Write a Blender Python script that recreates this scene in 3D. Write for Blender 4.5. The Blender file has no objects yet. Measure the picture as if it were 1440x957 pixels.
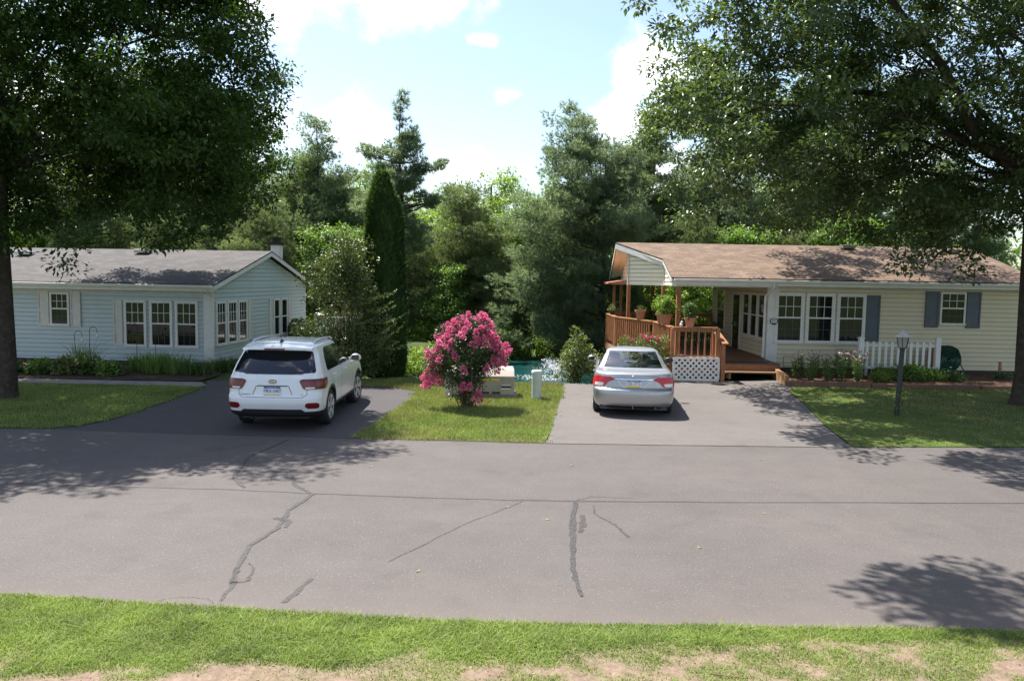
import bpy, math, random
import numpy as np
from mathutils import Vector

random.seed(7)
RNG = np.random.default_rng(11)
scene = bpy.context.scene
COL = scene.collection
R = math.radians
PI = math.pi


# ------------------------------------------------------------------ helpers
def tag(o, label=None, cat=None, group=None, kind=None):
    if label:
        o['label'] = label
    if cat:
        o['category'] = cat
    if group:
        o['group'] = group
    if kind:
        o['kind'] = kind
    return o


def empty(name, loc=(0, 0, 0), rz=0.0):
    o = bpy.data.objects.new(name, None)
    COL.objects.link(o)
    o.location = loc
    o.rotation_euler = (0, 0, rz)
    o.empty_display_size = 0.2
    return o


def copy_tree(o, parent=None):
    c = o.copy()
    COL.objects.link(c)
    if parent:
        c.parent = parent
    for ch in list(o.children):
        copy_tree(ch, c)
    return c


def link_mesh(name, me, m, parent=None, loc=None):
    o = bpy.data.objects.new(name, me)
    COL.objects.link(o)
    if m is not None:
        me.materials.append(m)
    if parent is not None:
        o.parent = parent
    if loc is not None:
        o.location = loc
    return o


def np_mesh(name, V, F, smooth=False):
    """V (n,3); F (m,k) all faces of k corners."""
    me = bpy.data.meshes.new(name)
    V = np.asarray(V, dtype=np.float32)
    F = np.asarray(F, dtype=np.int32)
    m, k = F.shape
    me.vertices.add(len(V))
    me.vertices.foreach_set('co', V.ravel())
    me.loops.add(m * k)
    me.loops.foreach_set('vertex_index', F.ravel())
    me.polygons.add(m)
    me.polygons.foreach_set('loop_start', np.arange(0, m * k, k, dtype=np.int32))
    me.update(calc_edges=True)
    if smooth:
        me.polygons.foreach_set('use_smooth', np.ones(m, dtype=bool))
    me.validate()
    return me


class MB:
    """collects shapes; build() links them as one mesh object"""

    def __init__(s, o=(0, 0, 0), u=(1, 0, 0), n=(0, 1, 0)):
        s.v = []
        s.f = []
        s.frame(o, u, n)

    def frame(s, o=(0, 0, 0), u=(1, 0, 0), n=(0, 1, 0)):
        s.o = Vector(o)
        s.u = Vector(u).normalized()
        s.n = Vector(n).normalized()
        return s

    def P(s, a, b, c):
        return tuple(s.o + s.u * a + s.n * b + Vector((0, 0, c)))

    def add(s, vs, fs):
        k = len(s.v)
        s.v += [tuple(v) for v in vs]
        s.f += [tuple(i + k for i in f) for f in fs]
        return s

    def box(s, a0, a1, b0, b1, c0, c1):
        vs = [s.P(a, b, c) for a in (a0, a1) for b in (b0, b1) for c in (c0, c1)]
        return s.add(vs, [(0, 1, 3, 2), (4, 6, 7, 5), (0, 4, 5, 1), (2, 3, 7, 6), (0, 2, 6, 4), (1, 5, 7, 3)])

    def bar(s, p0, p1, w, h, up=(0, 0, 1)):
        p0, p1 = Vector(p0), Vector(p1)
        d = (p1 - p0).normalized()
        side = d.cross(Vector(up))
        if side.length < 1e-4:
            side = d.cross(Vector((1, 0, 0)))
        side.normalize()
        upv = side.cross(d).normalized()
        vs = []
        for p in (p0, p1):
            for a, b in ((-1, -1), (1, -1), (1, 1), (-1, 1)):
                vs.append(p + side * a * w / 2 + upv * b * h / 2)
        return s.add(vs, [(0, 1, 2, 3), (7, 6, 5, 4), (0, 4, 5, 1), (1, 5, 6, 2), (2, 6, 7, 3), (3, 7, 4, 0)])

    def quad(s, *pts):
        return s.add(pts, [tuple(range(len(pts)))])

    def tube(s, path, rad, n=8, cap=True):
        path = [Vector(p) for p in path]
        if not hasattr(rad, '__len__'):
            rad = [rad] * len(path)
        rings = []
        vs = []
        ref = None
        for i, p in enumerate(path):
            d = (path[min(i + 1, len(path) - 1)] - path[max(i - 1, 0)]).normalized()
            if ref is None:
                ref = d.orthogonal().normalized()
            ref = (ref - d * ref.dot(d))
            if ref.length < 1e-5:
                ref = d.orthogonal()
            ref.normalize()
            b = d.cross(ref)
            for k in range(n):
                a = 2 * PI * k / n
                vs.append(p + (ref * math.cos(a) + b * math.sin(a)) * rad[i])
        fs = []
        for i in range(len(path) - 1):
            for k in range(n):
                fs.append((i * n + k, i * n + (k + 1) % n, (i + 1) * n + (k + 1) % n, (i + 1) * n + k))
        if cap:
            fs.append(tuple(range(n - 1, -1, -1)))
            fs.append(tuple((len(path) - 1) * n + k for k in range(n)))
        return s.add(vs, fs)

    def lathe(s, prof, c=(0, 0, 0), n=20, axis='z'):
        vs = []
        for r, z in prof:
            for k in range(n):
                a = 2 * PI * k / n
                x, y = r * math.cos(a), r * math.sin(a)
                if axis == 'z':
                    vs.append((c[0] + x, c[1] + y, c[2] + z))
                elif axis == 'x':
                    vs.append((c[0] + z, c[1] + x, c[2] + y))
                else:
                    vs.append((c[0] + x, c[1] + z, c[2] + y))
        fs = []
        for i in range(len(prof) - 1):
            for k in range(n):
                fs.append((i * n + k, i * n + (k + 1) % n, (i + 1) * n + (k + 1) % n, (i + 1) * n + k))
        if prof[0][0] > 1e-6:
            fs.append(tuple(range(n - 1, -1, -1)))
        if prof[-1][0] > 1e-6:
            fs.append(tuple((len(prof) - 1) * n + k for k in range(n)))
        return s.add(vs, fs)

    def prism(s, poly, z0, z1):
        n = len(poly)
        vs = [(x, y, z0) for x, y in poly] + [(x, y, z1) for x, y in poly]
        fs = [tuple(range(n - 1, -1, -1)), tuple(range(n, 2 * n))]
        fs += [(i, (i + 1) % n, n + (i + 1) % n, n + i) for i in range(n)]
        return s.add(vs, fs)

    def ball(s, c, r, n=10, m=6, sq=(1, 1, 1)):
        vs = []
        for i in range(m + 1):
            t = PI * i / m
            for k in range(n):
                a = 2 * PI * k / n
                vs.append((c[0] + r * sq[0] * math.sin(t) * math.cos(a), c[1] + r * sq[1] * math.sin(t) * math.sin(a),
                           c[2] + r * sq[2] * math.cos(t)))
        fs = [(i * n + k, (i + 1) * n + k, (i + 1) * n + (k + 1) % n, i * n + (k + 1) % n) for i in range(m) for k in range(n)]
        return s.add(vs, fs)

    def build(s, name, m, parent=None, smooth=None, off=(0, 0, 0), bevel=0.0):
        me = bpy.data.meshes.new(name)
        o3 = Vector(off)
        me.from_pydata([tuple(Vector(v) - o3) for v in s.v], [], s.f)
        me.validate()
        if smooth is not None:
            me.polygons.foreach_set('use_smooth', np.ones(len(me.polygons), dtype=bool))
            me.set_sharp_from_angle(angle=R(smooth))
        me.update()
        o = link_mesh(name, me, m, parent)
        if bevel:
            b = o.modifiers.new('bevel', 'BEVEL')
            b.width = bevel
            b.segments = 2
            b.limit_method = 'ANGLE'
        return o


# ------------------------------------------------------------------ materials
def new_mat(name):
    m = bpy.data.materials.new(name)
    m.use_nodes = True
    nt = m.node_tree
    bs = nt.nodes['Principled BSDF']
    return m, nt, bs


def N(nt, t, **kw):
    n = nt.nodes.new(t)
    for k, v in kw.items():
        if k in n.inputs.keys():
            n.inputs[k].default_value = v
        else:
            setattr(n, k, v)
    return n


def ramp(nt, fac, stops):
    r = nt.nodes.new('ShaderNodeValToRGB')
    els = r.color_ramp.elements
    while len(els) < len(stops):
        els.new(0.5)
    for e, (p, c) in zip(els, stops):
        e.position = p
        e.color = (*c, 1) if len(c) == 3 else c
    nt.links.new(fac, r.inputs[0])
    return r


def mixc(nt, fac, a, b, mode='MIX'):
    n = nt.nodes.new('ShaderNodeMix')
    n.data_type = 'RGBA'
    n.blend_type = mode
    for i, v in ((0, fac), (6, a), (7, b)):
        if hasattr(v, 'is_linked') or hasattr(v, 'links'):
            nt.links.new(v, n.inputs[i])
        else:
            n.inputs[i].default_value = v if not isinstance(v, tuple) else ((*v, 1) if len(v) == 3 else v)
    return n.outputs[2]


def noise(nt, scale, detail=4, rough=0.55, coord='Object', vec=None, dim=None):
    tc = nt.nodes.new('ShaderNodeTexCoord')
    n = nt.nodes.new('ShaderNodeTexNoise')
    n.inputs['Scale'].default_value = scale
    n.inputs['Detail'].default_value = detail
    n.inputs['Roughness'].default_value = rough
    src = tc.outputs[coord]
    if vec:
        mp = nt.nodes.new('ShaderNodeMapping')
        mp.inputs['Scale'].default_value = vec
        nt.links.new(src, mp.inputs[0])
        src = mp.outputs[0]
    nt.links.new(src, n.inputs['Vector'])
    return n.outputs['Fac']


def bump(nt, bs, h, strength=0.3, dist=0.01):
    b = nt.nodes.new('ShaderNodeBump')
    b.inputs['Strength'].default_value = strength
    b.inputs['Distance'].default_value = dist
    nt.links.new(h, b.inputs['Height'])
    nt.links.new(b.outputs[0], bs.inputs['Normal'])


def simple(name, c, rough=0.6, var=0.12, scale=6.0, metal=0.0, spec=0.5, bmp=0.0, vec=None, coat=0.0):
    m, nt, bs = new_mat(name)
    f = noise(nt, scale, 5, 0.6, vec=vec)
    lo = tuple(x * (1 - var) for x in c)
    hi = tuple(min(1, x * (1 + var)) for x in c)
    r = ramp(nt, f, [(0.3, lo), (0.7, hi)])
    nt.links.new(r.outputs[0], bs.inputs['Base Color'])
    bs.inputs['Roughness'].default_value = rough
    bs.inputs['Metallic'].default_value = metal
    bs.inputs['Specular IOR Level'].default_value = spec
    bs.inputs['Coat Weight'].default_value = coat
    if bmp:
        bump(nt, bs, f, bmp, 0.01)
    return m


def leaf_mat(name, cols, rough=0.5, spec=0.4, trans=0.3, tint=(1.25, 1.3, 0.5), patch=0.35):
    m, nt, bs = new_mat(name)
    g = nt.nodes.new('ShaderNodeNewGeometry')
    k = len(cols)
    r = ramp(nt, g.outputs['Random Per Island'], [(i / max(1, k - 1), c) for i, c in enumerate(cols)])
    f = noise(nt, patch, 3, 0.6)
    r2 = ramp(nt, f, [(0.32, (0.72, 0.74, 0.78)), (0.68, (1.2, 1.2, 1.1))])
    c = mixc(nt, 1.0, r.outputs[0], r2.outputs[0], 'MULTIPLY')
    nt.links.new(c, bs.inputs['Base Color'])
    bs.inputs['Roughness'].default_value = rough
    bs.inputs['Specular IOR Level'].default_value = spec
    if trans > 0:
        t = nt.nodes.new('ShaderNodeBsdfTranslucent')
        tc = mixc(nt, 1.0, c, tuple(tint), 'MULTIPLY')
        nt.links.new(tc, t.inputs[0])
        mx = nt.nodes.new('ShaderNodeMixShader')
        mx.inputs[0].default_value = trans
        nt.links.new(bs.outputs[0], mx.inputs[1])
        nt.links.new(t.outputs[0], mx.inputs[2])
        nt.links.new(mx.outputs[0], nt.nodes['Material Output'].inputs[0])
    return m


def siding_mat(name, c, dirt=(0.25, 0.26, 0.2)):
    m, nt, bs = new_mat(name)
    f = noise(nt, 1.4, 6, 0.65, vec=(1, 1, 0.6))
    f2 = noise(nt, 16, 4, 0.6, vec=(0.25, 0.25, 2))
    base = ramp(nt, f2, [(0.25, tuple(x * 0.9 for x in c)), (0.75, tuple(min(1, x * 1.06) for x in c))])
    d = ramp(nt, f, [(0.48, (0, 0, 0)), (0.8, (0.4, 0.4, 0.4))])
    col = mixc(nt, d.outputs[0], base.outputs[0], tuple(a * 0.6 + b * 0.4 for a, b in zip(c, dirt)))
    nt.links.new(col, bs.inputs['Base Color'])
    bs.inputs['Roughness'].default_value = 0.5
    return m


def wood_mat(name, c, var=0.3):
    m, nt, bs = new_mat(name)
    f = noise(nt, 9, 6, 0.65, vec=(2.5, 2.5, 0.35))
    f2 = noise(nt, 1.7, 3, 0.6)
    r = ramp(nt, f, [(0.28, tuple(x * (1 - var) for x in c)), (0.72, tuple(x * (1 + var) for x in c))])
    r2 = ramp(nt, f2, [(0.3, (0.8, 0.8, 0.82)), (0.7, (1.12, 1.08, 1.05))])
    nt.links.new(mixc(nt, 1.0, r.outputs[0], r2.outputs[0], 'MULTIPLY'), bs.inputs['Base Color'])
    bs.inputs['Roughness'].default_value = 0.6
    bump(nt, bs, f, 0.25, 0.004)
    return m


def shingle_mat(name, cols):
    m, nt, bs = new_mat(name)
    uv = nt.nodes.new('ShaderNodeTexCoord')
    mp = nt.nodes.new('ShaderNodeMapping')
    nt.links.new(uv.outputs['UV'], mp.inputs[0])
    br = nt.nodes.new('ShaderNodeTexBrick')
    br.offset = 0.37
    br.inputs['Scale'].default_value = 1.0
    br.inputs['Brick Width'].default_value = 0.34
    br.inputs['Row Height'].default_value = 0.20
    br.inputs['Mortar Size'].default_value = 0.006
    br.inputs['Bias'].default_value = 0.0
    br.inputs['Color1'].default_value = (*cols[0], 1)
    br.inputs['Color2'].default_value = (*cols[1], 1)
    br.inputs['Mortar'].default_value = (*[x * 0.45 for x in cols[0]], 1)
    nt.links.new(mp.outputs[0], br.inputs[0])
    f = noise(nt, 1.3, 6, 0.75)
    r2 = ramp(nt, f, [(0.3, (0.80, 0.80, 0.81)), (0.7, (1.18, 1.17, 1.16))])
    f3 = noise(nt, 9, 4, 0.7, vec=(1, 3, 3))
    r3 = ramp(nt, f3, [(0.3, (0.76, 0.76, 0.76)), (0.7, (1.25, 1.25, 1.25))])
    c = mixc(nt, 1.0, br.outputs[0], r2.outputs[0], 'MULTIPLY')
    c = mixc(nt, 1.0, c, r3.outputs[0], 'MULTIPLY')
    nt.links.new(c, bs.inputs['Base Color'])
    bs.inputs['Roughness'].default_value = 0.9
    bump(nt, bs, br.outputs['Fac'], -0.5, 0.01)
    return m


def asphalt_mat(name, c, dust=None, speck=0.5, edge=None):
    m, nt, bs = new_mat(name)
    tc = nt.nodes.new('ShaderNodeTexCoord')
    big = noise(nt, 0.35, 5, 0.6)
    mid = noise(nt, 2.2, 8, 0.75)
    fine = noise(nt, 38, 6, 0.85)
    r1 = ramp(nt, big, [(0.35, tuple(x * 0.92 for x in c)), (0.68, tuple(x * 1.07 for x in c))])
    r2 = ramp(nt, mid, [(0.3, (0.91, 0.91, 0.92)), (0.7, (1.07, 1.07, 1.07))])
    st = noise(nt, 0.8, 4, 0.6, vec=(0.06, 1.0, 1.0))
    r4 = ramp(nt, st, [(0.35, (0.95, 0.95, 0.955)), (0.65, (1.04, 1.04, 1.035))])
    r3 = ramp(nt, fine, [(0.3, (0.62, 0.62, 0.63)), (0.7, (1.38, 1.37, 1.35))])
    col = mixc(nt, 1.0, r1.outputs[0], r2.outputs[0], 'MULTIPLY')
    col = mixc(nt, 1.0, col, r3.outputs[0], 'MULTIPLY')
    col = mixc(nt, 1.0, col, r4.outputs[0], 'MULTIPLY')
    oil = ramp(nt, noise(nt, 1.3, 2, 0.5), [(0.60, (1, 1, 1)), (0.76, (0.86, 0.86, 0.87))])
    col = mixc(nt, 1.0, col, oil.outputs[0], 'MULTIPLY')
    vo = nt.nodes.new('ShaderNodeTexVoronoi')
    vo.inputs['Scale'].default_value = 27
    nt.links.new(tc.outputs['Object'], vo.inputs[0])
    sp = ramp(nt, vo.outputs['Distance'], [(0.10, (1, 1, 1)), (0.2, (0, 0, 0))])
    pick = nt.nodes.new('ShaderNodeMath')
    pick.operation = 'GREATER_THAN'
    sx = nt.nodes.new('ShaderNodeSeparateColor')
    nt.links.new(vo.outputs['Color'], sx.inputs[0])
    nt.links.new(sx.outputs[0], pick.inputs[0])
    pick.inputs[1].default_value = 0.66
    mu = nt.nodes.new('ShaderNodeMath')
    mu.operation = 'MULTIPLY'
    nt.links.new(sp.outputs[0], mu.inputs[0])
    nt.links.new(pick.outputs[0], mu.inputs[1])
    mu2 = nt.nodes.new('ShaderNodeMath')
    mu2.operation = 'MULTIPLY'
    nt.links.new(mu.outputs[0], mu2.inputs[0])
    mu2.inputs[1].default_value = speck
    col = mixc(nt, mu2.outputs[0], col, (0.30, 0.265, 0.225))
    if dust:
        # sandy dirt lying on the edge of the road: follows the road's own y axis with a ragged border
        sp2 = nt.nodes.new('ShaderNodeSeparateXYZ')
        nt.links.new(tc.outputs['Object'], sp2.inputs[0])
        ad = nt.nodes.new('ShaderNodeMath')
        ad.operation = 'MULTIPLY_ADD'
        nt.links.new(noise(nt, 0.9, 5, 0.65), ad.inputs[0])
        ad.inputs[1].default_value = -1.5
        nt.links.new(sp2.outputs[1], ad.inputs[2])
        mr = nt.nodes.new('ShaderNodeMapRange')
        nt.links.new(ad.outputs[0], mr.inputs[0])
        mr.inputs[1].default_value = dust[0]
        mr.inputs[2].default_value = dust[1]
        mr.inputs[3].default_value = 0.7
        mr.inputs[4].default_value = 0.0
        col = mixc(nt, mr.outputs[0], col, dust[2])
    nt.links.new(col, bs.inputs['Base Color'])
    bs.inputs['Roughness'].default_value = 0.85
    bs.inputs['Specular IOR Level'].default_value = 0.35
    bump(nt, bs, fine, 0.35, 0.006)
    return m


def soil_mat(name, cols, scale=3.0):
    m, nt, bs = new_mat(name)
    f = noise(nt, scale, 8, 0.7)
    r = ramp(nt, f, [(0.25 + 0.5 * i / (len(cols) - 1), c) for i, c in enumerate(cols)])
    nt.links.new(r.outputs[0], bs.inputs['Base Color'])
    bs.inputs['Roughness'].default_value = 0.95
    bs.inputs['Specular IOR Level'].default_value = 0.15
    bump(nt, bs, noise(nt, scale * 9, 5, 0.7), 0.6, 0.02)
    return m


def paint_mat(name, c, metal=0.0, rough=0.25, coat=0.7):
    m, nt, bs = new_mat(name)
    f = noise(nt, 3, 4, 0.6)
    r = ramp(nt, f, [(0.3, tuple(x * 0.96 for x in c)), (0.7, c)])
    nt.links.new(r.outputs[0], bs.inputs['Base Color'])
    bs.inputs['Metallic'].default_value = metal
    bs.inputs['Roughness'].default_value = rough
    bs.inputs['Coat Weight'].default_value = coat
    bs.inputs['Coat Roughness'].default_value = 0.06
    return m


def glossy_dark(name, c, rough=0.06, spec=0.6):
    m, nt, bs = new_mat(name)
    f = noise(nt, 2.5, 3, 0.5)
    r = ramp(nt, f, [(0.3, tuple(x * 0.8 for x in c)), (0.7, tuple(x * 1.2 for x in c))])
    nt.links.new(r.outputs[0], bs.inputs['Base Color'])
    bs.inputs['Roughness'].default_value = rough
    bs.inputs['Specular IOR Level'].default_value = spec
    return m


def window_pane_mat():
    """house glass with pale slatted blinds dimly seen behind it"""
    m, nt, bs = new_mat('house glass')
    tc = nt.nodes.new('ShaderNodeTexCoord')
    w = nt.nodes.new('ShaderNodeTexWave')
    w.wave_type = 'BANDS'
    w.bands_direction = 'Z'
    w.inputs['Scale'].default_value = 7.0
    w.inputs['Distortion'].default_value = 0.4
    nt.links.new(tc.outputs['Object'], w.inputs[0])
    f = noise(nt, 1.6, 3, 0.5)
    r = ramp(nt, w.outputs[0], [(0.2, (0.008, 0.009, 0.010)), (0.9, (0.022, 0.022, 0.021))])
    r2 = ramp(nt, f, [(0.3, (0.5, 0.5, 0.5)), (0.7, (1.3, 1.3, 1.3))])
    nt.links.new(mixc(nt, 1.0, r.outputs[0], r2.outputs[0], 'MULTIPLY'), bs.inputs['Base Color'])
    bs.inputs['Roughness'].default_value = 0.05
    bs.inputs['Specular IOR Level'].default_value = 0.6
    return m


def clear_glass_mat(tint=(0.82, 0.92, 0.94), refl=0.06):
    m = bpy.data.materials.new('car glass')
    m.use_nodes = True
    nt = m.node_tree
    nt.nodes.remove(nt.nodes['Principled BSDF'])
    t = nt.nodes.new('ShaderNodeBsdfTransparent')
    t.inputs[0].default_value = (*tint, 1)
    g = nt.nodes.new('ShaderNodeBsdfGlossy')
    g.inputs['Roughness'].default_value = 0.02
    fr = nt.nodes.new('ShaderNodeFresnel')
    fr.inputs[0].default_value = 3.0
    mx = nt.nodes.new('ShaderNodeMixShader')
    nt.links.new(fr.outputs[0], mx.inputs[0])
    nt.links.new(t.outputs[0], mx.inputs[1])
    nt.links.new(g.outputs[0], mx.inputs[2])
    nt.links.new(mx.outputs[0], nt.nodes['Material Output'].inputs[0])
    return m


M = {}
M['asphalt'] = asphalt_mat('road asphalt', (0.096, 0.085, 0.080), dust=(5.5, 7.0, (0.140, 0.117, 0.101)), speck=0.6)
M['drive_dark'] = asphalt_mat('dark driveway asphalt', (0.060, 0.054, 0.055), speck=0.3)
M['drive_grey'] = asphalt_mat('worn driveway asphalt', (0.120, 0.107, 0.100), speck=0.5)
def tar_mat(name, c, wear):
    m, nt, bs = new_mat(name)
    f = noise(nt, 7, 5, 0.7)
    r = ramp(nt, f, [(0.3, tuple(x * 0.8 for x in c)), (0.7, tuple(x * 1.25 for x in c))])
    nt.links.new(r.outputs[0], bs.inputs['Base Color'])
    bs.inputs['Roughness'].default_value = 0.6
    t = nt.nodes.new('ShaderNodeBsdfTransparent')
    mx = nt.nodes.new('ShaderNodeMixShader')
    g = ramp(nt, noise(nt, 45, 6, 0.75), [(wear - 0.12, (0.85, 0.85, 0.85)), (wear + 0.12, (0, 0, 0))])
    nt.links.new(g.outputs[0], mx.inputs[0])
    nt.links.new(bs.outputs[0], mx.inputs[1])
    nt.links.new(t.outputs[0], mx.inputs[2])
    nt.links.new(mx.outputs[0], nt.nodes['Material Output'].inputs[0])
    return m


M['tar'] = tar_mat('tar sealant', (0.046, 0.043, 0.042), 0.44)
M['tar_light'] = tar_mat('faded tar sealant', (0.052, 0.048, 0.047), 0.53)
M['concrete'] = simple('concrete path', (0.24, 0.215, 0.19), 0.9, 0.25, 4, bmp=0.2)
M['ground'] = soil_mat('woodland ground', [(0.03, 0.045, 0.015), (0.05, 0.075, 0.02), (0.08, 0.085, 0.035)], 1.2)
M['lawn'] = soil_mat('lawn thatch', [(0.04, 0.07, 0.012), (0.075, 0.115, 0.022), (0.16, 0.15, 0.06)], 1.6)
M['mulch'] = soil_mat('mulch', [(0.06, 0.032, 0.02), (0.13, 0.07, 0.045), (0.2, 0.13, 0.09)], 5)
M['white'] = simple('white vinyl trim', (0.72, 0.71, 0.67), 0.45, 0.08, 3)
M['offwhite'] = simple('weathered white trim', (0.66, 0.65, 0.60), 0.5, 0.08, 3)
M['blue_siding'] = siding_mat('pale blue siding', (0.52, 0.60, 0.61))
M['cream_siding'] = siding_mat('cream siding', (0.71, 0.63, 0.44), (0.35, 0.3, 0.2))
M['white_siding'] = siding_mat('warm white siding', (0.93, 0.81, 0.60), (0.45, 0.4, 0.3))
M['blue_shutter'] = simple('slate blue shutter', (0.085, 0.108, 0.132), 0.5, 0.1, 4)
M['white_shutter'] = simple('cream shutter', (0.62, 0.60, 0.55), 0.5, 0.08, 4)
M['grey_shingle'] = shingle_mat('grey shingles', ((0.048, 0.043, 0.041), (0.082, 0.074, 0.071)))
M['tan_shingle'] = shingle_mat('tan shingles', ((0.110, 0.070, 0.046), (0.178, 0.118, 0.079)))
M['pane'] = window_pane_mat()
M['cedar'] = wood_mat('stained cedar', (0.35, 0.148, 0.060), 0.38)
M['deck'] = wood_mat('worn deck boards', (0.17, 0.085, 0.055))
M['timber'] = wood_mat('landscape timber', (0.34, 0.19, 0.09))
M['dark_wood'] = wood_mat('dark wood', (0.05, 0.03, 0.025))
M['black'] = simple('black plastic', (0.018, 0.018, 0.02), 0.5, 0.2, 6)
M['black_metal'] = simple('black painted metal', (0.03, 0.028, 0.028), 0.4, 0.25, 8)
M['rubber'] = simple('tyre rubber', (0.02, 0.02, 0.021), 0.75, 0.2, 9)
M['alloy'] = simple('alloy rim', (0.62, 0.63, 0.65), 0.35, 0.05, 5, metal=0.35)
M['chrome'] = simple('chrome', (0.75, 0.76, 0.78), 0.12, 0.03, 5, metal=1.0)
M['white_paint'] = paint_mat('white car paint', (0.80, 0.795, 0.79))
M['silver_paint'] = paint_mat('silver car paint', (0.40, 0.40, 0.405), metal=0.7, rough=0.36)
M['privacy_glass'] = glossy_dark('privacy glass', (0.006, 0.008, 0.012), 0.03, 0.8)
M['clear_glass'] = clear_glass_mat()
M['red_lens'] = paint_mat('red lamp lens', (0.50, 0.012, 0.018), rough=0.3, coat=0.25)
M['dark_red_lens'] = paint_mat('dark red lamp lens', (0.105, 0.004, 0.006), rough=0.3, coat=0.2)
M['deep_red'] = paint_mat('deep red lamp strip', (0.17, 0.006, 0.009), rough=0.3, coat=0.25)
M['dark_soil'] = soil_mat('dark garden soil', [(0.03, 0.022, 0.016), (0.06, 0.042, 0.03), (0.10, 0.07, 0.05)], 5)
M['clear_lens'] = paint_mat('clear lamp lens', (0.72, 0.66, 0.64), rough=0.15, coat=1.0)
M['seam'] = simple('panel seam', (0.10, 0.10, 0.11), 0.7, 0.1)
M['seat'] = simple('grey seat fabric', (0.62, 0.62, 0.60), 0.85, 0.1, 8)
M['interior'] = simple('dark car interior', (0.07, 0.07, 0.075), 0.8, 0.2, 6)
M['plate_white'] = simple('plate white', (0.75, 0.76, 0.78), 0.4, 0.03)
M['plate_blue'] = simple('plate blue', (0.03, 0.07, 0.26), 0.4, 0.03)
M['plate_yellow'] = simple('plate yellow', (0.70, 0.50, 0.06), 0.4, 0.03)
M['ink'] = simple('dark ink', (0.03, 0.04, 0.09), 0.5, 0.03)
M['beige_metal'] = simple('weathered beige utility metal', (0.36, 0.315, 0.255), 0.5, 0.15, 3)
M['yellow'] = simple('yellow sticker', (0.75, 0.55, 0.04), 0.5, 0.05)
M['pale_green_plastic'] = simple('pale green plastic', (0.55, 0.60, 0.54), 0.5, 0.1, 3)
M['terracotta'] = simple('terracotta', (0.50, 0.19, 0.11), 0.7, 0.15, 5)
M['red_tile'] = simple('red painted awning', (0.42, 0.16, 0.09), 0.7, 0.15, 5)
M['hose'] = simple('dark green hose', (0.012, 0.07, 0.05), 0.25, 0.3, 6)
M['bark'] = soil_mat('oak bark', [(0.025, 0.02, 0.016), (0.06, 0.048, 0.038), (0.10, 0.085, 0.07)], 7)
M['pine_bark'] = soil_mat('pine bark', [(0.04, 0.032, 0.027), (0.08, 0.065, 0.055), (0.12, 0.10, 0.085)], 6)
M['stem'] = simple('plant stem', (0.07, 0.085, 0.03), 0.7, 0.2)
M['twig'] = simple('brown twig', (0.16, 0.10, 0.06), 0.8, 0.2)
M['lamp_glass'] = glossy_dark('old lamp glass', (0.30, 0.29, 0.26), 0.15)
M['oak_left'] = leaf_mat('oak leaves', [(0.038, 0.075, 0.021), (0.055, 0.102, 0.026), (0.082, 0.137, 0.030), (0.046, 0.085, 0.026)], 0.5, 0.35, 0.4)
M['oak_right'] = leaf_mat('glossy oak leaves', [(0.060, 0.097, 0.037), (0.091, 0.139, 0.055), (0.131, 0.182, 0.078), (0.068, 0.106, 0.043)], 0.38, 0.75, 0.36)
M['pine'] = leaf_mat('pine needles', [(0.115, 0.165, 0.09), (0.17, 0.23, 0.13), (0.23, 0.29, 0.17)], 0.5, 0.35, 0.58, (1.15, 1.15, 0.7), 0.5)
M['pine_yellow'] = leaf_mat('light pine needles', [(0.135, 0.175, 0.082), (0.185, 0.235, 0.112), (0.25, 0.29, 0.15)], 0.5, 0.35, 0.45, (1.1, 1.12, 0.7), 0.5)
M['pine_blue'] = leaf_mat('blue pine needles', [(0.13, 0.185, 0.118), (0.185, 0.245, 0.16), (0.25, 0.31, 0.205)], 0.5, 0.35, 0.6, (1.15, 1.15, 0.75), 0.5)
M['broad'] = leaf_mat('broad leaves', [(0.147, 0.232, 0.051), (0.227, 0.332, 0.070), (0.314, 0.415, 0.107)], 0.45, 0.4, 0.42)
M['broad_dark'] = leaf_mat('dark broad leaves', [(0.089, 0.161, 0.040), (0.139, 0.236, 0.058), (0.198, 0.302, 0.080)], 0.45, 0.4, 0.38)
M['arbor'] = leaf_mat('arborvitae sprays', [(0.030, 0.066, 0.022), (0.055, 0.105, 0.034), (0.085, 0.145, 0.05)], 0.6, 0.25, 0.28, patch=2.5)
M['holly'] = leaf_mat('shrub leaves', [(0.050, 0.078, 0.024), (0.087, 0.120, 0.040), (0.132, 0.166, 0.071)], 0.4, 0.5, 0.35, patch=1.5)
M['weed'] = leaf_mat('yellow green leaves', [(0.10, 0.14, 0.045), (0.16, 0.20, 0.07), (0.22, 0.24, 0.10)], 0.45, 0.4, 0.3, patch=2)
M['hosta'] = leaf_mat('garden leaves', [(0.04, 0.08, 0.02), (0.07, 0.125, 0.03), (0.13, 0.19, 0.06)], 0.4, 0.4, 0.3, patch=2)
M['basil'] = leaf_mat('bright pot leaves', [(0.12, 0.20, 0.03), (0.18, 0.28, 0.05), (0.24, 0.33, 0.08)], 0.45, 0.4, 0.35, patch=2)
M['myrtle'] = leaf_mat('myrtle leaves', [(0.022, 0.042, 0.014), (0.04, 0.07, 0.02), (0.065, 0.095, 0.03)], 0.4, 0.5, 0.25, patch=2)
M['petal'] = leaf_mat('pink petals', [(0.70, 0.11, 0.27), (0.80, 0.20, 0.38), (0.85, 0.36, 0.52)], 0.6, 0.2, 0.38, (1.1, 0.9, 1.0), 3)
M['rose'] = leaf_mat('rose petals', [(0.6, 0.03, 0.14), (0.75, 0.06, 0.22)], 0.6, 0.2, 0.3, (1.1, 0.8, 1.0), 3)
M['cone_petal'] = leaf_mat('pale pink petals', [(0.62, 0.40, 0.44), (0.72, 0.54, 0.55)], 0.6, 0.2, 0.3, (1.1, 0.9, 1.0), 3)
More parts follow.
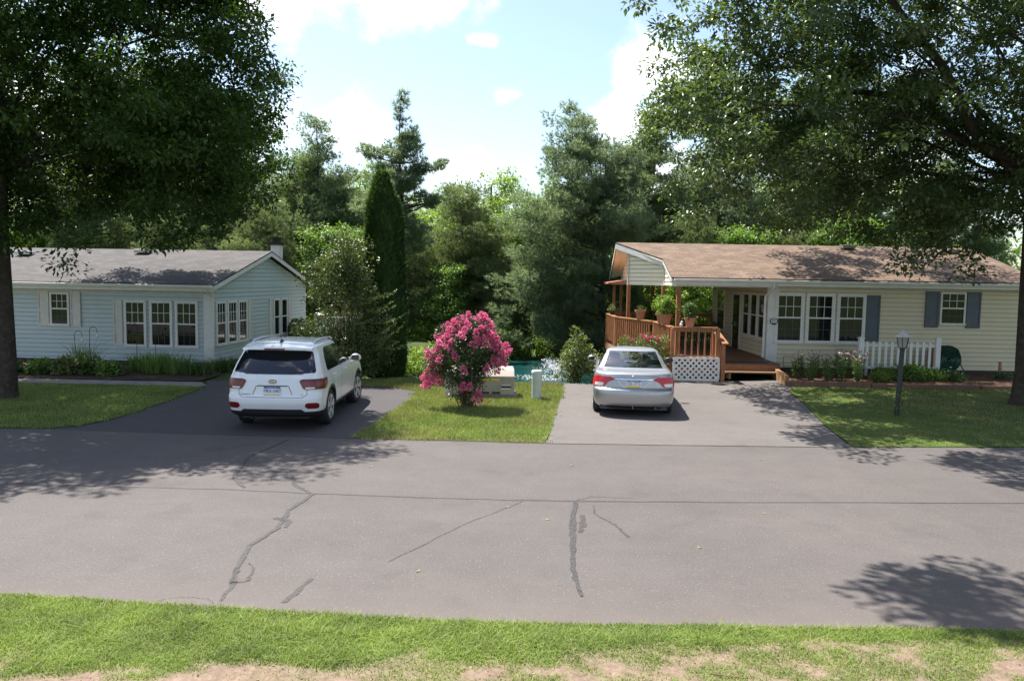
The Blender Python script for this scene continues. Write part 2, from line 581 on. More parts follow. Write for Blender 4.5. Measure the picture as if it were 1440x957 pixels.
M['grass'] = leaf_mat('lawn grass', [(0.143, 0.208, 0.049), (0.194, 0.264, 0.069), (0.257, 0.314, 0.101), (0.355, 0.359, 0.162)], 0.5, 0.35, 0.38, (1.12, 1.15, 0.6), 0.9)
M['grass_near'] = leaf_mat('verge grass', [(0.143, 0.230, 0.043), (0.200, 0.292, 0.063), (0.263, 0.337, 0.089), (0.343, 0.365, 0.142)], 0.65, 0.25, 0.4, (1.12, 1.15, 0.58), 1.6)
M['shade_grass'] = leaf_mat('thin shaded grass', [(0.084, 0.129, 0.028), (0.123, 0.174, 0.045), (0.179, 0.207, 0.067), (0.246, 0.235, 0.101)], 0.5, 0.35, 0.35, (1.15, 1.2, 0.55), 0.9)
M['dry_grass'] = leaf_mat('dry grass', [(0.20, 0.20, 0.07), (0.30, 0.26, 0.12), (0.38, 0.32, 0.18)], 0.6, 0.25, 0.3, (1.1, 1.0, 0.6), 1.6)

M['lattice_white'] = simple('sun faded white lattice', (0.84, 0.78, 0.71), 0.6, 0.08, 5)
M['fence_white'] = simple('white vinyl fence', (0.80, 0.79, 0.75), 0.45, 0.06, 3)
M['lap_shade_blue'] = simple('blue siding lap shade', (0.22, 0.27, 0.27), 0.6, 0.1)  # darker siding tone that paints the shade line under each lap
M['lap_shade_cream'] = simple('cream siding lap shade', (0.30, 0.25, 0.15), 0.6, 0.1)
M['screened'] = simple('screened muntin', (0.10, 0.10, 0.10), 0.6, 0.1)


# ------------------------------------------------------------------ foliage
def frames(dirs):
    """unit side vectors orthogonal to dirs, random roll"""
    rv = RNG.normal(size=dirs.shape)
    s = np.cross(dirs, rv)
    s /= np.linalg.norm(s, axis=1, keepdims=True) + 1e-9
    n = np.cross(s, dirs)
    return s, n


def leaf_geo(P, D, L, Wd, S=None, fold=0.12):
    """folded diamond leaves; P base, D direction, L length, Wd width"""
    D = D / (np.linalg.norm(D, axis=1, keepdims=True) + 1e-9)
    if S is None:
        S, Nn = frames(D)
    else:
        Nn = np.cross(S, D)
    L = L[:, None]
    Wd = Wd[:, None]
    v0 = P
    v1 = P + D * L * 0.45 + S * Wd * 0.5 + Nn * L * fold
    v2 = P + D * L
    v3 = P + D * L * 0.45 - S * Wd * 0.5 + Nn * L * fold
    n = len(P)
    V = np.stack([v0, v1, v2, v3], 1).reshape(-1, 3)
    i = np.arange(n)[:, None] * 4
    F = np.concatenate([i + np.array([[0, 1, 2]]), i + np.array([[0, 2, 3]])], 1).reshape(-1, 3)
    return V, F


def flat_side(D, up):
    """side vectors so that leaf faces lean towards 'up' with some scatter"""
    S = np.cross(D, up)
    S /= np.linalg.norm(S, axis=1, keepdims=True) + 1e-9
    return S


def unit(n):
    v = RNG.normal(size=(n, 3))
    return v / np.linalg.norm(v, axis=1, keepdims=True)


def vnoise(P, scale, seed=0):
    """cheap smooth 3-D value noise in 0..1"""
    q = P * scale + seed * 17.3
    i = np.floor(q).astype(np.int64)
    f = q - i
    f = f * f * (3 - 2 * f)
    out = 0
    for dx in (0, 1):
        for dy in (0, 1):
            for dz in (0, 1):
                h = ((i[:, 0] + dx) * 73856093) ^ ((i[:, 1] + dy) * 19349663) ^ ((i[:, 2] + dz) * 83492791)
                h = (h * 2654435761) & 0xffffffff
                w = (f[:, 0] if dx else 1 - f[:, 0]) * (f[:, 1] if dy else 1 - f[:, 1]) * (f[:, 2] if dz else 1 - f[:, 2])
                out = out + w * (h / 4294967295.0)
    return out


def clumps_in_blobs(blobs, n, gap=0.35, ns=0.45, seed=1, shell=0.55):
    """points through the volume of ellipsoids, denser towards the skin, with noise gaps"""
    vol = np.array([b[3] * b[4] * b[5] for b in blobs]) ** 0.85
    vol /= vol.sum()
    out = []
    for b, fr in zip(blobs, vol):
        k = int(n * fr * 2.6)
        d = unit(k)
        r = (shell ** 3 + RNG.random(k) * (1 - shell ** 3)) ** (1 / 3)
        r *= 0.86 + 0.28 * vnoise(d * 3 + b[0], 1.0, seed)
        p = d * r[:, None] * np.array(b[3:6]) + np.array(b[0:3])
        keep = vnoise(p, ns, seed + 3) > gap
        p = p[keep][:int(n * fr)]
        out.append(p)
    return np.concatenate(out)


def leaf_clumps(C, per, rad, size, aspect=0.55, flat=0.6, droop=0.2, center=None, up=0.7):
    n = len(C) * per
    cid = np.repeat(np.arange(len(C)), per)
    d = unit(n)
    r = RNG.random(n) ** 0.5
    rr = np.repeat(rad * (0.7 + 0.6 * RNG.random(len(C))), per)
    off = d * (r * rr)[:, None]
    off[:, 2] *= flat
    P = C[cid] + off
    D = off / (rr[:, None] + 1e-6) + 0.7 * unit(n)
    D[:, 2] -= droop
    D /= np.linalg.norm(D, axis=1, keepdims=True)
    U = unit(n) * (1 - up) + np.array([0, 0, up])
    S = flat_side(D, U)
    L = size * (0.7 + 0.6 * RNG.random(n))
    return leaf_geo(P, D, L, L * aspect, S)


def limb_path(p0, p1, sag=0.0, k=6, jit=0.1):
    p0, p1 = np.array(p0, float), np.array(p1, float)
    L = np.linalg.norm(p1 - p0)
    pts = []
    for i in range(k + 1):
        t = i / k
        p = p0 * (1 - t) + p1 * t
        p[2] += sag * L * math.sin(PI * t)
        if 0 < i < k:
            p += RNG.normal(size=3) * jit * L / k
        pts.append(p)
    return pts


def broad_tree(name, base, trunk_r, trunk_h, blobs, n_clump, per, leaf, mat, crad=0.55, gap=0.35, limbs=26, seed=1,
               lean=(0, 0), twigs=True, shell=0.5, bark='bark', extra_limbs=(), ns=0.45, hmin=0.24, limb_r=1.0):
    root = empty(name, base)
    b = np.array(base, float)
    lb = [(x - b[0], y - b[1], z - b[2], rx, ry, rz) for x, y, z, rx, ry, rz in blobs]
    C = clumps_in_blobs(lb, n_clump, gap, ns, seed, shell)
    V, F = leaf_clumps(C, per, crad, leaf)
    me = np_mesh('crown', V, F)
    mb = MB()
    rs = [trunk_r * 1.45, trunk_r * 1.1, trunk_r, trunk_r * 0.92, trunk_r * 0.8, trunk_r * 0.55, trunk_r * 0.25]
    hs = [-0.25, 0.25, 0.8, trunk_h * 0.35, trunk_h * 0.6, trunk_h * 0.8, trunk_h]
    tp = [(lean[0] * h / trunk_h + 0.05 * math.sin(h), lean[1] * h / trunk_h, h) for h in hs]
    mb.tube(tp, rs, 12)
    nodes = []
    idx = RNG.permutation(len(C))[:limbs]
    for j in idx:
        c = C[j]
        h0 = min(max(c[2] - 0.55 * math.hypot(c[0], c[1]) - 0.6, trunk_h * hmin), trunk_h * 0.92)
        s = np.array([lean[0] * h0 / trunk_h, lean[1] * h0 / trunk_h, h0])
        p = limb_path(s, c, 0.06, 6, 0.09)
        r0 = limb_r * trunk_r * (0.2 + 0.25 * RNG.random()) * (1.1 - h0 / trunk_h * 0.5)
        mb.tube(p, [r0 * (1 - 0.88 * i / 6) for i in range(7)], 6, False)
        nodes += [q for q in p[2:]]
    for e in extra_limbs:
        p = limb_path(np.array(e[0]) - b, np.array(e[1]) - b, e[3], 7, 0.15)
        mb.tube(p, [e[2] * (1 - 0.75 * i / 7) for i in range(8)], 8, False)
        nodes += [q for q in p[3:]]
    if twigs and nodes:
        nd = np.array(nodes)
        for c in C[::4]:
            k = np.argmin(((nd - c) ** 2).sum(1))
            if np.linalg.norm(nd[k] - c) < 1.9:
                mb.tube(limb_path(nd[k], c, 0.05, 3, 0.08), [0.022, 0.016, 0.010, 0.005], 4, False)
    mb.build('trunk', M[bark], root, smooth=60)
    link_mesh('crown', me, mat, root)
    return root


def tuft_geo(P, D, k, L, w, spread=0.9):
    """bunches of thin needles: k narrow triangles per tuft"""
    n = len(P)
    pid = np.repeat(np.arange(n), k)
    d = D[pid] + spread * unit(n * k)
    d /= np.linalg.norm(d, axis=1, keepdims=True)
    S, _ = frames(d)
    l = (L * (0.7 + 0.6 * RNG.random(n * k)))[:, None]
    p = P[pid] + 0.02 * unit(n * k)
    V = np.stack([p + S * w * 0.5, p - S * w * 0.5, p + d * l], 1).reshape(-1, 3)
    F = np.arange(n * k * 3).reshape(-1, 3)
    return V, F


def pine_tree(name, base, h, prof, mat, whorl=0.55, per=5, dens=1.0, trunk_r=0.2, seed=0, z0=1.0, sparse=0.0, L=0.17,
              k=9, up=0.15, padr=0.46, pair=None, w=0.022):
    """layered conifer: whorls of limbs carrying flattened needle pads. prof(t) = limb length at height share t"""
    root = empty(name, base)
    mb = MB()
    mb.tube([(0.04 * math.sin(z * 1.3 + seed), 0.04 * math.cos(z * 1.7), z) for z in np.linspace(-0.3, h, 9)],
            [trunk_r * (1 - 0.93 * i / 8) for i in range(9)], 9)
    PP, DD = [], []
    z = z0
    while z < h - 0.15:
        t = z / h
        r = prof(t)
        n = per if r > 0.8 else max(3, per - 1)
        a0 = RNG.random() * 6.28
        for j in range(n):
            if RNG.random() < sparse:
                continue
            a = a0 + 6.283 * j / n + RNG.normal() * 0.25
            l = r * (0.65 + 0.5 * RNG.random())
            tip = np.array([math.cos(a) * l, math.sin(a) * l, z + up * l + RNG.normal() * 0.12])
            s = np.array([0, 0, z])
            mb.tube(limb_path(s, tip, -0.05, 3, 0.15), [0.045 * (1 - t) + 0.014, 0.03, 0.02, 0.006], 5, False)
            npad = max(2, int(l / 0.42))
            for q in range(npad):
                u = 0.30 + 0.72 * (q + RNG.random() * 0.6) / npad
                c = s * (1 - u) + tip * u + RNG.normal(size=3) * np.array([0.24, 0.24, 0.07]) * (0.5 + l * 0.22)
                m_ = int(34 * dens)
                rr = padr * (0.75 + 0.5 * RNG.random())
                o = unit(m_) * (RNG.random(m_) ** 0.45)[:, None] * rr
                o[:, 2] = o[:, 2] * 0.55
                PP.append(c + o)
                dd = o / rr * 0.8 + np.array([math.cos(a) * 0.5, math.sin(a) * 0.5, 0.45])
                DD.append(dd)
        z += whorl * (0.8 + 0.4 * RNG.random()) * (1 - 0.35 * t)
    m_ = 30
    PP.append(np.stack([RNG.normal(size=m_) * 0.06, RNG.normal(size=m_) * 0.06, h - RNG.random(m_) * 0.7], 1))
    DD.append(np.tile([0, 0, 1.0], (m_, 1)))
    V, F = tuft_geo(np.concatenate(PP), np.concatenate(DD), k, L, w)
    mb.build('trunk', M['pine_bark'], root, smooth=60)
    link_mesh('crown', np_mesh('crown', V, F), mat, root)
    return root


def puff_pine(name, base, h, blobs, n, mat, trunk_r=0.2, tufts=44, k=9, L=0.19, w=0.024, rad=0.55, gap=0.34, seed=1, limbs=60):
    """white pine: irregular billows of soft needle plumes carried on ascending limbs; blobs relative to the base"""
    root = empty(name, base)
    C = clumps_in_blobs(blobs, n, gap, 0.7, seed, 0.35)
    m_ = len(C) * tufts
    cid = np.repeat(np.arange(len(C)), tufts)
    rr = np.repeat(rad * (0.65 + 0.7 * RNG.random(len(C))), tufts)
    d = unit(m_)
    o = d * (rr * RNG.random(m_) ** 0.4)[:, None]
    rad_dir = C[:, :2] / (np.linalg.norm(C[:, :2], axis=1, keepdims=True) + 1e-6)
    o[:, 2] *= 0.5
    o[:, 2] += 0.25 * (o[:, 0] * rad_dir[cid, 0] + o[:, 1] * rad_dir[cid, 1])
    D = d * 0.6
    D[:, :2] += rad_dir[cid] * 0.35
    D[:, 2] += 0.55
    V, F = tuft_geo(C[cid] + o, D, k, L, w)
    mb = MB()
    mb.tube([(0.05 * math.sin(z * 1.3 + seed), 0.05 * math.cos(z * 1.7), z) for z in np.linspace(-0.3, h, 9)],
            [trunk_r * (1 - 0.93 * i / 8) for i in range(9)], 9)
    for j in RNG.permutation(len(C))[:limbs]:
        c = C[j]
        hz = max(0.4, c[2] - 0.25 * math.hypot(c[0], c[1]))
        mb.tube(limb_path((0, 0, min(hz, h - 0.3)), c, -0.04, 4, 0.08), [0.05, 0.04, 0.028, 0.018, 0.008], 5, False)
    mb.build('trunk', M['pine_bark'], root, smooth=60)
    link_mesh('crown', np_mesh('crown', V, F), mat, root)
    return root


def shrub(name, base, blobs, n, per, leaf, mat, crad=0.18, stems=8, gap=0.3, aspect=0.5, stem_r=0.012, ns=1.4, stem_mat='stem', shell=0.3, up=0.5):
    root = empty(name, base)
    b = np.array(base, float)
    lb = [(x - b[0], y - b[1], z - b[2], rx, ry, rz) for x, y, z, rx, ry, rz in blobs]
    C = clumps_in_blobs(lb, n, gap, ns, int(RNG.integers(1, 99)), shell)
    V, F = leaf_clumps(C, per, crad, leaf, aspect, 0.8, 0.1, up=up)
    mb = MB()
    for j in RNG.permutation(len(C))[:stems]:
        mb.tube(limb_path(RNG.normal(size=3) * np.array([0.06, 0.06, 0]), C[j], 0.03, 4, 0.2), [stem_r, stem_r * 0.85, stem_r * 0.7, stem_r * 0.5, stem_r * 0.3], 5, False)
    mb.build('stems', M[stem_mat], root)
    link_mesh('foliage', np_mesh('foliage', V, F), mat, root)
    return root


def blades(P, H, Wd, lean=0.35, seg=1):
    n = len(P)
    a = RNG.random(n) * 6.283
    s = np.stack([np.cos(a), np.sin(a), np.zeros(n)], 1)
    b = RNG.random(n) * 6.283
    ln = (np.abs(RNG.normal(size=n)) * lean)
    d = np.stack([np.cos(b) * ln, np.sin(b) * ln, np.ones(n)], 1)
    H = H[:, None]
    if seg == 1:
        V = np.stack([P - s * Wd / 2, P + s * Wd / 2, P + d * H], 1).reshape(-1, 3)
        return V, np.arange(n * 3).reshape(-1, 3)
    mid = P + d * H * np.array([0.45, 0.45, 0.62])
    tip = P + d * H * np.array([1.5, 1.5, 1.0])
    V = np.stack([P - s * Wd / 2, P + s * Wd / 2, mid - s * Wd * 0.4, mid + s * Wd * 0.4, tip], 1).reshape(-1, 3)
    i = np.arange(n)[:, None] * 5
    F = np.concatenate([i + np.array([[0, 1, 3]]), i + np.array([[0, 3, 2]]), i + np.array([[2, 3, 4]])], 1).reshape(-1, 3)
    return V, F


def in_poly(x, y, poly):
    ins = np.zeros(len(x), bool)
    n = len(poly)
    for i in range(n):
        x0, y0 = poly[i]
        x1, y1 = poly[(i + 1) % n]
        c = ((y0 > y) != (y1 > y)) & (x < (x1 - x0) * (y - y0) / (y1 - y0 + 1e-12) + x0)
        ins ^= c
    return ins


# ------------------------------------------------------------------ camera, light, sky
cam_d = bpy.data.cameras.new('camera')
cam = bpy.data.objects.new('camera', cam_d)
COL.objects.link(cam)
cam_d.sensor_width = 36.0
cam_d.lens = 36.0 * 1098.0 / 1440.0
cam_d.clip_end = 3000
cam.location = (0, 0, 3.05)
PITCH, ROLL = R(4.6), R(0.95)
f = Vector((0, math.cos(PITCH), -math.sin(PITCH)))
u0 = Vector((0, math.sin(PITCH), math.cos(PITCH)))
r0 = Vector((1, 0, 0))
rr_ = r0 * math.cos(ROLL) + u0 * math.sin(ROLL)
uu_ = -r0 * math.sin(ROLL) + u0 * math.cos(ROLL)
from mathutils import Matrix
cam.rotation_euler = Matrix((rr_, uu_, -f)).transposed().to_euler()
scene.camera = cam

SUN_EL, SUN_AZ = R(62), R(-42)          # azimuth from +Y, negative to the left
sd = Vector((math.sin(SUN_AZ) * math.cos(SUN_EL), math.cos(SUN_AZ) * math.cos(SUN_EL), math.sin(SUN_EL)))
sl = bpy.data.lights.new('sun', 'SUN')
sl.energy = 5.0
sl.angle = R(0.53)
sl.color = (1.0, 0.955, 0.89)
so = bpy.data.objects.new('sun', sl)
COL.objects.link(so)
so.rotation_euler = (-sd).to_track_quat('-Z', 'Y').to_euler()
so.location = sd * 60

w = bpy.data.worlds.new('World')
scene.world = w
w.use_nodes = True
nt = w.node_tree
bg = nt.nodes['Background']
sky = nt.nodes.new('ShaderNodeTexSky')
sky.sky_type = 'NISHITA'
sky.sun_disc = False
sky.sun_elevation = SUN_EL
sky.sun_rotation = SUN_AZ
sky.air_density = 1.0
sky.dust_density = 1.2
sky.ozone_density = 1.0
bg.inputs[1].default_value = 0.106
# broken summer clouds by direction: large patches where they stand plus ragged noise edges
tc = nt.nodes.new('ShaderNodeTexCoord')
sep = nt.nodes.new('ShaderNodeSeparateXYZ')
nt.links.new(tc.outputs['Generated'], sep.inputs[0])


def mth(op, a, b=None, c=None):
    n = nt.nodes.new('ShaderNodeMath')
    n.operation = op
    for i, v in enumerate((a, b, c)):
        if v is None:
            continue
        if isinstance(v, (int, float)):
            n.inputs[i].default_value = v
        else:
            nt.links.new(v, n.inputs[i])
    return n.outputs[0]


az = mth('ARCTAN2', sep.outputs[0], sep.outputs[1])
el = mth('ARCSINE', sep.outputs[2])
no1 = nt.nodes.new('ShaderNodeTexNoise')
no1.inputs['Scale'].default_value = 5.5
no1.inputs['Detail'].default_value = 8
no1.inputs['Roughness'].default_value = 0.6
nt.links.new(tc.outputs['Generated'], no1.inputs['Vector'])
no2 = nt.nodes.new('ShaderNodeTexNoise')
no2.inputs['Scale'].default_value = 2.6
no2.inputs['Detail'].default_value = 3
nt.links.new(tc.outputs['Generated'], no2.inputs['Vector'])
CL = [(-0.20, 0.375, 0.17, 0.075), (-0.10, 0.33, 0.10, 0.045), (-0.30, 0.33, 0.06, 0.06), (0.165, 0.265, 0.09, 0.075), (0.12, 0.20, 0.06, 0.04), (-0.005, 0.225, 0.05, 0.022),
      (-0.20, 0.175, 0.11, 0.05), (-0.06, 0.13, 0.09, 0.035), (-0.04, 0.285, 0.035, 0.015), (0.30, 0.12, 0.2, 0.05), (-0.45, 0.15, 0.15, 0.06), (0.6, 0.35, 0.2, 0.1), (-0.7, 0.3, 0.2, 0.1)]
acc = None
for a, e, ra, re in CL:
    dx = mth('DIVIDE', mth('SUBTRACT', az, a), ra)
    dy = mth('DIVIDE', mth('SUBTRACT', el, e), re)
    q = mth('SUBTRACT', 1.0, mth('SQRT', mth('ADD', mth('MULTIPLY', dx, dx), mth('MULTIPLY', dy, dy))))
    acc = q if acc is None else mth('MAXIMUM', acc, q)
behind = mth('MULTIPLY', mth('SUBTRACT', no2.outputs['Fac'], 0.56), 4.0)       # the rest of the sky, out of the picture
rear = mth('GREATER_THAN', mth('ABSOLUTE', az), 1.1)
high = mth('GREATER_THAN', el, 0.6)
acc = mth('MAXIMUM', acc, mth('ADD', behind, mth('MULTIPLY', mth('SUBTRACT', mth('MAXIMUM', rear, high), 1.0), 9.0)))
val = mth('ADD', acc, mth('MULTIPLY', mth('SUBTRACT', no1.outputs['Fac'], 0.5), 5.0))
mr = nt.nodes.new('ShaderNodeMapRange')
mr.interpolation_type = 'SMOOTHSTEP'
nt.links.new(val, mr.inputs[0])
mr.inputs[1].default_value = -0.06
mr.inputs[2].default_value = 1.25
mr.inputs[3].default_value = 0.0
mr.inputs[4].default_value = 0.95
mxc = nt.nodes.new('ShaderNodeMix')
mxc.data_type = 'RGBA'
nt.links.new(mr.outputs[0], mxc.inputs[0])
nt.links.new(sky.outputs[0], mxc.inputs[6])
mxc.inputs[7].default_value = (10.5, 10.5, 10.8, 1)
nt.links.new(mxc.outputs[2], bg.inputs[0])

scene.view_settings.view_transform = 'Standard'
scene.view_settings.look = 'None'
scene.view_settings.gamma = 1.0
scene.view_settings.exposure = 1.2
scene.render.engine = 'CYCLES'
scene.cycles.max_bounces = 6
scene.cycles.transparent_max_bounces = 8
scene.cycles.use_denoising = True
scene.cycles.denoising_prefilter = 'NONE'
scene.cycles.use_adaptive_sampling = False
scene.cycles.sample_clamp_indirect = 4.0

# ------------------------------------------------------------------ the setting
def sstep(a, b, x):
    t = np.clip((x - a) / (b - a), 0, 1)
    return t * t * (3 - 2 * t)


def ground_h(x, y):
    x = np.asarray(x, float)
    y = np.asarray(y, float)
    z = np.full(np.broadcast(x, y).shape, -0.03)
    win = sstep(-3.4, -1.6, x) * (1 - sstep(4.6, 8.0, x))
    bank = sstep(22.2, 26.5, y) * (1 - sstep(36.0, 39.5, y))
    z = z - 1.25 * bank * win
    z = z - 1.1 * sstep(36.2, 37.0, y) * (1 - sstep(37, 40, y)) * 0
    z = z + 1.2 * sstep(39, 75, y)
    z = z + 0.22 * sstep(6.5, 4.0, y)
    return z


def grid_sheet(name, xs, ys, hf, m, lift=0.0):
    X, Y = np.meshgrid(xs, ys)
    Z = hf(X, Y) + lift
    V = np.stack([X, Y, Z], -1).reshape(-1, 3)
    nx = len(xs)
    i = np.arange(len(ys) - 1)[:, None] * nx + np.arange(nx - 1)[None, :]
    F = np.stack([i, i + 1, i + nx + 1, i + nx], -1).reshape(-1, 4)
    o = link_mesh(name, np_mesh(name, V, F, True), m)
    o['kind'] = 'structure'
    return o


xs = np.unique(np.concatenate([np.linspace(-1500, -40, 14), np.linspace(-40, 40, 81), np.linspace(40, 1500, 14)]))
ys = np.unique(np.concatenate([np.linspace(-1500, -20, 12), np.linspace(-20, 20, 41), np.linspace(20, 45, 60), np.linspace(45, 90, 20), np.linspace(90, 1500, 14)]))
grid_sheet('ground', xs, ys, ground_h, M['ground'])


def sheet(name, poly, z, m, kind='structure'):
    o = MB().quad(*[(x, y, z) for x, y in poly]).build(name, m)
    o['kind'] = kind
    return o


def wavy(x0, y0, x1, y1, n, amp, seed):
    r = random.Random(seed)
    return [(x0 + (x1 - x0) * i / n + (r.uniform(-amp, amp) if y0 != y1 and abs(y1 - y0) > abs(x1 - x0) else 0),
             y0 + (y1 - y0) * i / n + (r.uniform(-amp, amp) if abs(x1 - x0) >= abs(y1 - y0) else 0)) for i in range(n + 1)]


far_edge = [(-60, 15.25), (-10, 15.15), (-8.9, 15.1), (-6, 14.8), (-2.9, 14.72), (0.66, 14.55), (3.5, 14.55), (6.3, 14.65), (9.8, 14.9), (60, 15.5)]
near_edge = [(60, 6.5)] + [(x, 6.64 + max(0, (-x - 0.5)) * 0.10 + 0.04 * math.sin(x * 2.1) + 0.03 * math.sin(x * 5.3)) for x in np.linspace(7, -9, 33)] + [(-60, 7.4)]
sheet('road', far_edge + near_edge, 0.0, M['asphalt'])
sheet('driveway', [(-8.9, 14.86), (-8.45, 15.15), (-8.2, 15.9), (-8.12, 17.2), (-8.1, 19), (-8.15, 20.7), (-8.6, 21.9), (-7.2, 22.3), (-5, 21.6), (-3.2, 21.2), (-2.42, 20.5), (-2.5, 19.6),
                   (-2.7, 17), (-2.95, 14.5), (-2.9, 14.40), (-6, 14.58)], 0.004, M['drive_dark'])
sheet('driveway', [(0.66, 14.25), (0.8, 15.4), (1.03, 17.6), (1.3, 20), (1.52, 22.6), (3, 22.75), (4.8, 23.4), (6.3, 23.6), (8.9, 24.2), (8.3, 22.9), (7.75, 21.6), (7.4, 19.6),
                   (6.7, 16.4), (6.36, 14.34), (3.5, 14.28)], 0.004, M['drive_grey'])
sheet('path', [(-20, 20.95), (-13.5, 20.95), (-8.5, 20.75), (-8.2, 20.9), (-8.65, 21.6), (-13.5, 21.7), (-20, 21.7)], 0.008, M['concrete'])


def ribbon(name, pts, widths, z, m):
    """a thin strip of sealant following a line on the road, with wandering width"""
    L, Rr = [], []
    k = len(pts)
    P = []
    for i in range(k - 1):
        for j in range(6):
            t = j / 6
            P.append((pts[i][0] * (1 - t) + pts[i + 1][0] * t, pts[i][1] * (1 - t) + pts[i + 1][1] * t, widths[i] * (1 - t) + widths[i + 1] * t))
    P.append((*pts[-1], widths[-1]))
    rr = random.Random(len(pts) + int(pts[0][0] * 100))
    for i, p in enumerate(P):
        a = P[max(0, i - 1)]
        b = P[min(len(P) - 1, i + 1)]
        dx, dy = b[0] - a[0], b[1] - a[1]
        l = math.hypot(dx, dy) + 1e-9
        nx, ny = -dy / l, dx / l
        c = rr.uniform(-0.012, 0.012)
        wd = p[2] * rr.uniform(0.65, 1.15) * 0.68 / 2
        L.append((p[0] + nx * (c + wd), p[1] + ny * (c + wd), z))
        Rr.append((p[0] + nx * (c - wd), p[1] + ny * (c - wd), z))
    n = len(P)
    o = MB().add(L + Rr, [(i, i + 1, n + i + 1, n + i) for i in range(n - 1)]).build(name, m)
    o['kind'] = 'structure'
    return o


ribbon('road_seam', [(-7.5, 11.0), (-5.5, 10.88), (-3.9, 10.83), (-2.74, 10.69), (-0.95, 10.58), (0.04, 10.53), (0.8, 10.54), (2.8, 10.59), (7.3, 10.81), (20, 11.3)],
       [0.05, 0.05, 0.06, 0.08, 0.06, 0.07, 0.07, 0.055, 0.055, 0.05], 0.004, M['tar'])
ribbon('road_seam', [(-4.09, 14.3), (-4.35, 12.8), (-4.17, 11.57), (-3.79, 10.93)], [0.05, 0.06, 0.12, 0.1], 0.008, M['tar'])
ribbon('road_seam', [(-3.35, 11.8), (-3.11, 11.1), (-2.76, 10.69)], [0.1, 0.12, 0.1], 0.008, M['tar_light'])
ribbon('road_seam', [(-2.74, 10.68), (-2.86, 9.89), (-2.78, 9.18), (-2.91, 8.55), (-2.81, 7.85), (-2.71, 7.48)], [0.09, 0.12, 0.10, 0.09, 0.10, 0.08], 0.008, M['tar'])
ribbon('road_seam', [(-2.82, 7.9), (-2.74, 7.5), (-2.6, 7.55), (-2.62, 7.8), (-2.74, 8.05)], [0.06, 0.08, 0.07, 0.05, 0.03], 0.012, M['tar_light'])
ribbon('road_seam', [(-2.95, 9.6), (-2.72, 9.45), (-2.7, 9.2)], [0.12, 0.14, 0.08], 0.012, M['tar_light'])
ribbon('road_seam', [(-2.71, 7.5), (-2.68, 7.06)], [0.10, 0.06], 0.008, M['tar_light'])
ribbon('road_seam', [(-1.98, 7.65), (-2.08, 7.04)], [0.07, 0.12], 0.008, M['tar_light'])
ribbon('road_seam', [(0.9, 10.51), (0.80, 9.57), (0.75, 8.9), (0.68, 8.01), (0.71, 7.3)], [0.11, 0.15, 0.10, 0.10, 0.06], 0.008, M['tar'])
ribbon('road_seam', [(0.95, 9.9), (0.92, 9.5), (0.85, 9.2)], [0.1, 0.14, 0.08], 0.012, M['tar_light'])
ribbon('road_seam', [(1.14, 10.35), (1.12, 9.95), (1.32, 9.51), (1.43, 9.06)], [0.03, 0.04, 0.05, 0.07], 0.008, M['tar_light'])
ribbon('road_seam', [(0.92, 10.55), (1.14, 10.77), (1.73, 10.73)], [0.05, 0.04, 0.03], 0.008, M['tar_light'])
ribbon('road_seam', [(0.18, 10.47), (-0.58, 9.41), (-1.29, 8.12)], [0.035, 0.035, 0.045], 0.008, M['tar_light'])
ribbon('road_seam', [(-5.2, 13.2), (-4.8, 13.6), (-4.4, 13.9)], [0.02, 0.025, 0.02], 0.008, M['tar'])
ribbon('road_edge_joint', [(-2.9, 14.42), (0.66, 14.26), (3.5, 14.29), (6.34, 14.35)], [0.02, 0.05, 0.06, 0.05], 0.008, M['tar'])
# manhole-like sandy ring near the verge
pp = [(-3.0 + 0.28 * math.cos(a), 6.98 + 0.16 * math.sin(a)) for a in np.linspace(0.2, 3.0, 9)]
ribbon('road_seam', pp, [0.02] * 9, 0.006, M['tar_light'])


# near verge: fine sheet with bare dirt where the grass has worn off
def verge_grass(x, y):
    """0 bare dirt .. 1 thick grass"""
    x = np.asarray(x, float)
    y = np.asarray(y, float)
    edge = 6.64 + np.maximum(0, -x - 0.5) * 0.10
    d = edge - y                                        # distance from the road
    band = 0.74 - 0.17 * x                     # width of the thick grass
    band = np.clip(band, 0.26, 1.35)
    P = np.stack([x, y, 0 * x], -1).reshape(-1, 3)
    n1 = vnoise(P, 2.1, 5).reshape(x.shape)
    n2 = vnoise(P, 6.5, 9).reshape(x.shape)
    g = 1 - sstep(band - 0.16, band + 0.16, d + (n1 - 0.5) * 0.5 + (n2 - 0.5) * 0.3)
    tuft = sstep(0.42, 0.66, n1 * 0.5 + n2 * 0.5 + 0.06) * 0.66 * sstep(-2.6, 0.2, x)
    return np.maximum(g, tuft)


xs = np.linspace(-9, 9, 300)
ys = np.linspace(3.2, 7.7, 90)
X, Y = np.meshgrid(xs, ys)
Pn = np.stack([X, Y, 0 * X], -1).reshape(-1, 3)


def verge_h(x, y):
    edge = 6.64 + np.maximum(0, -x - 0.5) * 0.10
    d = edge - y
    n = vnoise(np.stack([x, y, 0 * x], -1).reshape(-1, 3), 5, 2).reshape(x.shape)
    return np.where(d > -0.05, 0.012 + 0.05 * sstep(0, 0.5, d) + 0.10 * sstep(0.4, 2.5, d) + (n - 0.5) * 0.05 * sstep(0.0, 0.3, d), -0.02)


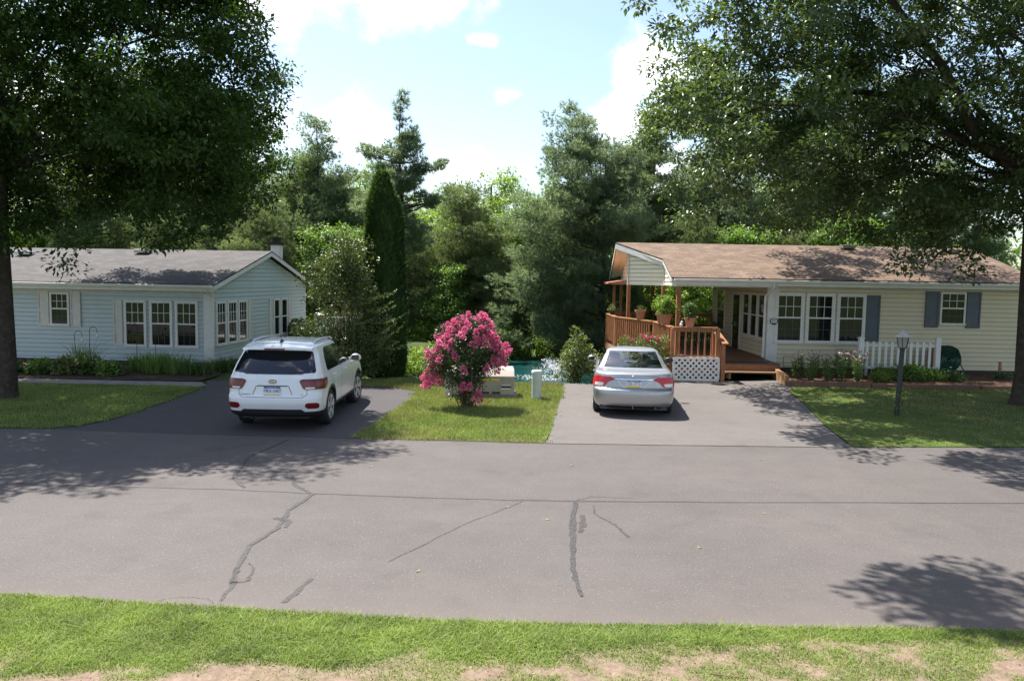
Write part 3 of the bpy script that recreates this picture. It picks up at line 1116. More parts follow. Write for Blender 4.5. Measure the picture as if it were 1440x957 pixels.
mv, ntv, bsv = new_mat('verge soil')
at = ntv.nodes.new('ShaderNodeAttribute')
at.attribute_name = 'grass'
fs_ = noise(ntv, 14, 7, 0.7)
dirt = ramp(ntv, fs_, [(0.3, (0.125, 0.08, 0.055)), (0.5, (0.20, 0.138, 0.098)), (0.72, (0.29, 0.21, 0.155))])
soil = ramp(ntv, fs_, [(0.3, (0.07, 0.10, 0.025)), (0.7, (0.16, 0.17, 0.06))])
ntv.links.new(mixc(ntv, at.outputs['Fac'], dirt.outputs[0], soil.outputs[0]), bsv.inputs['Base Color'])
bsv.inputs['Roughness'].default_value = 0.95
bump(ntv, bsv, noise(ntv, 45, 5, 0.7), 0.7, 0.02)
vg = grid_sheet('verge', xs, ys, verge_h, mv)
a_ = vg.data.attributes.new('grass', 'FLOAT', 'POINT')
a_.data.foreach_set('value', verge_grass(X, Y).astype(np.float32).ravel())

n = 330000
px = RNG.uniform(-7.2, 7.2, n)
py = RNG.uniform(4.9, 7.35, n)
g = verge_grass(px, py)
edge = 6.64 + np.maximum(0, -px - 0.5) * 0.10
ok = (RNG.random(n) < g ** 1.3) & (py < edge + 0.03 + 0.06 * vnoise(np.stack([px, 0 * px, 0 * px], 1), 4, 3)) & (np.abs(px) < py * 0.78 + 0.6)
px, py, g = px[ok], py[ok], g[ok]
H = (0.015 + 0.018 * g) * (0.55 + 0.8 * RNG.random(len(px))) * (0.75 + 0.6 * vnoise(np.stack([px, py, 0 * px], 1), 3, 4))
P = np.stack([px, py, verge_h(px, py) - 0.004], 1)
dry = RNG.random(len(px)) < (0.06 + 0.6 * (1 - g)) * (0.3 + 0.9 * vnoise(P, 2.0, 12))
V, F = blades(P[~dry], H[~dry], 0.0065, 1.0, 2)
o = link_mesh('verge_grass', np_mesh('verge_grass', V, F), M['grass_near'])
tag(o, 'bright green grass growing along the near edge of the road', 'grass', kind='stuff')
V, F = blades(P[dry], H[dry] * 0.9, 0.006, 0.9, 2)
o = link_mesh('dry_grass', np_mesh('dry_grass', V, F), M['dry_grass'])
tag(o, 'straw coloured dry grass mixed in the bare near verge', 'grass', kind='stuff')

# small stones and dead leaf bits on the bare dirt
n = 1400
px = RNG.uniform(-4.5, 5, n)
py = RNG.uniform(5.2, 6.7, n)
ok = RNG.random(n) > verge_grass(px, py) + 0.1
px, py = px[ok], py[ok]
P = np.stack([px, py, verge_h(px, py) + 0.006], 1)
V, F = leaf_geo(P, unit(len(P)) * np.array([1, 1, 0.2]), 0.012 + 0.02 * RNG.random(len(P)), 0.01 + 0.012 * RNG.random(len(P)))
o = link_mesh('litter', np_mesh('litter', V, F), M['dry_grass'])
tag(o, 'small dry leaf bits lying on the bare dirt', 'leaf litter', kind='stuff')

# lawns
lawn_isl = [(-2.93, 14.47), (-2.68, 17), (-2.48, 19.6), (-2.40, 20.5), (-3.2, 21.2), (-5, 21.65), (-5.2, 22.4), (-3, 23.2), (0, 23.3), (1.5, 23.0), (1.48, 22.2), (1.27, 20), (1.0, 17.6), (0.78, 15.4), (0.62, 14.33)]
lawn_left = [(-24, 15.2), (-9.8, 14.88), (-8.95, 14.9), (-8.5, 15.2), (-8.25, 15.9), (-8.16, 17.2), (-8.14, 19), (-8.18, 20.65), (-8.6, 20.72), (-13.5, 20.9), (-24, 20.9)]
lawn_right = [(6.42, 14.42), (6.74, 16.4), (7.44, 19.6), (7.8, 21.6), (8.25, 22.75), (9, 22.8), (17, 22.8), (28, 23), (28, 15.0), (9.8, 14.66)]


def lawn(poly, n, hmin, hvar, dryf, name, label, m, wd=0.012, thin=0.0):
    xs_ = [p[0] for p in poly]
    ys_ = [p[1] for p in poly]
    gx = np.linspace(min(xs_), max(xs_), 60)
    gy = np.linspace(min(ys_), max(ys_), 40)
    k_ = len(poly)
    area = sum(poly[i][0] * poly[(i + 1) % k_][1] - poly[(i + 1) % k_][0] * poly[i][1] for i in range(k_))
    big = []
    for i in range(k_):
        a, c = poly[i - 1], poly[(i + 1) % k_]
        dx, dy = c[0] - a[0], c[1] - a[1]
        l = math.hypot(dx, dy) * (1 if area > 0 else -1)
        big.append((poly[i][0] + dy / l * 0.03, poly[i][1] - dx / l * 0.03))
    base = MB().quad(*[(x, y, 0.012 if y < 22.3 else float(ground_h(x, y)) + 0.03) for x, y in big]).build('lawn', M['lawn'])
    base['kind'] = 'structure'
    x = RNG.uniform(min(xs_) - 0.2, max(xs_) + 0.2, n)
    y = RNG.uniform(min(ys_) - 0.2, max(ys_), n)
    jn = np.stack([x, y, 0 * x], 1)
    jx = x + 0.30 * (vnoise(jn, 5.0, 21) - 0.5) + 0.05 * RNG.normal(size=n)
    jy = y + 0.26 * (vnoise(jn, 4.0, 22) - 0.5) + 0.04 * RNG.normal(size=n) + 0.04
    ok = in_poly(jx, jy, poly)
    x, y = x[ok], y[ok]
    P = np.stack([x, y, np.where(y < 22.3, 0.008, ground_h(x, y) + 0.028)], 1)
    nn = vnoise(P, 0.7, 8) * 0.6 + vnoise(P, 2.6, 9) * 0.4
    keep = RNG.random(len(x)) > thin * (1.4 - 1.6 * nn)
    P, nn = P[keep], nn[keep]
    H = (hmin + hvar * RNG.random(len(P))) * (0.5 + nn)
    rim = 0.55 * (1 - sstep(14.45, 15.0, P[:, 1] - 0.25 * (nn - 0.5)))
    dry = RNG.random(len(P)) < rim + dryf * sstep(0.35, 0.7, nn + 0.1 * RNG.normal(size=len(P)))
    V, F = blades(P[~dry], H[~dry], wd, 0.6, 1)
    o = link_mesh(name, np_mesh(name, V, F), m)
    tag(o, label, 'grass', kind='stuff')
    if dry.sum() > 10:
        V, F = blades(P[dry], H[dry] * 0.8, wd, 0.7, 1)
        o = link_mesh('dry_grass', np_mesh('dry_grass', V, F), M['dry_grass'])
        tag(o, label.replace('green', 'straw coloured').replace('grass', 'dry blades', 1), 'grass', kind='stuff')


lawn(lawn_isl, 150000, 0.035, 0.05, 0.85, 'lawn_grass', 'green grass of the island lawn between the two driveways', M['grass'])
lawn(lawn_left, 130000, 0.03, 0.035, 0.06, 'lawn_grass', 'green grass of the shaded lawn left of the dark driveway', M['grass'])
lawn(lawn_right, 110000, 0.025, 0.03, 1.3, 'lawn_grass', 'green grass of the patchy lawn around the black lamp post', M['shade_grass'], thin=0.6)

# mulch beds
sheet('planting_bed', [(8.2, 23.0), (17.4, 23.0), (17.4, 26.5), (8.95, 26.5)], 0.03, M['mulch'])
sheet('planting_bed', [(-20, 21.8), (-8.75, 21.7), (-8.7, 23.0), (-9.7, 27.0), (-20, 27.4)], 0.02, M['dark_soil'])

# pond: dyed blue-green water with wind ripples
mw, ntw, bsw = new_mat('pond water')
tcw = noise(ntw, 0.5, 4, 0.6)
rw = ramp(ntw, tcw, [(0.3, (0.006, 0.045, 0.046)), (0.7, (0.010, 0.07, 0.069))])
ntw.links.new(rw.outputs[0], bsw.inputs['Base Color'])
bsw.inputs['Roughness'].default_value = 0.12
bsw.inputs['Specular IOR Level'].default_value = 0.5
bump(ntw, bsw, noise(ntw, 3.2, 5, 0.65, vec=(1.0, 2.2, 1)), 0.35, 0.06)
o = sheet('water', [(-3.2, 24.3), (10, 24.3), (10, 39.5), (-3.2, 39.5)], -0.80, mw)


# ------------------------------------------------------------------ houses
def siding(mb, L, z0, z1, top=None, course=0.15, x0=0.0, lap=None):
    """lapped boards in the frame of mb: a along the wall, b outwards, c up. top(z)->(a0,a1) clips to a gable"""
    z = z0
    while z < z1 - 0.005:
        h = min(course, z1 - z)
        if top:
            a0, a1 = top(z)
            b0, b1 = top(z + h)
        else:
            a0 = b0 = x0
            a1 = b1 = L
        if a1 - a0 < 0.02:
            break
        if b1 < b0:
            b0 = b1 = (b0 + b1) / 2
        P = mb.P
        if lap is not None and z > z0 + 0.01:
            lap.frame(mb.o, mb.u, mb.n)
            lap.add([P(a0, 0.0185, z - 0.004), P(a1, 0.0185, z - 0.004), P(a1, 0.0185, z + 0.011), P(a0, 0.0185, z + 0.011)], [(0, 1, 2, 3)])  # thin dark strip drawn as the shadow gap below the lap
        mb.add([P(a0, 0.016, z), P(a1, 0.016, z), P(b1, 0.003, z + h), P(b0, 0.003, z + h), P(a0, 0.0, z), P(a1, 0.0, z)],
               [(0, 1, 2, 3), (4, 5, 1, 0)])
        z += h


def window(parent, o, u, n, a0, a1, z0, z1, grid=(3, 2), off=(0, 0, 0), m='white', casing=0.085, lower=True, split=0.5):
    """double-hung window: casing, two sashes, muntins in the upper sash; pane behind"""
    fb = MB(o, u, n)
    c = casing
    fb.box(a0, a1, 0.0, 0.055, z1 - c, z1)
    fb.box(a0 - 0.02, a1 + 0.02, 0.0, 0.075, z0 - 0.03, z0 + c * 0.7)
    fb.box(a0, a0 + c, 0.0, 0.052, z0 + c * 0.7, z1 - c)
    fb.box(a1 - c, a1, 0.0, 0.052, z0 + c * 0.7, z1 - c)
    zm = z0 + (z1 - z0) * split
    fb.box(a0 + c, a1 - c, 0.0, 0.045, zm - 0.025, zm + 0.025)
    fr = fb.build('window', M[m], parent, off=off)
    ia0, ia1 = a0 + c + 0.001, a1 - c - 0.001
    gx, gz = grid
    for (lo, hi, dep) in ((zm + 0.026, z1 - c - 0.001, 0.036),) + (((z0 + c * 0.7 + 0.001, zm - 0.026, 0.026),) if lower else ()):
        gb = MB(o, u, n)
        for k in range(1, gx):
            a = ia0 + (ia1 - ia0) * k / gx
            wd = 0.009 if dep > 0.03 else 0.006
            gb.box(a - wd, a + wd, 0.021, dep, lo, hi)
        for k in range(1, gz):
            z = lo + (hi - lo) * k / gz
            wd = 0.009 if dep > 0.03 else 0.006
            gb.box(ia0, ia1, 0.0215, dep - 0.002, z - wd, z + wd)
        if gb.f:
            gb.build('grille', M[m] if dep > 0.03 else M['screened'], fr, off=off)
    pb = MB(o, u, n)
    pb.box(ia0, ia1, 0.0, 0.0205, z0 + c * 0.7, zm - 0.025)
    pb.box(ia0, ia1, 0.0, 0.0205, zm + 0.025, z1 - c)
    pb.build('pane', M['pane'], fr, off=off)
    return fr


def shutter(parent, o, u, n, a0, a1, z0, z1, m, off=(0, 0, 0)):
    b = MB(o, u, n)
    s = 0.05
    b.box(a0, a0 + s, 0.0, 0.045, z0, z1)
    b.box(a1 - s, a1, 0.0, 0.045, z0, z1)
    zm = z0 + (z1 - z0) * 0.45
    for z, h in ((z0, 0.09), (zm - 0.04, 0.08), (z1 - 0.08, 0.08)):
        b.box(a0 + s, a1 - s, 0.0, 0.044, z, z + h)
    b.box(a0 + s, a1 - s, 0.0, 0.026, z0 + 0.09, zm - 0.04)
    b.box(a0 + s, a1 - s, 0.0, 0.026, zm + 0.04, z1 - 0.08)
    return b.build('shutter', m, parent, off=off)


def roof_slab(name, parent, quads, m, off=(0, 0, 0), thick=0.05, eave_dir=None):
    """each quad: four points, first edge along the eave; gets shingle UVs in metres"""
    me = bpy.data.meshes.new(name)
    vs, fs, uvs = [], [], []
    o3 = Vector(off)
    for q in quads:
        q = [Vector(p) for p in q]
        ed = (q[1] - q[0]).normalized()
        nn = (q[1] - q[0]).cross(q[-1] - q[0]).normalized()
        up = nn.cross(ed)
        k = len(vs)
        nq = len(q)
        vs += [p - o3 for p in q] + [p - o3 - Vector((0, 0, thick)) for p in q]
        top = list(range(k, k + nq))
        fs.append(top)
        uvs += [((p - q[0]).dot(ed), (p - q[0]).dot(up)) for p in q]
        fs.append([k + nq + i for i in range(nq - 1, -1, -1)])
        uvs += [(0, 0)] * nq
        for i in range(nq):
            j = (i + 1) % nq
            fs.append([k + i, k + nq + i, k + nq + j, k + j])
            uvs += [(0, 0)] * 4
    me.from_pydata([tuple(v) for v in vs], [], fs)
    uv = me.uv_layers.new(name='UVMap')
    uv.data.foreach_set('uv', np.array(uvs, dtype=np.float32).ravel())
    me.update()
    return link_mesh(name, me, m, parent)


# ---------- pale blue house (local frame: x to the right along the front, y away from the street)
LH = empty('blue_house', (-10.1, 26.2, 0), R(-5))
tag(LH, 'pale blue sided single storey house with grey shingled gable roof and white trim', 'house')
WL, WD, EZ = 13.5, 8.9, 2.62
b = MB((0, 0, 0), (-1, 0, 0), (0, -1, 0))
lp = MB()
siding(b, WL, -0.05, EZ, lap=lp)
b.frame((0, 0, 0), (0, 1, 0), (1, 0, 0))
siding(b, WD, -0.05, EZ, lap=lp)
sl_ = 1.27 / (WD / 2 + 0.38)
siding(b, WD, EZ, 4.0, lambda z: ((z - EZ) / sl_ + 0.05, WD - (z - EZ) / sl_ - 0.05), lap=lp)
lp.build('lap_shade', M['lap_shade_blue'], LH)
b.frame()
b.quad((-WL, 0, -0.05), (-WL, WD, -0.05), (-WL, WD, EZ), (-WL, WD / 2, 3.9), (-WL, 0, EZ))
b.quad((0, WD, -0.05), (-WL, WD, -0.05), (-WL, WD, EZ), (0, WD, EZ))
b.build('wall', M['blue_siding'], LH)
RZ = 3.92
e0 = -0.38
ez = 2.66
roof = roof_slab('roof', LH, [[(-WL - 0.3, e0, ez), (0.3, e0, ez), (0.3, WD / 2, RZ), (-WL - 0.3, WD / 2, RZ)],
                              [(0.3, WD - e0, ez), (-WL - 0.3, WD - e0, ez), (-WL - 0.3, WD / 2, RZ), (0.3, WD / 2, RZ)]], M['grey_shingle'])
b = MB()
for s in (-1, 1):
    yy = e0 if s < 0 else WD - e0
    b.bar((0.285, yy, ez - 0.11), (0.285, WD / 2, RZ - 0.11), 0.03, 0.16, up=(0, 0, 1))
b.build('rake_board', M['white'], LH)
b = MB()
b.box(-WL - 0.3, 0.27, e0 - 0.012, e0 + 0.012, ez - 0.24, ez - 0.06)
b.build('fascia', M['white'], LH)
b = MB()
b.box(-WL - 0.3, 0.27, e0 + 0.013, 0.0, ez - 0.205, ez - 0.19)
b.box(-WL, 0.0, -0.035, -0.017, ez - 0.34, ez - 0.21)
for k in range(int(WL / 0.09)):                    # small dentil strip under the eave
    b.box(-k * 0.09 - 0.05, -k * 0.09 - 0.01, -0.046, -0.036, ez - 0.335, ez - 0.27)
b.box(0.016, 0.27, e0, WD - e0, ez - 0.20, ez - 0.19) if False else None
b.build('soffit', M['offwhite'], LH)
b = MB()
b.box(-WL - 0.3, 0.25, e0 - 0.12, e0 - 0.013, ez - 0.13, ez - 0.03)
g_ = b.build('gutter', M['white'], LH, bevel=0.02)
MB().tube([(0.04, e0 - 0.06, ez - 0.13), (0.04, e0 - 0.06, ez - 0.22), (0.06, -0.05, ez - 0.42), (0.06, -0.05, 0.1)], 0.035, 8).build('downspout', M['white'], g_, smooth=40)
b = MB()
b.box(-0.27, 0.03, -0.03, -0.018, -0.05, ez - 0.22)
b.box(0.018, 0.03, -0.018, 0.12, -0.05, ez - 0.1)
b.build('corner_post', M['white'], LH)
MB().box(0.0181, 0.032, WD - 0.12, WD, -0.05, ez - 0.1).build('corner_post', M['white'], LH)
fo, fu, fn = (0, -0.016, 0), (1, 0, 0), (0, -1, 0)
for a0, a1 in ((-3.07, -2.28), (-2.16, -1.36), (-1.26, -0.46)):
    window(LH, fo, fu, fn, a0, a1, 0.53, 2.08)
window(LH, fo, fu, fn, -5.72, -5.02, 1.18, 2.30, casing=0.07)
shutter(LH, fo, fu, fn, -3.45, -3.13, 0.53, 2.08, M['white_shutter'])
shutter(LH, fo, fu, fn, -6.15, -5.76, 1.14, 2.33, M['white_shutter'])
shutter(LH, fo, fu, fn, -4.98, -4.62, 1.14, 2.33, M['white_shutter'])
go, gu, gn = (0.016, 0, 0), (0, 1, 0), (1, 0, 0)
for a0, a1 in ((0.22, 0.98), (1.08, 1.84), (1.94, 2.70)):
    window(LH, go, gu, gn, a0, a1, 0.58, 2.08)
shutter(LH, go, gu, gn, 2.78, 3.10, 0.58, 2.08, M['white_shutter'])
for a0, a1 in ((5.20, 5.86), (5.98, 6.70)):
    window(LH, go, gu, gn, a0, a1, 0.55, 2.06, grid=(1, 1), split=0.5, lower=False)
shutter(LH, go, gu, gn, 4.78, 5.12, 0.5, 2.06, M['white_shutter'])
shutter(LH, go, gu, gn, 6.78, 7.12, 0.5, 2.06, M['white_shutter'])
for vx, vy, s in ((-4.55, 3.75, 1.0), (-9.0, 3.2, 1.0)):
    z = ez + (vy - e0) * sl_
    MB().box(vx - 0.28, vx + 0.28, vy - 0.2, vy + 0.2, z + 0.02, z + 0.15).build('roof_vent', M['white'], roof, bevel=0.02)
ch = MB().box(-0.75, -0.38, 6.9, 7.3, 2.9, 4.25).build('chimney', M['white'], roof)
b = MB()
b.box(-0.80, -0.33, 6.85, 7.35, 4.25, 4.36)
b.box(-0.70, -0.43, 6.95, 7.25, 4.36, 4.52)
b.box(-0.77, -0.36, 6.88, 7.32, 4.52, 4.58)
b.build('chimney_cap', M['black'], ch)
MB().box(-WL, -0.02, 0.03, WD - 0.03, -0.3, -0.05).build('skirting', M['black'], LH)

# ---------- cream house with the covered porch (world coordinates, origin at the front left wall corner)
OX, OY = 8.8, 26.4
RH = empty('cream_house', (OX, OY, 0))
tag(RH, 'cream sided single storey house with tan shingled roof, slate blue shutters and covered porch', 'house')
OF = (OX, OY, 0)
XE, YB = 17.3, 34.4
b = MB((OX, OY, 0), (1, 0, 0), (0, -1, 0))
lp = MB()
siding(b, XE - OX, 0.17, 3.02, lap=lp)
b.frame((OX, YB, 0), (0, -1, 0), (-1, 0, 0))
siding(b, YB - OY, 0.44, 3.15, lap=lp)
lp.build('lap_shade', M['lap_shade_cream'], RH, off=OF)
b.frame()
b.quad((XE, OY, 0.17), (XE, YB, 0.17), (XE, YB, 3.02), (XE, 30.4, 4.3), (XE, OY, 3.02))
b.quad((OX, YB, 0.1), (XE, YB, 0.1), (XE, YB, 3.02), (OX, YB, 3.02))
b.build('wall', M['cream_siding'], RH, off=OF)
MB().box(OX + 0.02, XE - 0.02, OY + 0.03, YB - 0.02, -0.25, 0.17).build('skirting', M['dark_wood'], RH, off=OF)
RE, RR = 3.15, 4.47
ky = 28.05
kz = RE + (ky - 25.8) * (RR - RE) / 4.6
roof2 = roof_slab('roof', RH, [[(5.22, 25.8, RE), (17.65, 25.8, RE), (17.65, 30.4, RR), (3.95, 30.4, RR), (5.34, ky, kz)],
                               [(17.65, 35.0, RE), (4.3, 35.0, RE), (3.95, 30.4, RR), (17.65, 30.4, RR)]], M['tan_shingle'], off=OF)
b = MB()
b.box(5.3, 17.6, 25.812, 25.83, RE - 0.24, RE - 0.055)
b.build('fascia', M['white'], RH, off=OF)
b = MB()                                                # white edge boards along the cut end of the roof
dz = -0.055
def edge_board(p, q, h=0.19):
    p, q = Vector(p), Vector(q)
    d = (q - p)
    nrm = Vector((-d.y, d.x, 0)).normalized() * 0.022
    vs = []
    for pt in (p, q):
        for s in (0.0, 1.0):
            for zz in (dz, dz - h):
                vs.append(pt + nrm * s * -1 + Vector((0, 0, zz)))
    b.add(vs, [(0, 1, 5, 4), (2, 6, 7, 3), (0, 4, 6, 2), (1, 3, 7, 5), (0, 2, 3, 1), (4, 5, 7, 6)])
edge_board((5.22, 25.8, RE), (5.34, ky, kz), 0.10)
edge_board((5.34, ky, kz), (3.95, 30.4, RR))
edge_board((3.95, 30.4, RR), (4.3, 35.0, RE), 0.12)
b.build('rake_board', M['white'], RH, off=OF)
b = MB()
b.box(5.3, 17.6, 25.7, 25.811, RE - 0.14, RE - 0.045)
g2 = b.build('gutter', M['white'], RH, off=OF, bevel=0.02)
MB().tube([(8.6, 25.75, RE - 0.14), (8.6, 25.75, RE - 0.28), (8.5, 26.3, RE - 0.6), (8.5, 26.33, 0.5)], 0.04, 8).build('downspout', M['white'], g2, smooth=40, off=OF)
b = MB()
b.box(8.9, 17.3, 25.831, 26.38, RE - 0.235, RE - 0.22)
b.box(8.95, 17.3, 26.35, 26.382, RE - 0.325, RE - 0.236)
for k in range(int(8.3 / 0.1)):
    b.box(8.98 + k * 0.1, 9.03 + k * 0.1, 26.336, 26.349, RE - 0.322, RE - 0.26)
b.build('soffit', M['offwhite'], RH, off=OF)
b = MB()                                                # porch ceiling and beam
b.prism([(5.42, 25.95), (8.79, 25.95), (8.79, 34.5), (4.6, 34.5), (4.42, 29.9), (5.4, 28.1)], RE - 0.28, RE - 0.245)
b.build('porch_ceiling', M['offwhite'], RH, off=OF)
MB().box(5.42, 8.79, 25.88, 25.945, RE - 0.29, RE - 0.03).build('porch_beam', M['offwhite'], RH, off=OF)
# sided panels under the cut roof end
pA, pB, pC, pD = (4.42, 29.93), (5.44, 28.1), (5.44, 25.95), (4.75, 34.4)
def rz_at(x, y):
    return RE + ((y - 25.8) if y < 30.4 else (35.0 - y)) * (RR - RE) / 4.6
def panel(p, q, out, zt=-0.12):
    L = math.hypot(q[0] - p[0], q[1] - p[1])
    u = ((q[0] - p[0]) / L, (q[1] - p[1]) / L, 0)
    bb = MB((p[0], p[1], 0), u, out)
    zp, zq = rz_at(*p) + zt, rz_at(*q) + zt
    z0 = RE - 0.30
    def top(z):
        if zp <= z and zq <= z:
            return (0, 0)
        if abs(zq - zp) < 1e-6:
            return (0, L)
        t = (z - zp) / (zq - zp) * L
        if zp > zq:
            return (0, min(L, max(0, t)) if z > zq else L)
        return (max(0, min(L, t)) if z > zp else 0, L)
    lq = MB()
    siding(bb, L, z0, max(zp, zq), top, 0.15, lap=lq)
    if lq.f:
        lq.build('lap_shade', M['lap_shade_cream'], RH, off=OF)
    return bb.build('gable_panel', M['white_siding'], RH, off=OF)
panel(pA, pB, (-0.87, -0.49, 0))
panel(pB, pC, (-1, 0, 0))
panel(pA, pD, (-1, -0.05, 0))
b = MB()                                                # trim at the panel corners
b.box(pB[0] - 0.045, pB[0] - 0.015, pB[1] - 0.05, pB[1] + 0.02, RE - 0.31, kz - 0.15)
b.build('corner_trim', M['white'], RH, off=OF)
b = MB()
b.box(pA[0] - 0.045, pA[0] - 0.012, pA[1] - 0.05, pA[1] + 0.02, RE - 0.31, RR - 0.35)
b.build('corner_trim', M['white'], RH, off=OF)
sf = MB()                                               # soffit under the overhanging roof end
sf.quad((5.30, 28.05, kz - 0.07), (4.0, 30.38, RR - 0.07), (4.36, 34.9, RE - 0.07), (4.75, 34.4, RE + 0.05), (4.42, 29.93, RR - 0.24), (5.44, 28.1, kz - 0.09))
sf.build('rake_soffit', M['white_siding'], RH, off=OF)
b = MB()
b.box(8.62, 8.98, 26.362, 26.384, 0.0, RE - 0.24)
b.box(8.60, 8.785, 26.385, 26.46, 0.0, RE - 0.24)
b.build('corner_post', M['white'], RH, off=OF)
ro, ru, rn = (0, OY - 0.016, 0), (1, 0, 0), (0, -1, 0)
for a0, a1 in ((8.86, 9.84), (9.90, 10.88), (10.94, 11.92)):
    window(RH, ro, ru, rn, a0, a1, 1.02, 2.70, off=OF, casing=0.11)
window(RH, ro, ru, rn, 14.42, 15.28, 1.72, 2.80, off=OF, casing=0.06)
shutter(RH, ro, ru, rn, 11.94, 12.40, 1.10, 2.66, M['blue_shutter'], OF)
shutter(RH, ro, ru, rn, 13.93, 14.38, 1.60, 2.82, M['blue_shutter'], OF)
shutter(RH, ro, ru, rn, 15.32, 15.79, 1.60, 2.82, M['blue_shutter'], OF)
so_, su, sn = (OX - 0.016, 0, 0), (0, 1, 0), (-1, 0, 0)
for a0, a1 in ((27.0, 27.85), (27.93, 28.78), (28.86, 29.71)):
    window(RH, so_, su, sn, a0, a1, 1.05, 2.65, off=OF, grid=(1, 1), lower=False)
window(RH, so_, su, sn, 32.2, 33.5, 1.0, 2.75, off=OF, grid=(2, 1), lower=False)
b = MB(so_, su, sn)
b.box(30.0, 30.09, 0.0, 0.05, 0.45, 2.62)
b.box(31.0, 31.09, 0.0, 0.05, 0.45, 2.62)
b.box(30.09, 31.0, 0.0, 0.05, 2.53, 2.62)
dr = b.build('door_frame', M['white'], RH, off=OF)
b = MB(so_, su, sn)
b.box(30.092, 30.998, 0.0, 0.03, 0.46, 2.528)
d_ = b.build('door', M['dark_wood'], dr, off=OF)
b = MB(so_, su, sn)
b.box(30.2, 30.9, 0.0301, 0.036, 0.75, 2.4)
b.build('pane', M['pane'], dr, off=OF)
MB().ball((OX - 0.09, 30.92, 1.42), 0.035).build('handle', M['chrome'], dr, off=OF)
# wall lantern beside the corner
b = MB()
b.box(8.70, 8.78, 26.50, 26.58, 2.12, 2.36)
b.tube([(8.70, 26.54, 2.3), (8.58, 26.5, 2.42), (8.50, 26.48, 2.36)], 0.014, 6)
b.lathe([(0.10, 2.28), (0.06, 2.36), (0.012, 2.42)], (8.50, 26.48, 0), 8)
b.lathe([(0.05, 1.98), (0.065, 2.0), (0.01, 1.94)], (8.50, 26.48, 0), 8)
for k in range(6):
    a = 2 * PI * k / 6
    b.bar((8.50 + 0.06 * math.cos(a), 26.48 + 0.06 * math.sin(a), 2.0), (8.50 + 0.095 * math.cos(a), 26.48 + 0.095 * math.sin(a), 2.28), 0.012, 0.012)
ln = b.build('wall_lantern', M['black_metal'], RH, off=OF)
MB().lathe([(0.052, 2.0), (0.085, 2.28)], (8.50, 26.48, 0), 8).build('lantern_glass', M['lamp_glass'], ln, off=OF)
for vx, vy in ((12.75, 30.0), (18.0, 29.7)):
    if vx < 17.3:
        z = rz_at(vx, vy)
        MB().box(vx - 0.24, vx + 0.24, vy - 0.18, vy + 0.18, z + 0.01, z + 0.14).build('roof_vent', M['tan_shingle'] if False else M['beige_metal'], roof2, off=OF, bevel=0.02)
vx, vy = 16.5, 29.6
MB().box(vx - 0.24, vx + 0.24, vy - 0.18, vy + 0.18, rz_at(vx, vy) + 0.01, rz_at(vx, vy) + 0.14).build('roof_vent', M['beige_metal'], roof2, off=OF, bevel=0.02)
# small tiled awning hung under the rear left corner of the roof
b = MB()
b.add([(3.75, 30.9, 2.92), (4.38, 30.75, 3.02), (4.55, 33.6, 3.02), (3.9, 33.6, 2.92), (3.75, 30.9, 2.86), (4.38, 30.75, 2.84), (4.55, 33.6, 2.84), (3.9, 33.6, 2.86)],
      [(0, 1, 2, 3), (7, 6, 5, 4), (0, 4, 5, 1), (1, 5, 6, 2), (2, 6, 7, 3), (3, 7, 4, 0)])
b.build('awning', M['red_tile'], RH, off=OF)

# ---------- porch: deck, posts, railing, lattice and steps are one built piece
PO = empty('porch', (6.5, 27.0, 0))
tag(PO, 'stained cedar porch deck with picket railing and white lattice under the roof end', 'porch')
PF = (6.5, 27.0, 0)
DZ = 0.44
deck_poly = [(4.85, 23.75), (6.35, 23.75), (6.35, 24.85), (8.58, 24.85), (8.58, 26.33), (8.76, 26.5), (8.76, 34.2), (4.3, 34.2), (3.9, 32.6), (3.9, 29.8), (4.85, 26.9)]
b = MB().prism(deck_poly, DZ - 0.035, DZ)
b.build('deck', M['deck'], PO, off=PF)
b = MB()
for i in range(len(deck_poly)):
    p, q = deck_poly[i], deck_poly[(i + 1) % len(deck_poly)]
    if (p[0] > 8 and q[0] > 8.6) or p[1] > 34:
        continue
    b.bar((p[0], p[1], DZ - 0.15), (q[0], q[1], DZ - 0.15), 0.04, 0.22)
b.build('rim_board', M['cedar'], PO, off=PF)


def post(x, y, z0, z1, s=0.1):
    return MB().box(x - s / 2, x + s / 2, y - s / 2, y + s / 2, z0, z1).build('porch_post', M['cedar'], PO, off=PF, bevel=0.006)


PT = RE - 0.292
for x, y, z0, s in ((5.50, 25.93, DZ, 0.14), (5.40, 28.05, DZ, 0.12), (4.42, 29.85, DZ, 0.13), (4.22, 32.6, DZ, 0.11), (4.72, 34.1, DZ, 0.11), (6.1, 34.1, DZ, 0.12)):
    post(x, y, z0, PT, s)
RT = 1.62


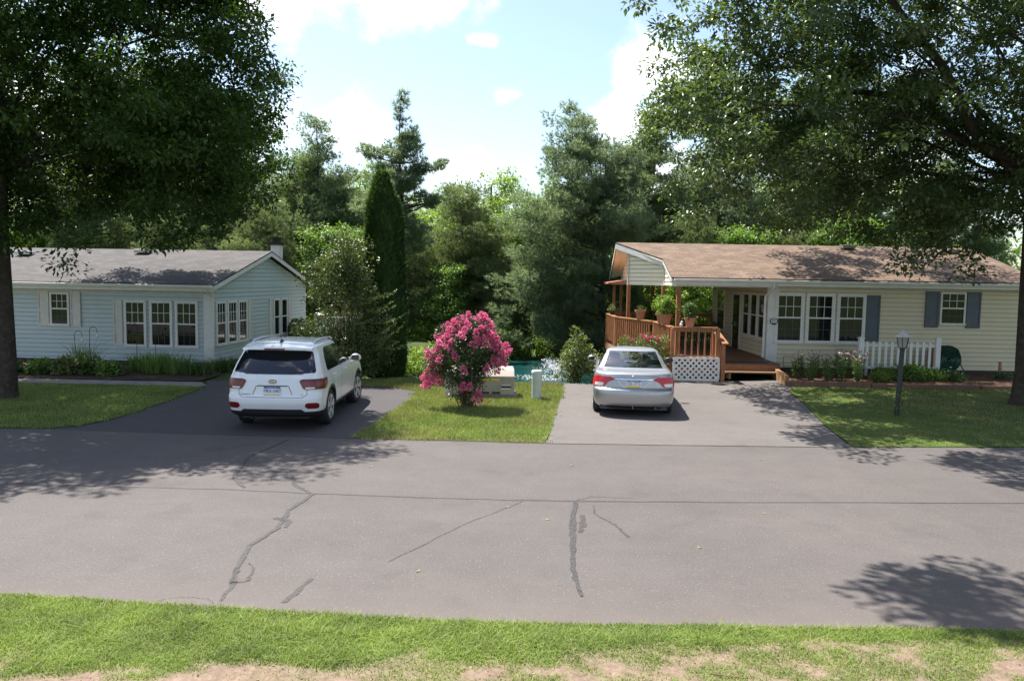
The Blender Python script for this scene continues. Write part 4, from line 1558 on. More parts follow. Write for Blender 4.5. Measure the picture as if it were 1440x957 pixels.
def railing(p, q, zt=RT, zb=None, posts=(True, True), outer=(0, 0)):
    zb = DZ + 0.28 if zb is None else zb
    b = MB()
    L = math.hypot(q[0] - p[0], q[1] - p[1])
    ux, uy = (q[0] - p[0]) / L, (q[1] - p[1]) / L
    b.bar((p[0], p[1], zt), (q[0], q[1], zt), 0.15, 0.04)
    b.bar((p[0] + ux * 0.06, p[1] + uy * 0.06, zt - 0.075), (q[0] - ux * 0.06, q[1] - uy * 0.06, zt - 0.075), 0.04, 0.09)
    b.bar((p[0] + ux * 0.06, p[1] + uy * 0.06, zb), (q[0] - ux * 0.06, q[1] - uy * 0.06, zb), 0.04, 0.09)
    n = max(2, int(L / 0.175))
    for k in range(1, n):
        t = k / n * L
        x, y = p[0] + ux * t + outer[0], p[1] + uy * t + outer[1]
        b.bar((x, y, zb - 0.1), (x, y, zt - 0.022), 0.042, 0.042, up=(-uy, ux, 0))
    for e, on in zip((p, q), posts):
        if on:
            b.bar((e[0], e[1], DZ - 0.3), (e[0], e[1], zt - 0.021), 0.11, 0.11, up=(-uy, ux, 0))
    b.build('railing', M['cedar'], PO, off=PF)


railing((4.9, 23.78), (6.28, 23.78), outer=(0, -0.04))
railing((4.9, 26.85), (4.9, 23.90), posts=(True, False), outer=(-0.04, 0))
railing((3.95, 29.8), (4.86, 26.95), posts=(True, False), outer=(-0.04, -0.01))
railing((3.95, 32.5), (3.95, 29.9), posts=(True, False), outer=(-0.04, 0))
railing((4.3, 34.15), (8.7, 34.15))
# sloping hand rail by the steps
b = MB()
b.bar((6.32, 24.4, 1.56), (6.44, 23.45, 1.16), 0.19, 0.04)
b.bar((6.33, 24.4, 0.0), (6.33, 24.4, 1.53), 0.1, 0.1)
b.bar((6.42, 23.62, -0.02), (6.42, 23.62, 1.20), 0.11, 0.11)
for k in range(3):
    t = (k + 1) / 4
    b.bar((6.33 + 0.09 * t, 24.4 - 0.78 * t, 0.5), (6.33 + 0.09 * t, 24.4 - 0.78 * t, 1.53 - 0.33 * t), 0.04, 0.04)
b.build('stair_rail', M['cedar'], PO, off=PF)
# lattice
b = MB()
x0, x1, z0, z1, yl = 4.93, 6.32, 0.02, 0.70, 23.66
p_ = 0.175
wl = 0.056
k = -12
for sgn in (1, -1):
    for k in range(-8, 24):
        c = x0 + k * p_ if sgn > 0 else x0 + k * p_
        # line x = c + sgn*(z-z0)
        pts = []
        za, zb2 = z0, z1
        xa, xb = c, c + sgn * (z1 - z0)
        # clip to x0..x1
        def clip(xa, za, xb, zb):
            t0, t1 = 0.0, 1.0
            dx = xb - xa
            for lo, hi in ((x0, x1),):
                ta, tb = (lo - xa) / dx, (hi - xa) / dx
                if ta > tb:
                    ta, tb = tb, ta
                t0, t1 = max(t0, ta), min(t1, tb)
            if t1 - t0 < 0.03:
                return None
            return (xa + dx * t0, za + (zb - za) * t0), (xa + dx * t1, za + (zb - za) * t1)
        cl = clip(xa, za, xb, zb2)
        if cl:
            yy = yl if sgn > 0 else yl + 0.009
            b.bar((cl[0][0], yy, cl[0][1]), (cl[1][0], yy, cl[1][1]), wl, 0.008, up=(0, 1, 0))
b.box(x0 - 0.03, x1, yl - 0.018, yl + 0.02, z1 - 0.03, z1 + 0.03)
b.box(x0 - 0.03, x1, yl - 0.018, yl + 0.02, z0 - 0.02, z0 + 0.03)
b.box(x0 - 0.03, x0 + 0.03, yl - 0.017, yl + 0.019, z0 + 0.03, z1 - 0.03)
b.box(x1 - 0.03, x1 + 0.02, yl - 0.017, yl + 0.019, z0 + 0.03, z1 - 0.03)
b.build('lattice', M['lattice_white'], PO, off=PF)
MB().box(4.95, 6.3, 23.80, 23.83, -0.05, 0.68).build('skirt_board', M['dark_wood'], PO, off=PF)
b = MB()
b.box(6.75, 8.55, 24.42, 24.80, 0.17, 0.215)
b.box(6.85, 6.92, 24.46, 24.78, -0.02, 0.169)
b.box(8.35, 8.42, 24.46, 24.78, -0.02, 0.169)
b.build('step', M['timber'], PO, off=PF)
o = MB().box(6.75, 8.3, 25.0, 25.35, DZ + 0.001, DZ + 0.018).build('door_mat', M['black'])
tag(o, 'dark doormat lying at the top of the porch steps', 'doormat')
# house number plaque
NP = empty('house_number', (8.82, 26.30, 1.74))
tag(NP, 'small oval dark framed house number plaque on the white corner post', 'sign')
b = MB()
ov = [(0.105 * math.copysign(abs(math.cos(a)) ** 0.6, math.cos(a)), 0.065 * math.copysign(abs(math.sin(a)) ** 0.6, math.sin(a))) for a in np.linspace(0, 2 * PI, 25)[:-1]]
n_ = len(ov)
vs = [(x * 1.3, -0.012, z * 1.35) for x, z in ov] + [(x * 1.3, -0.0, z * 1.35) for x, z in ov] + [(x, -0.012, z) for x, z in ov] + [(x, -0.004, z) for x, z in ov]
fs = []
for i in range(n_):
    j = (i + 1) % n_
    fs += [(i, j, n_ + j, n_ + i), (2 * n_ + i, 2 * n_ + j, j, i), (3 * n_ + i, 3 * n_ + j, 2 * n_ + j, 2 * n_ + i)]
b.add(vs, fs)
b.box(-0.07, 0.07, -0.010, 0.0, -0.125, -0.075)
b.build('sign_frame', M['black_metal'], NP)
MB().add([(x, -0.005, z) for x, z in ov], [tuple(range(n_ - 1, -1, -1))]).build('sign_face', M['plate_white'], NP)


def text(name, s, size, m, parent, loc, rot, extrude=0.001, sx=1.0):
    cu = bpy.data.curves.new(name, 'FONT')
    cu.body = s
    cu.size = size
    cu.align_x = 'CENTER'
    cu.align_y = 'CENTER'
    cu.extrude = extrude
    cu.resolution_u = 2
    t0_ = bpy.data.objects.new(name, cu)
    COL.objects.link(t0_)
    bpy.context.view_layer.update()
    me = bpy.data.meshes.new_from_object(t0_.evaluated_get(bpy.context.evaluated_depsgraph_get()))
    me.name = name
    bpy.data.objects.remove(t0_)
    me.materials.clear()
    t = link_mesh(name, me, m, parent)
    t.location = loc
    t.rotation_euler = rot
    t.scale = (sx, 1, 1)
    return t


text('sign_digits', '870', 0.1, M['ink'], NP, (0, -0.008, 0), (R(90), 0, 0))


# ------------------------------------------------------------------ cars
def pchip(xk, yk):
    xk = np.asarray(xk, float)
    yk = np.asarray(yk, float)
    h = np.diff(xk)
    d = np.diff(yk) / h
    m = np.zeros(len(xk))
    for i in range(1, len(xk) - 1):
        if d[i - 1] * d[i] > 0:
            w1, w2 = 2 * h[i] + h[i - 1], h[i] + 2 * h[i - 1]
            m[i] = (w1 + w2) / (w1 / d[i - 1] + w2 / d[i])
    m[0], m[-1] = d[0], d[-1]

    def ev(x):
        x = np.clip(x, xk[0], xk[-1])
        i = np.clip(np.searchsorted(xk, x, side='right') - 1, 0, len(xk) - 2)
        t = (x - xk[i]) / h[i]
        return ((1 + 2 * t) * (1 - t) ** 2 * yk[i] + t * (1 - t) ** 2 * h[i] * m[i] + t * t * (3 - 2 * t) * yk[i + 1] + t * t * (t - 1) * h[i] * m[i + 1])
    return ev


class Car:
    """body as stacked plan outlines; s in -1..1 runs round the tail, |s|>1 along the flank in metres"""

    def __init__(c, levels, nr=3.2, nf=3.0):
        z = [l[0] for l in levels]
        c.z0, c.z1 = z[0], z[-1]
        c.w, c.yr, c.yf, c.cr, c.cf = [pchip(z, [l[i] for l in levels]) for i in range(1, 6)]
        c.nr, c.nf = nr, nf

    def pt(c, s, z):
        w, yr, yf, cr, cf = c.w(z), c.yr(z), c.yf(z), c.cr(z), c.cf(z)
        sg = 1 if s >= 0 else -1
        a = abs(s)
        if a <= 1:
            th = a * PI / 2
            return Vector((sg * w * math.sin(th) ** (2 / c.nr), yr + cr * (1 - max(0.0, math.cos(th)) ** (2 / c.nr)), z))
        y = yr + cr + (a - 1)
        ye = yf - cf
        if y <= ye:
            t = (y - yr - cr) / max(0.1, ye - yr - cr)
            return Vector((sg * (w - 0.02 * t * t), y, z))
        th = min(1.0, (y - ye) / max(cf, 1e-3)) * PI / 2
        return Vector((sg * (w - 0.02) * max(0.0, math.cos(th)) ** (2 / c.nf), ye + cf * math.sin(th) ** (2 / c.nf), z))

    def nrm(c, s, z):
        e = 0.004
        a = c.pt(s + e, z) - c.pt(s - e, z)
        b = c.pt(s, min(c.z1, z + 0.01)) - c.pt(s, max(c.z0, z - 0.01))
        n = a.cross(b)
        if n.length < 1e-9:
            return Vector((0, -1, 0))
        return n.normalized()

    def s_of_x(c, x, z):
        q = min(1.0, abs(x) / c.w(z))
        return math.copysign(math.asin(q ** (c.nr / 2)) / (PI / 2), x)

    def s_of_y(c, y, z, side=1):
        """flank position"""
        y0 = c.yr(z) + c.cr(z)
        if y >= y0:
            return side * (1 + y - y0)
        q = min(1.0, max(0.0, 1 - (y - c.yr(z)) / c.cr(z)))
        return side * math.acos(q ** (c.nr / 2)) / (PI / 2)

    def body(c, name, m, parent, holes=(), arches=(), dz=0.016):
        zs = np.arange(c.z0, c.z1 - 1e-6, dz).tolist() + [c.z1]
        tail = [i / 24 for i in range(25)]
        NS, NF = 90, 16
        vs = []
        S = []
        for z in zs:
            row = []
            y0 = c.yr(z) + c.cr(z)
            ye = c.yf(z) - c.cf(z)
            L = max(0.02, ye - y0)
            right = [s for s in tail] + [1 + L * k / NS for k in range(1, NS + 1)] + [1 + L + c.cf(z) * k / NF for k in range(1, NF + 1)]
            row = [-s for s in right[::-1]] + right[1:]
            S.append(row)
            vs += [c.pt(s, z) for s in row]
        n = len(S[0])
        fs = []
        for i in range(len(zs) - 1):
            zc = (zs[i] + zs[i + 1]) / 2
            for k in range(n - 1):
                sc = (S[i][k] + S[i + 1][k + 1]) / 2
                p = (vs[i * n + k] + vs[(i + 1) * n + k + 1]) / 2
                if any(h(sc, zc, p) for h in holes):
                    continue
                if any((p.y - ay) ** 2 + (p.z - az_) ** 2 < ar * ar and abs(sc) > 0.55 for ay, az_, ar in arches):
                    continue
                fs.append((i * n + k, i * n + k + 1, (i + 1) * n + k + 1, (i + 1) * n + k))
        k = len(vs)
        cy = (c.yr(c.z1) + c.yf(c.z1)) / 2
        vs.append(Vector((0, cy, c.z1 + 0.004)))
        t0 = (len(zs) - 1) * n
        for j in range(n - 1):
            fs.append((t0 + j, t0 + j + 1, k))
        mb = MB().add(vs, fs)
        return mb.build(name, m, parent, smooth=38)

    def patch(c, name, m, parent, rows, off=0.004, nz=12, ns=20, depth=0.012, smooth=60, build=True, mb=None):
        """rows: (z, sL, sR) from bottom to top"""
        zk = [r[0] for r in rows]
        fl, fr = pchip(zk, [r[1] for r in rows]), pchip(zk, [r[2] for r in rows])
        vs = []
        for dep in (off, off - depth):
            for i in range(nz + 1):
                z = zk[0] + (zk[-1] - zk[0]) * i / nz
                a, b = float(fl(z)), float(fr(z))
                for j in range(ns + 1):
                    s = a + (b - a) * j / ns
                    vs.append(c.pt(s, z) + c.nrm(s, z) * dep)
        W = ns + 1
        T = W * (nz + 1)
        fs = [(i * W + j, i * W + j + 1, (i + 1) * W + j + 1, (i + 1) * W + j) for i in range(nz) for j in range(ns)]
        bd = [j for j in range(ns)] + [i * W + ns for i in range(nz)] + [nz * W + j for j in range(ns, 0, -1)] + [i * W for i in range(nz, 0, -1)]
        for q in range(len(bd)):
            a, b = bd[q], bd[(q + 1) % len(bd)]
            fs.append((b, a, T + a, T + b))
        mb = mb or MB()
        mb.add(vs, fs)
        return mb.build(name, m, parent, smooth=smooth) if build else mb

    def line(c, mb, pts, wd=0.008, off=0.002, steps=10):
        """thin seam following (s,z) points on the skin"""
        P = []
        for (s0, za), (s1, zb) in zip(pts[:-1], pts[1:]):
            for k in range(steps):
                t = k / steps
                P.append((s0 + (s1 - s0) * t, za + (zb - za) * t))
        P.append(pts[-1])
        Q = [c.pt(*p) + c.nrm(*p) * off for p in P]
        NN = [c.nrm(*p) for p in P]
        vs = []
        for i, q in enumerate(Q):
            d = (Q[min(i + 1, len(Q) - 1)] - Q[max(0, i - 1)])
            sd_ = d.cross(NN[i])
            if sd_.length < 1e-9:
                sd_ = Vector((1, 0, 0))
            sd_.normalize()
            vs += [q + sd_ * wd / 2, q - sd_ * wd / 2]
        mb.add(vs, [(2 * i, 2 * i + 1, 2 * i + 3, 2 * i + 2) for i in range(len(Q) - 1)])


def wheel(parent, x, y, r, wd, side, steer=0.0, spokes=5, tyre_h=0.115):
    t = MB()
    ri = r - tyre_h
    pr = [(ri, -wd / 2 + 0.015), (r - 0.045, -wd / 2), (r - 0.012, -wd / 2 + 0.02), (r, -wd / 2 + 0.05), (r, wd / 2 - 0.05), (r - 0.012, wd / 2 - 0.02), (r - 0.045, wd / 2), (ri, wd / 2 - 0.015)]
    t.lathe(pr, (0, 0, 0), 40, 'x')
    o = t.build('wheel', M['rubber'], parent, smooth=40)
    o.location = (x, y, r)
    o.rotation_euler = (0, 0, steer)
    s = side
    b = MB()
    rim = [(ri + 0.004, s * (wd / 2 - 0.01)), (ri - 0.02, s * (wd / 2 - 0.02)), (ri - 0.028, s * (wd / 2 - 0.075)), (0.0, s * (wd / 2 - 0.085))]
    b.lathe(rim, (0, 0, 0), 36, 'x')
    hub = b.build('rim_well', M['black_metal'], o, smooth=40)
    b = MB()
    b.lathe([(ri + 0.003, s * (wd / 2 - 0.012)), (ri + 0.003, s * (wd / 2 - 0.004)), (ri - 0.018, s * (wd / 2 - 0.004)), (ri - 0.022, s * (wd / 2 - 0.03))], (0, 0, 0), 36, 'x')
    b.lathe([(0.065, s * (wd / 2 - 0.08)), (0.06, s * (wd / 2 - 0.03)), (0.0, s * (wd / 2 - 0.026))], (0, 0, 0), 16, 'x')
    for k in range(spokes):
        for da in (-0.14, 0.14):
            a = 2 * PI * k / spokes + 0.3
            xx = s * (wd / 2 - 0.016)
            b.bar((xx - s * 0.008, 0.04 * math.cos(a + da * 2), 0.04 * math.sin(a + da * 2)), (xx + s * 0.012, (ri - 0.01) * math.cos(a + da), (ri - 0.01) * math.sin(a + da)), 0.032, 0.03, up=(1, 0, 0))
    b.build('rim', M['alloy'], o, smooth=40)
    return o


def arch_ring(c, parent, m, ay, az_, r0_, r1_, side, a0=-0.2, a1=PI + 0.2, off=0.006, name='arch_trim'):
    vs, fs = [], []
    K = 30
    for k in range(K + 1):
        a = a0 + (a1 - a0) * k / K
        for rr, do in ((r0_, off), (r1_, off), (r1_, -0.02), (r0_, -0.07)):
            y, z = ay + rr * math.cos(a), max(c.z0 + 0.001, az_ + rr * math.sin(a))
            s = c.s_of_y(y, z, side)
            vs.append(c.pt(s, z) + c.nrm(s, z) * do)
    for k in range(K):
        for q in range(4):
            fs.append((k * 4 + q, k * 4 + (q + 1) % 4, (k + 1) * 4 + (q + 1) % 4, (k + 1) * 4 + q))
    return MB().add(vs, fs).build(name, m, parent, smooth=40)


def plate(parent, loc, tilt, nums, bands):
    """bands: list of (material, z0, z1) parts of the plate face"""
    b = MB().box(-0.158, 0.158, -0.004, 0.004, -0.08, 0.08)
    p = b.build('licence_plate', bands[0][0], parent)
    p.location = loc
    p.rotation_euler = (tilt, 0, 0)
    for mm, z0, z1 in bands[1:]:
        MB().box(-0.152, 0.152, -0.0055, -0.0041, z0, z1).build('plate_band', mm, p)
    text('plate_number', nums, 0.085, M['ink'], p, (0, -0.007, -0.002), (R(90), 0, 0), 0.0008, 0.85)
    text('plate_heading', 'PENNSYLVANIA', 0.026, M['plate_white'], p, (0, -0.0075, 0.062), (R(90), 0, 0), 0.0006)
    return p


# ---------- white SUV
SUV = empty('parked_suv', (-4.60, 14.85, 0.004), 0)
SUV.scale = (1.03, 1.03, 1.03)
tag(SUV, 'white SUV with dark rear window parked on the dark left driveway', 'car')
# z, half width, tail y, nose y, tail corner depth, nose corner depth
lv = [(0.27, 0.80, 0.16, 4.35, 0.40, 0.6), (0.33, 0.86, 0.07, 4.55, 0.42, 0.7), (0.42, 0.885, 0.035, 4.62, 0.42, 0.7), (0.55, 0.895, 0.0, 4.65, 0.42, 0.7), (0.64, 0.90, 0.005, 4.66, 0.42, 0.7),
      (0.70, 0.90, 0.045, 4.64, 0.42, 0.7), (0.85, 0.90, 0.065, 4.58, 0.42, 0.8), (0.98, 0.89, 0.085, 4.40, 0.42, 0.9), (1.03, 0.875, 0.105, 4.0, 0.40, 0.9), (1.07, 0.86, 0.125, 3.55, 0.38, 0.8), (1.12, 0.845, 0.155, 3.35, 0.36, 0.7),
      (1.30, 0.785, 0.28, 2.95, 0.32, 0.55), (1.48, 0.715, 0.42, 2.55, 0.28, 0.45), (1.56, 0.68, 0.43, 2.38, 0.25, 0.4), (1.60, 0.645, 0.47, 2.25, 0.25, 0.4), (1.635, 0.57, 0.62, 2.05, 0.28, 0.4), (1.655, 0.42, 0.85, 1.8, 0.3, 0.4), (1.662, 0.2, 1.1, 1.6, 0.2, 0.2)]
sv = Car(lv, 3.4, 3.0)
WR, AX0, AX1 = 0.355, 0.98, 3.68
sv.body('body', M['white_paint'], SUV, arches=((AX0, WR, 0.415), (AX1, WR, 0.415)))
X = sv.s_of_x
Yy = sv.s_of_y
# rear window
rows = [(1.075, X(-0.52, 1.075), X(0.52, 1.075)), (1.09, X(-0.745, 1.09), X(0.745, 1.09)), (1.13, X(-0.765, 1.13), X(0.765, 1.13)), (1.30, X(-0.715, 1.3), X(0.715, 1.3)), (1.46, X(-0.655, 1.46), X(0.655, 1.46)), (1.50, X(-0.61, 1.5), X(0.61, 1.5))]
sv.patch('rear_window', M['privacy_glass'], SUV, rows, 0.006, 16, 30)
# roof spoiler
b = MB()
sp = []
for i in range(25):
    x = -0.66 + 1.32 * i / 24
    q = abs(x) / 0.66
    sp.append((x, 0.22 + 0.16 * q ** 4, 1.535 - 0.035 * q ** 3))
vs = []
for x, y, z in sp:
    vs += [(x, y, z), (x, y + 0.015, z + 0.045), (x * 0.99, 0.62, 1.632 - 0.055 * (abs(x) / 0.66) ** 2.2), (x * 0.99, 0.58, 1.535)]
fs = []
for i in range(24):
    for q in range(4):
        fs.append((i * 4 + q, i * 4 + (q + 1) % 4, (i + 1) * 4 + (q + 1) % 4, (i + 1) * 4 + q))
fs += [(0, 1, 2, 3), (99, 98, 97, 96)]
so2 = MB().add(vs, fs).build('spoiler', M['white_paint'], SUV, smooth=50)
MB().box(-0.19, 0.19, 0.205, 0.215, 1.525, 1.553).build('brake_light', M['dark_red_lens'], so2)
# side glass, one dark band each side with pillars
for sd_ in (-1, 1):
    g = [(1.085, Yy(0.86, 1.085, sd_), Yy(3.05, 1.085, sd_)), (1.12, Yy(0.80, 1.12, sd_), Yy(3.00, 1.12, sd_)), (1.30, Yy(0.86, 1.3, sd_), Yy(2.62, 1.3, sd_)), (1.46, Yy(0.98, 1.46, sd_), Yy(2.24, 1.46, sd_)), (1.515, Yy(1.12, 1.515, sd_), Yy(2.05, 1.515, sd_))]
    if sd_ < 0:
        g = [(z, b_, a_) for z, a_, b_ in g]
    so3 = sv.patch('side_window', M['privacy_glass'], SUV, g, 0.006, 14, 40)
    mb = MB()
    sv.line(mb, [(Yy(1.95, 1.09, sd_), 1.09), (Yy(1.90, 1.51, sd_), 1.51)], 0.05, 0.009)
    mb.build('door_pillar', M['black'], so3)
    # door seams
    mb = MB()
    for y0, y1 in ((1.93, 1.93), (2.98, 3.05)):
        mb = MB()
        sv.line(mb, [(Yy(y0, 1.08, sd_), 1.08), (Yy(y1, 0.7, sd_), 0.7), (Yy(y1 - 0.02, 0.40, sd_), 0.40)], 0.010, 0.003)
        mb.build('door_seam', M['seam'], SUV)
    mb = MB()
    sv.line(mb, [(Yy(0.92, 1.08, sd_), 1.08), (Yy(1.08, 0.86, sd_), 0.86), (Yy(1.36, 0.62, sd_), 0.62), (Yy(1.42, 0.42, sd_), 0.42)], 0.010, 0.003)
    mb.build('door_seam', M['seam'], SUV)
    for y0 in (1.20, 2.22):
        s_ = Yy(y0 + 0.1, 0.96, sd_)
        p_ = sv.pt(s_, 0.965) + sv.nrm(s_, 0.965) * 0.02
        MB().tube([(p_.x - sd_ * 0.022, p_.y - 0.11, p_.z), (p_.x, p_.y - 0.08, p_.z), (p_.x, p_.y + 0.08, p_.z), (p_.x - sd_ * 0.022, p_.y + 0.11, p_.z)], 0.016, 8).build('door_handle', M['white_paint'], SUV, smooth=50)
    arch_ring(sv, SUV, M['black'], AX0, WR, 0.385, 0.445, sd_)
    arch_ring(sv, SUV, M['black'], AX1, WR, 0.385, 0.445, sd_)
    g = [(0.275, Yy(1.40, 0.275, sd_), Yy(3.26, 0.275, sd_)), (0.38, Yy(1.42, 0.38, sd_), Yy(3.24, 0.38, sd_))]
    if sd_ < 0:
        g = [(z, b_, a_) for z, a_, b_ in g]
    sv.patch('sill_cladding', M['black'], SUV, g, 0.012, 5, 20)
    # tail lamp wrapping the corner
    r_ = [(0.80, X(0.60, 0.80), Yy(0.46, 0.80)), (0.83, X(0.565, 0.83), Yy(0.53, 0.83)), (0.90, X(0.525, 0.9), Yy(0.57, 0.9)), (0.965, X(0.50, 0.965), Yy(0.585, 0.965)), (0.99, X(0.56, 0.99), Yy(0.55, 0.99))]
    mm = [(z, -b_, -a_) for z, a_, b_ in r_] if sd_ < 0 else r_
    tl = sv.patch('tail_lamp', M['dark_red_lens'], SUV, mm, 0.016, 12, 24)
    r_ = [(0.86, X(0.55, 0.86), Yy(0.52, 0.86)), (0.94, X(0.53, 0.94), Yy(0.55, 0.94))]
    mm = [(z, -b_, -a_) for z, a_, b_ in r_] if sd_ < 0 else r_
    sv.patch('lamp_strip', M['deep_red'], tl, mm, 0.019, 4, 20, 0.004)
    r_ = [(0.812, X(0.62, 0.812), X(0.76, 0.812)), (0.842, X(0.60, 0.842), X(0.77, 0.842))]
    mm = [(z, -b_, -a_) for z, a_, b_ in r_] if sd_ < 0 else r_
    sv.patch('reverse_lamp', M['clear_lens'], tl, mm, 0.019, 3, 10, 0.004)
    r_ = [(0.445, X(0.66, 0.445), X(0.83, 0.445)), (0.49, X(0.61, 0.49), X(0.845, 0.49)), (0.535, X(0.62, 0.535), X(0.84, 0.535)), (0.555, X(0.66, 0.555), X(0.80, 0.555))]
    mm = [(z, -b_, -a_) for z, a_, b_ in r_] if sd_ < 0 else r_
    sv.patch('reflector', M['deep_red'], SUV, mm, 0.008, 6, 10)
    wheel(SUV, sd_ * (0.885 - 0.11), AX0, WR, 0.225, sd_)
    wheel(SUV, sd_ * (0.885 - 0.115), AX1, WR, 0.225, sd_, steer=R(-7) if True else 0)
    # mirror
    mb = MB()
    mb.ball((sd_ * 0.985, 2.93, 1.13), 0.12, 12, 8, (1.0, 0.62, 0.72))
    mb.bar((sd_ * 0.85, 2.96, 1.09), (sd_ * 0.95, 2.94, 1.10), 0.06, 0.05)
    mo = mb.build('wing_mirror', M['white_paint'], SUV, smooth=60)
    MB().box(sd_ * 0.985 - 0.085, sd_ * 0.985 + 0.085, 2.853, 2.859, 1.075, 1.185).build('mirror_glass', M['privacy_glass'], mo)
    # roof rail
    MB().tube([(sd_ * 0.60, 0.75, 1.605), (sd_ * 0.60, 0.85, 1.655), (sd_ * 0.60, 1.4, 1.672), (sd_ * 0.60, 2.1, 1.645), (sd_ * 0.60, 2.25, 1.60)], 0.017, 8).build('roof_rail', M['alloy'], SUV, smooth=60)
# black lower bumper, plate recess edge and tailgate seams
sv.patch('lower_bumper', M['black'], SUV, [(0.275, -Yy(0.55, 0.275), Yy(0.55, 0.275)), (0.33, -Yy(0.57, 0.33), Yy(0.57, 0.33)), (0.385, -Yy(0.57, 0.385), Yy(0.57, 0.385))], 0.010, 8, 60)
sv.patch('bumper_insert', M['black'], SUV, [(0.385, X(-0.60, 0.385), X(0.60, 0.385)), (0.43, X(-0.54, 0.43), X(0.54, 0.43))], 0.0105, 4, 20)
mb = MB()
sv.line(mb, [(X(-0.64, 0.80), 0.80), (X(-0.635, 0.70), 0.70), (X(-0.56, 0.655), 0.655), (X(0.56, 0.655), 0.655), (X(0.635, 0.70), 0.70), (X(0.64, 0.80), 0.80)], 0.009, 0.003)
sv.line(mb, [(X(-0.37, 0.70), 0.70), (X(-0.30, 0.86), 0.86), (X(0.30, 0.86), 0.86), (X(0.37, 0.70), 0.70)], 0.012, 0.003)
sv.line(mb, [(X(-0.28, 0.868), 0.868), (X(0.28, 0.868), 0.868)], 0.016, 0.003)
mb.build('tailgate_seam', M['seam'], SUV)
plate(SUV, (0, sv.pt(0, 0.775).y - 0.014, 0.775), R(-4), 'MRX-2487', [(M['plate_white'], 0, 0), (M['plate_blue'], 0.046, 0.079), (M['plate_yellow'], -0.079, -0.062)])
y_ = sv.pt(0, 0.945).y
b = MB()
K = 28
vs, fs = [], []
for k in range(K):
    a = 2 * PI * k / K
    for rx, rz, dy in ((0.078, 0.040, -0.004), (0.074, 0.036, -0.016), (0.064, 0.027, -0.016), (0.060, 0.024, -0.004)):
        vs.append((rx * math.cos(a), y_ + dy, 0.945 + rz * math.sin(a)))
for k in range(K):
    for q in range(3):
        fs.append((k * 4 + q, k * 4 + q + 1, ((k + 1) % K) * 4 + q + 1, ((k + 1) % K) * 4 + q))
b.add(vs, fs)
em = b.build('emblem', M['seam'], SUV, smooth=50)
MB().add([(0.066 * math.cos(2 * PI * k / K), y_ - 0.008, 0.945 + 0.029 * math.sin(2 * PI * k / K)) for k in range(K)], [tuple(range(K))]).build('emblem_face', M['chrome'], em)
text('emblem_letters', 'KIA', 0.04, M['seam'], em, (0, y_ - 0.011, 0.945), (R(90), 0, 0))
text('model_badge', 'SORENTO', 0.036, M['seam'], SUV, (X(0, 1) - 0.50, sv.pt(X(-0.5, 0.70), 0.705).y - 0.008, 0.705), (R(90), 0, R(-3)), 0.001, 1.2)
text('model_badge', 'LX', 0.036, M['seam'], SUV, (0.55, sv.pt(X(0.55, 0.70), 0.705).y - 0.008, 0.705), (R(90), 0, R(4)), 0.001)
# antenna fin, wiper, exhaust pieces
b = MB()
b.add([(-0.03, 0.62, 1.640), (0.03, 0.62, 1.640), (0.0, 0.86, 1.655), (0, 0.66, 1.70)], [(0, 1, 3), (1, 2, 3), (2, 0, 3), (0, 2, 1)])
b.tube([(0, 0.66, 1.66), (0, 0.60, 1.80)], 0.006, 6)
b.build('antenna', M['black'], SUV)
MB().tube([(-0.05, 0.155, 1.09), (0.12, 0.15, 1.10), (0.52, 0.165, 1.125)], 0.012, 6).build('wiper', M['black'], SUV)
b = MB()
b.box(-0.62, 0.62, 0.25, 4.2, 0.23, 0.29)
b.box(-0.64, 0.64, 0.3, 4.4, 0.29, 0.9)
b.build('underbody', M['interior'], SUV)
b = MB()
b.tube([(-0.45, 0.24, 0.235), (-0.45, 0.6, 0.24)], 0.03, 10)
b.build('exhaust', M['black_metal'], SUV, smooth=50)

# ---------- silver sedan
SED = empty('parked_sedan', (2.70, 17.02, 0.004), R(-6.5))
tag(SED, 'silver four door sedan parked on the worn right driveway by the porch', 'car')
lv = [(0.19, 0.76, 0.16, 4.2, 0.40, 0.6), (0.27, 0.845, 0.06, 4.38, 0.44, 0.7), (0.36, 0.88, 0.02, 4.44, 0.46, 0.8), (0.50, 0.90, 0.0, 4.49, 0.48, 0.8), (0.60, 0.905, 0.012, 4.48, 0.48, 0.8), (0.635, 0.905, 0.05, 4.46, 0.48, 0.8), (0.66, 0.905, 0.085, 4.44, 0.48, 0.8),
      (0.76, 0.90, 0.10, 4.36, 0.50, 0.9), (0.86, 0.89, 0.115, 4.15, 0.52, 0.9), (0.93, 0.875, 0.135, 3.85, 0.52, 0.9), (0.965, 0.855, 0.16, 3.60, 0.50, 0.8), (0.985, 0.835, 0.24, 3.42, 0.46, 0.7), (1.0, 0.815, 0.45, 3.32, 0.42, 0.6), (1.015, 0.795, 0.66, 3.24, 0.38, 0.5),
      (1.05, 0.77, 0.78, 3.12, 0.34, 0.5), (1.20, 0.69, 1.08, 2.75, 0.28, 0.45), (1.32, 0.625, 1.34, 2.45, 0.26, 0.4), (1.37, 0.585, 1.48, 2.28, 0.26, 0.4), (1.40, 0.52, 1.60, 2.12, 0.26, 0.35), (1.42, 0.40, 1.75, 2.0, 0.2, 0.2), (1.428, 0.2, 1.85, 1.92, 0.1, 0.1)]
se = Car(lv, 3.0, 2.8)
X = se.s_of_x
Yy = se.s_of_y
def in_rear(s, z, p):
    return 1.045 < z < 1.345 and abs(p.x) < 0.655 - (z - 1.045) * 0.42 and p.y < 1.75 and abs(s) < 1
def in_side(s, z, p):
    return 1.03 < z < 1.32 and abs(s) > 0.9 and 1.22 + (z - 1.03) * 1.0 < p.y < 3.0 - (z - 1.03) * 1.9
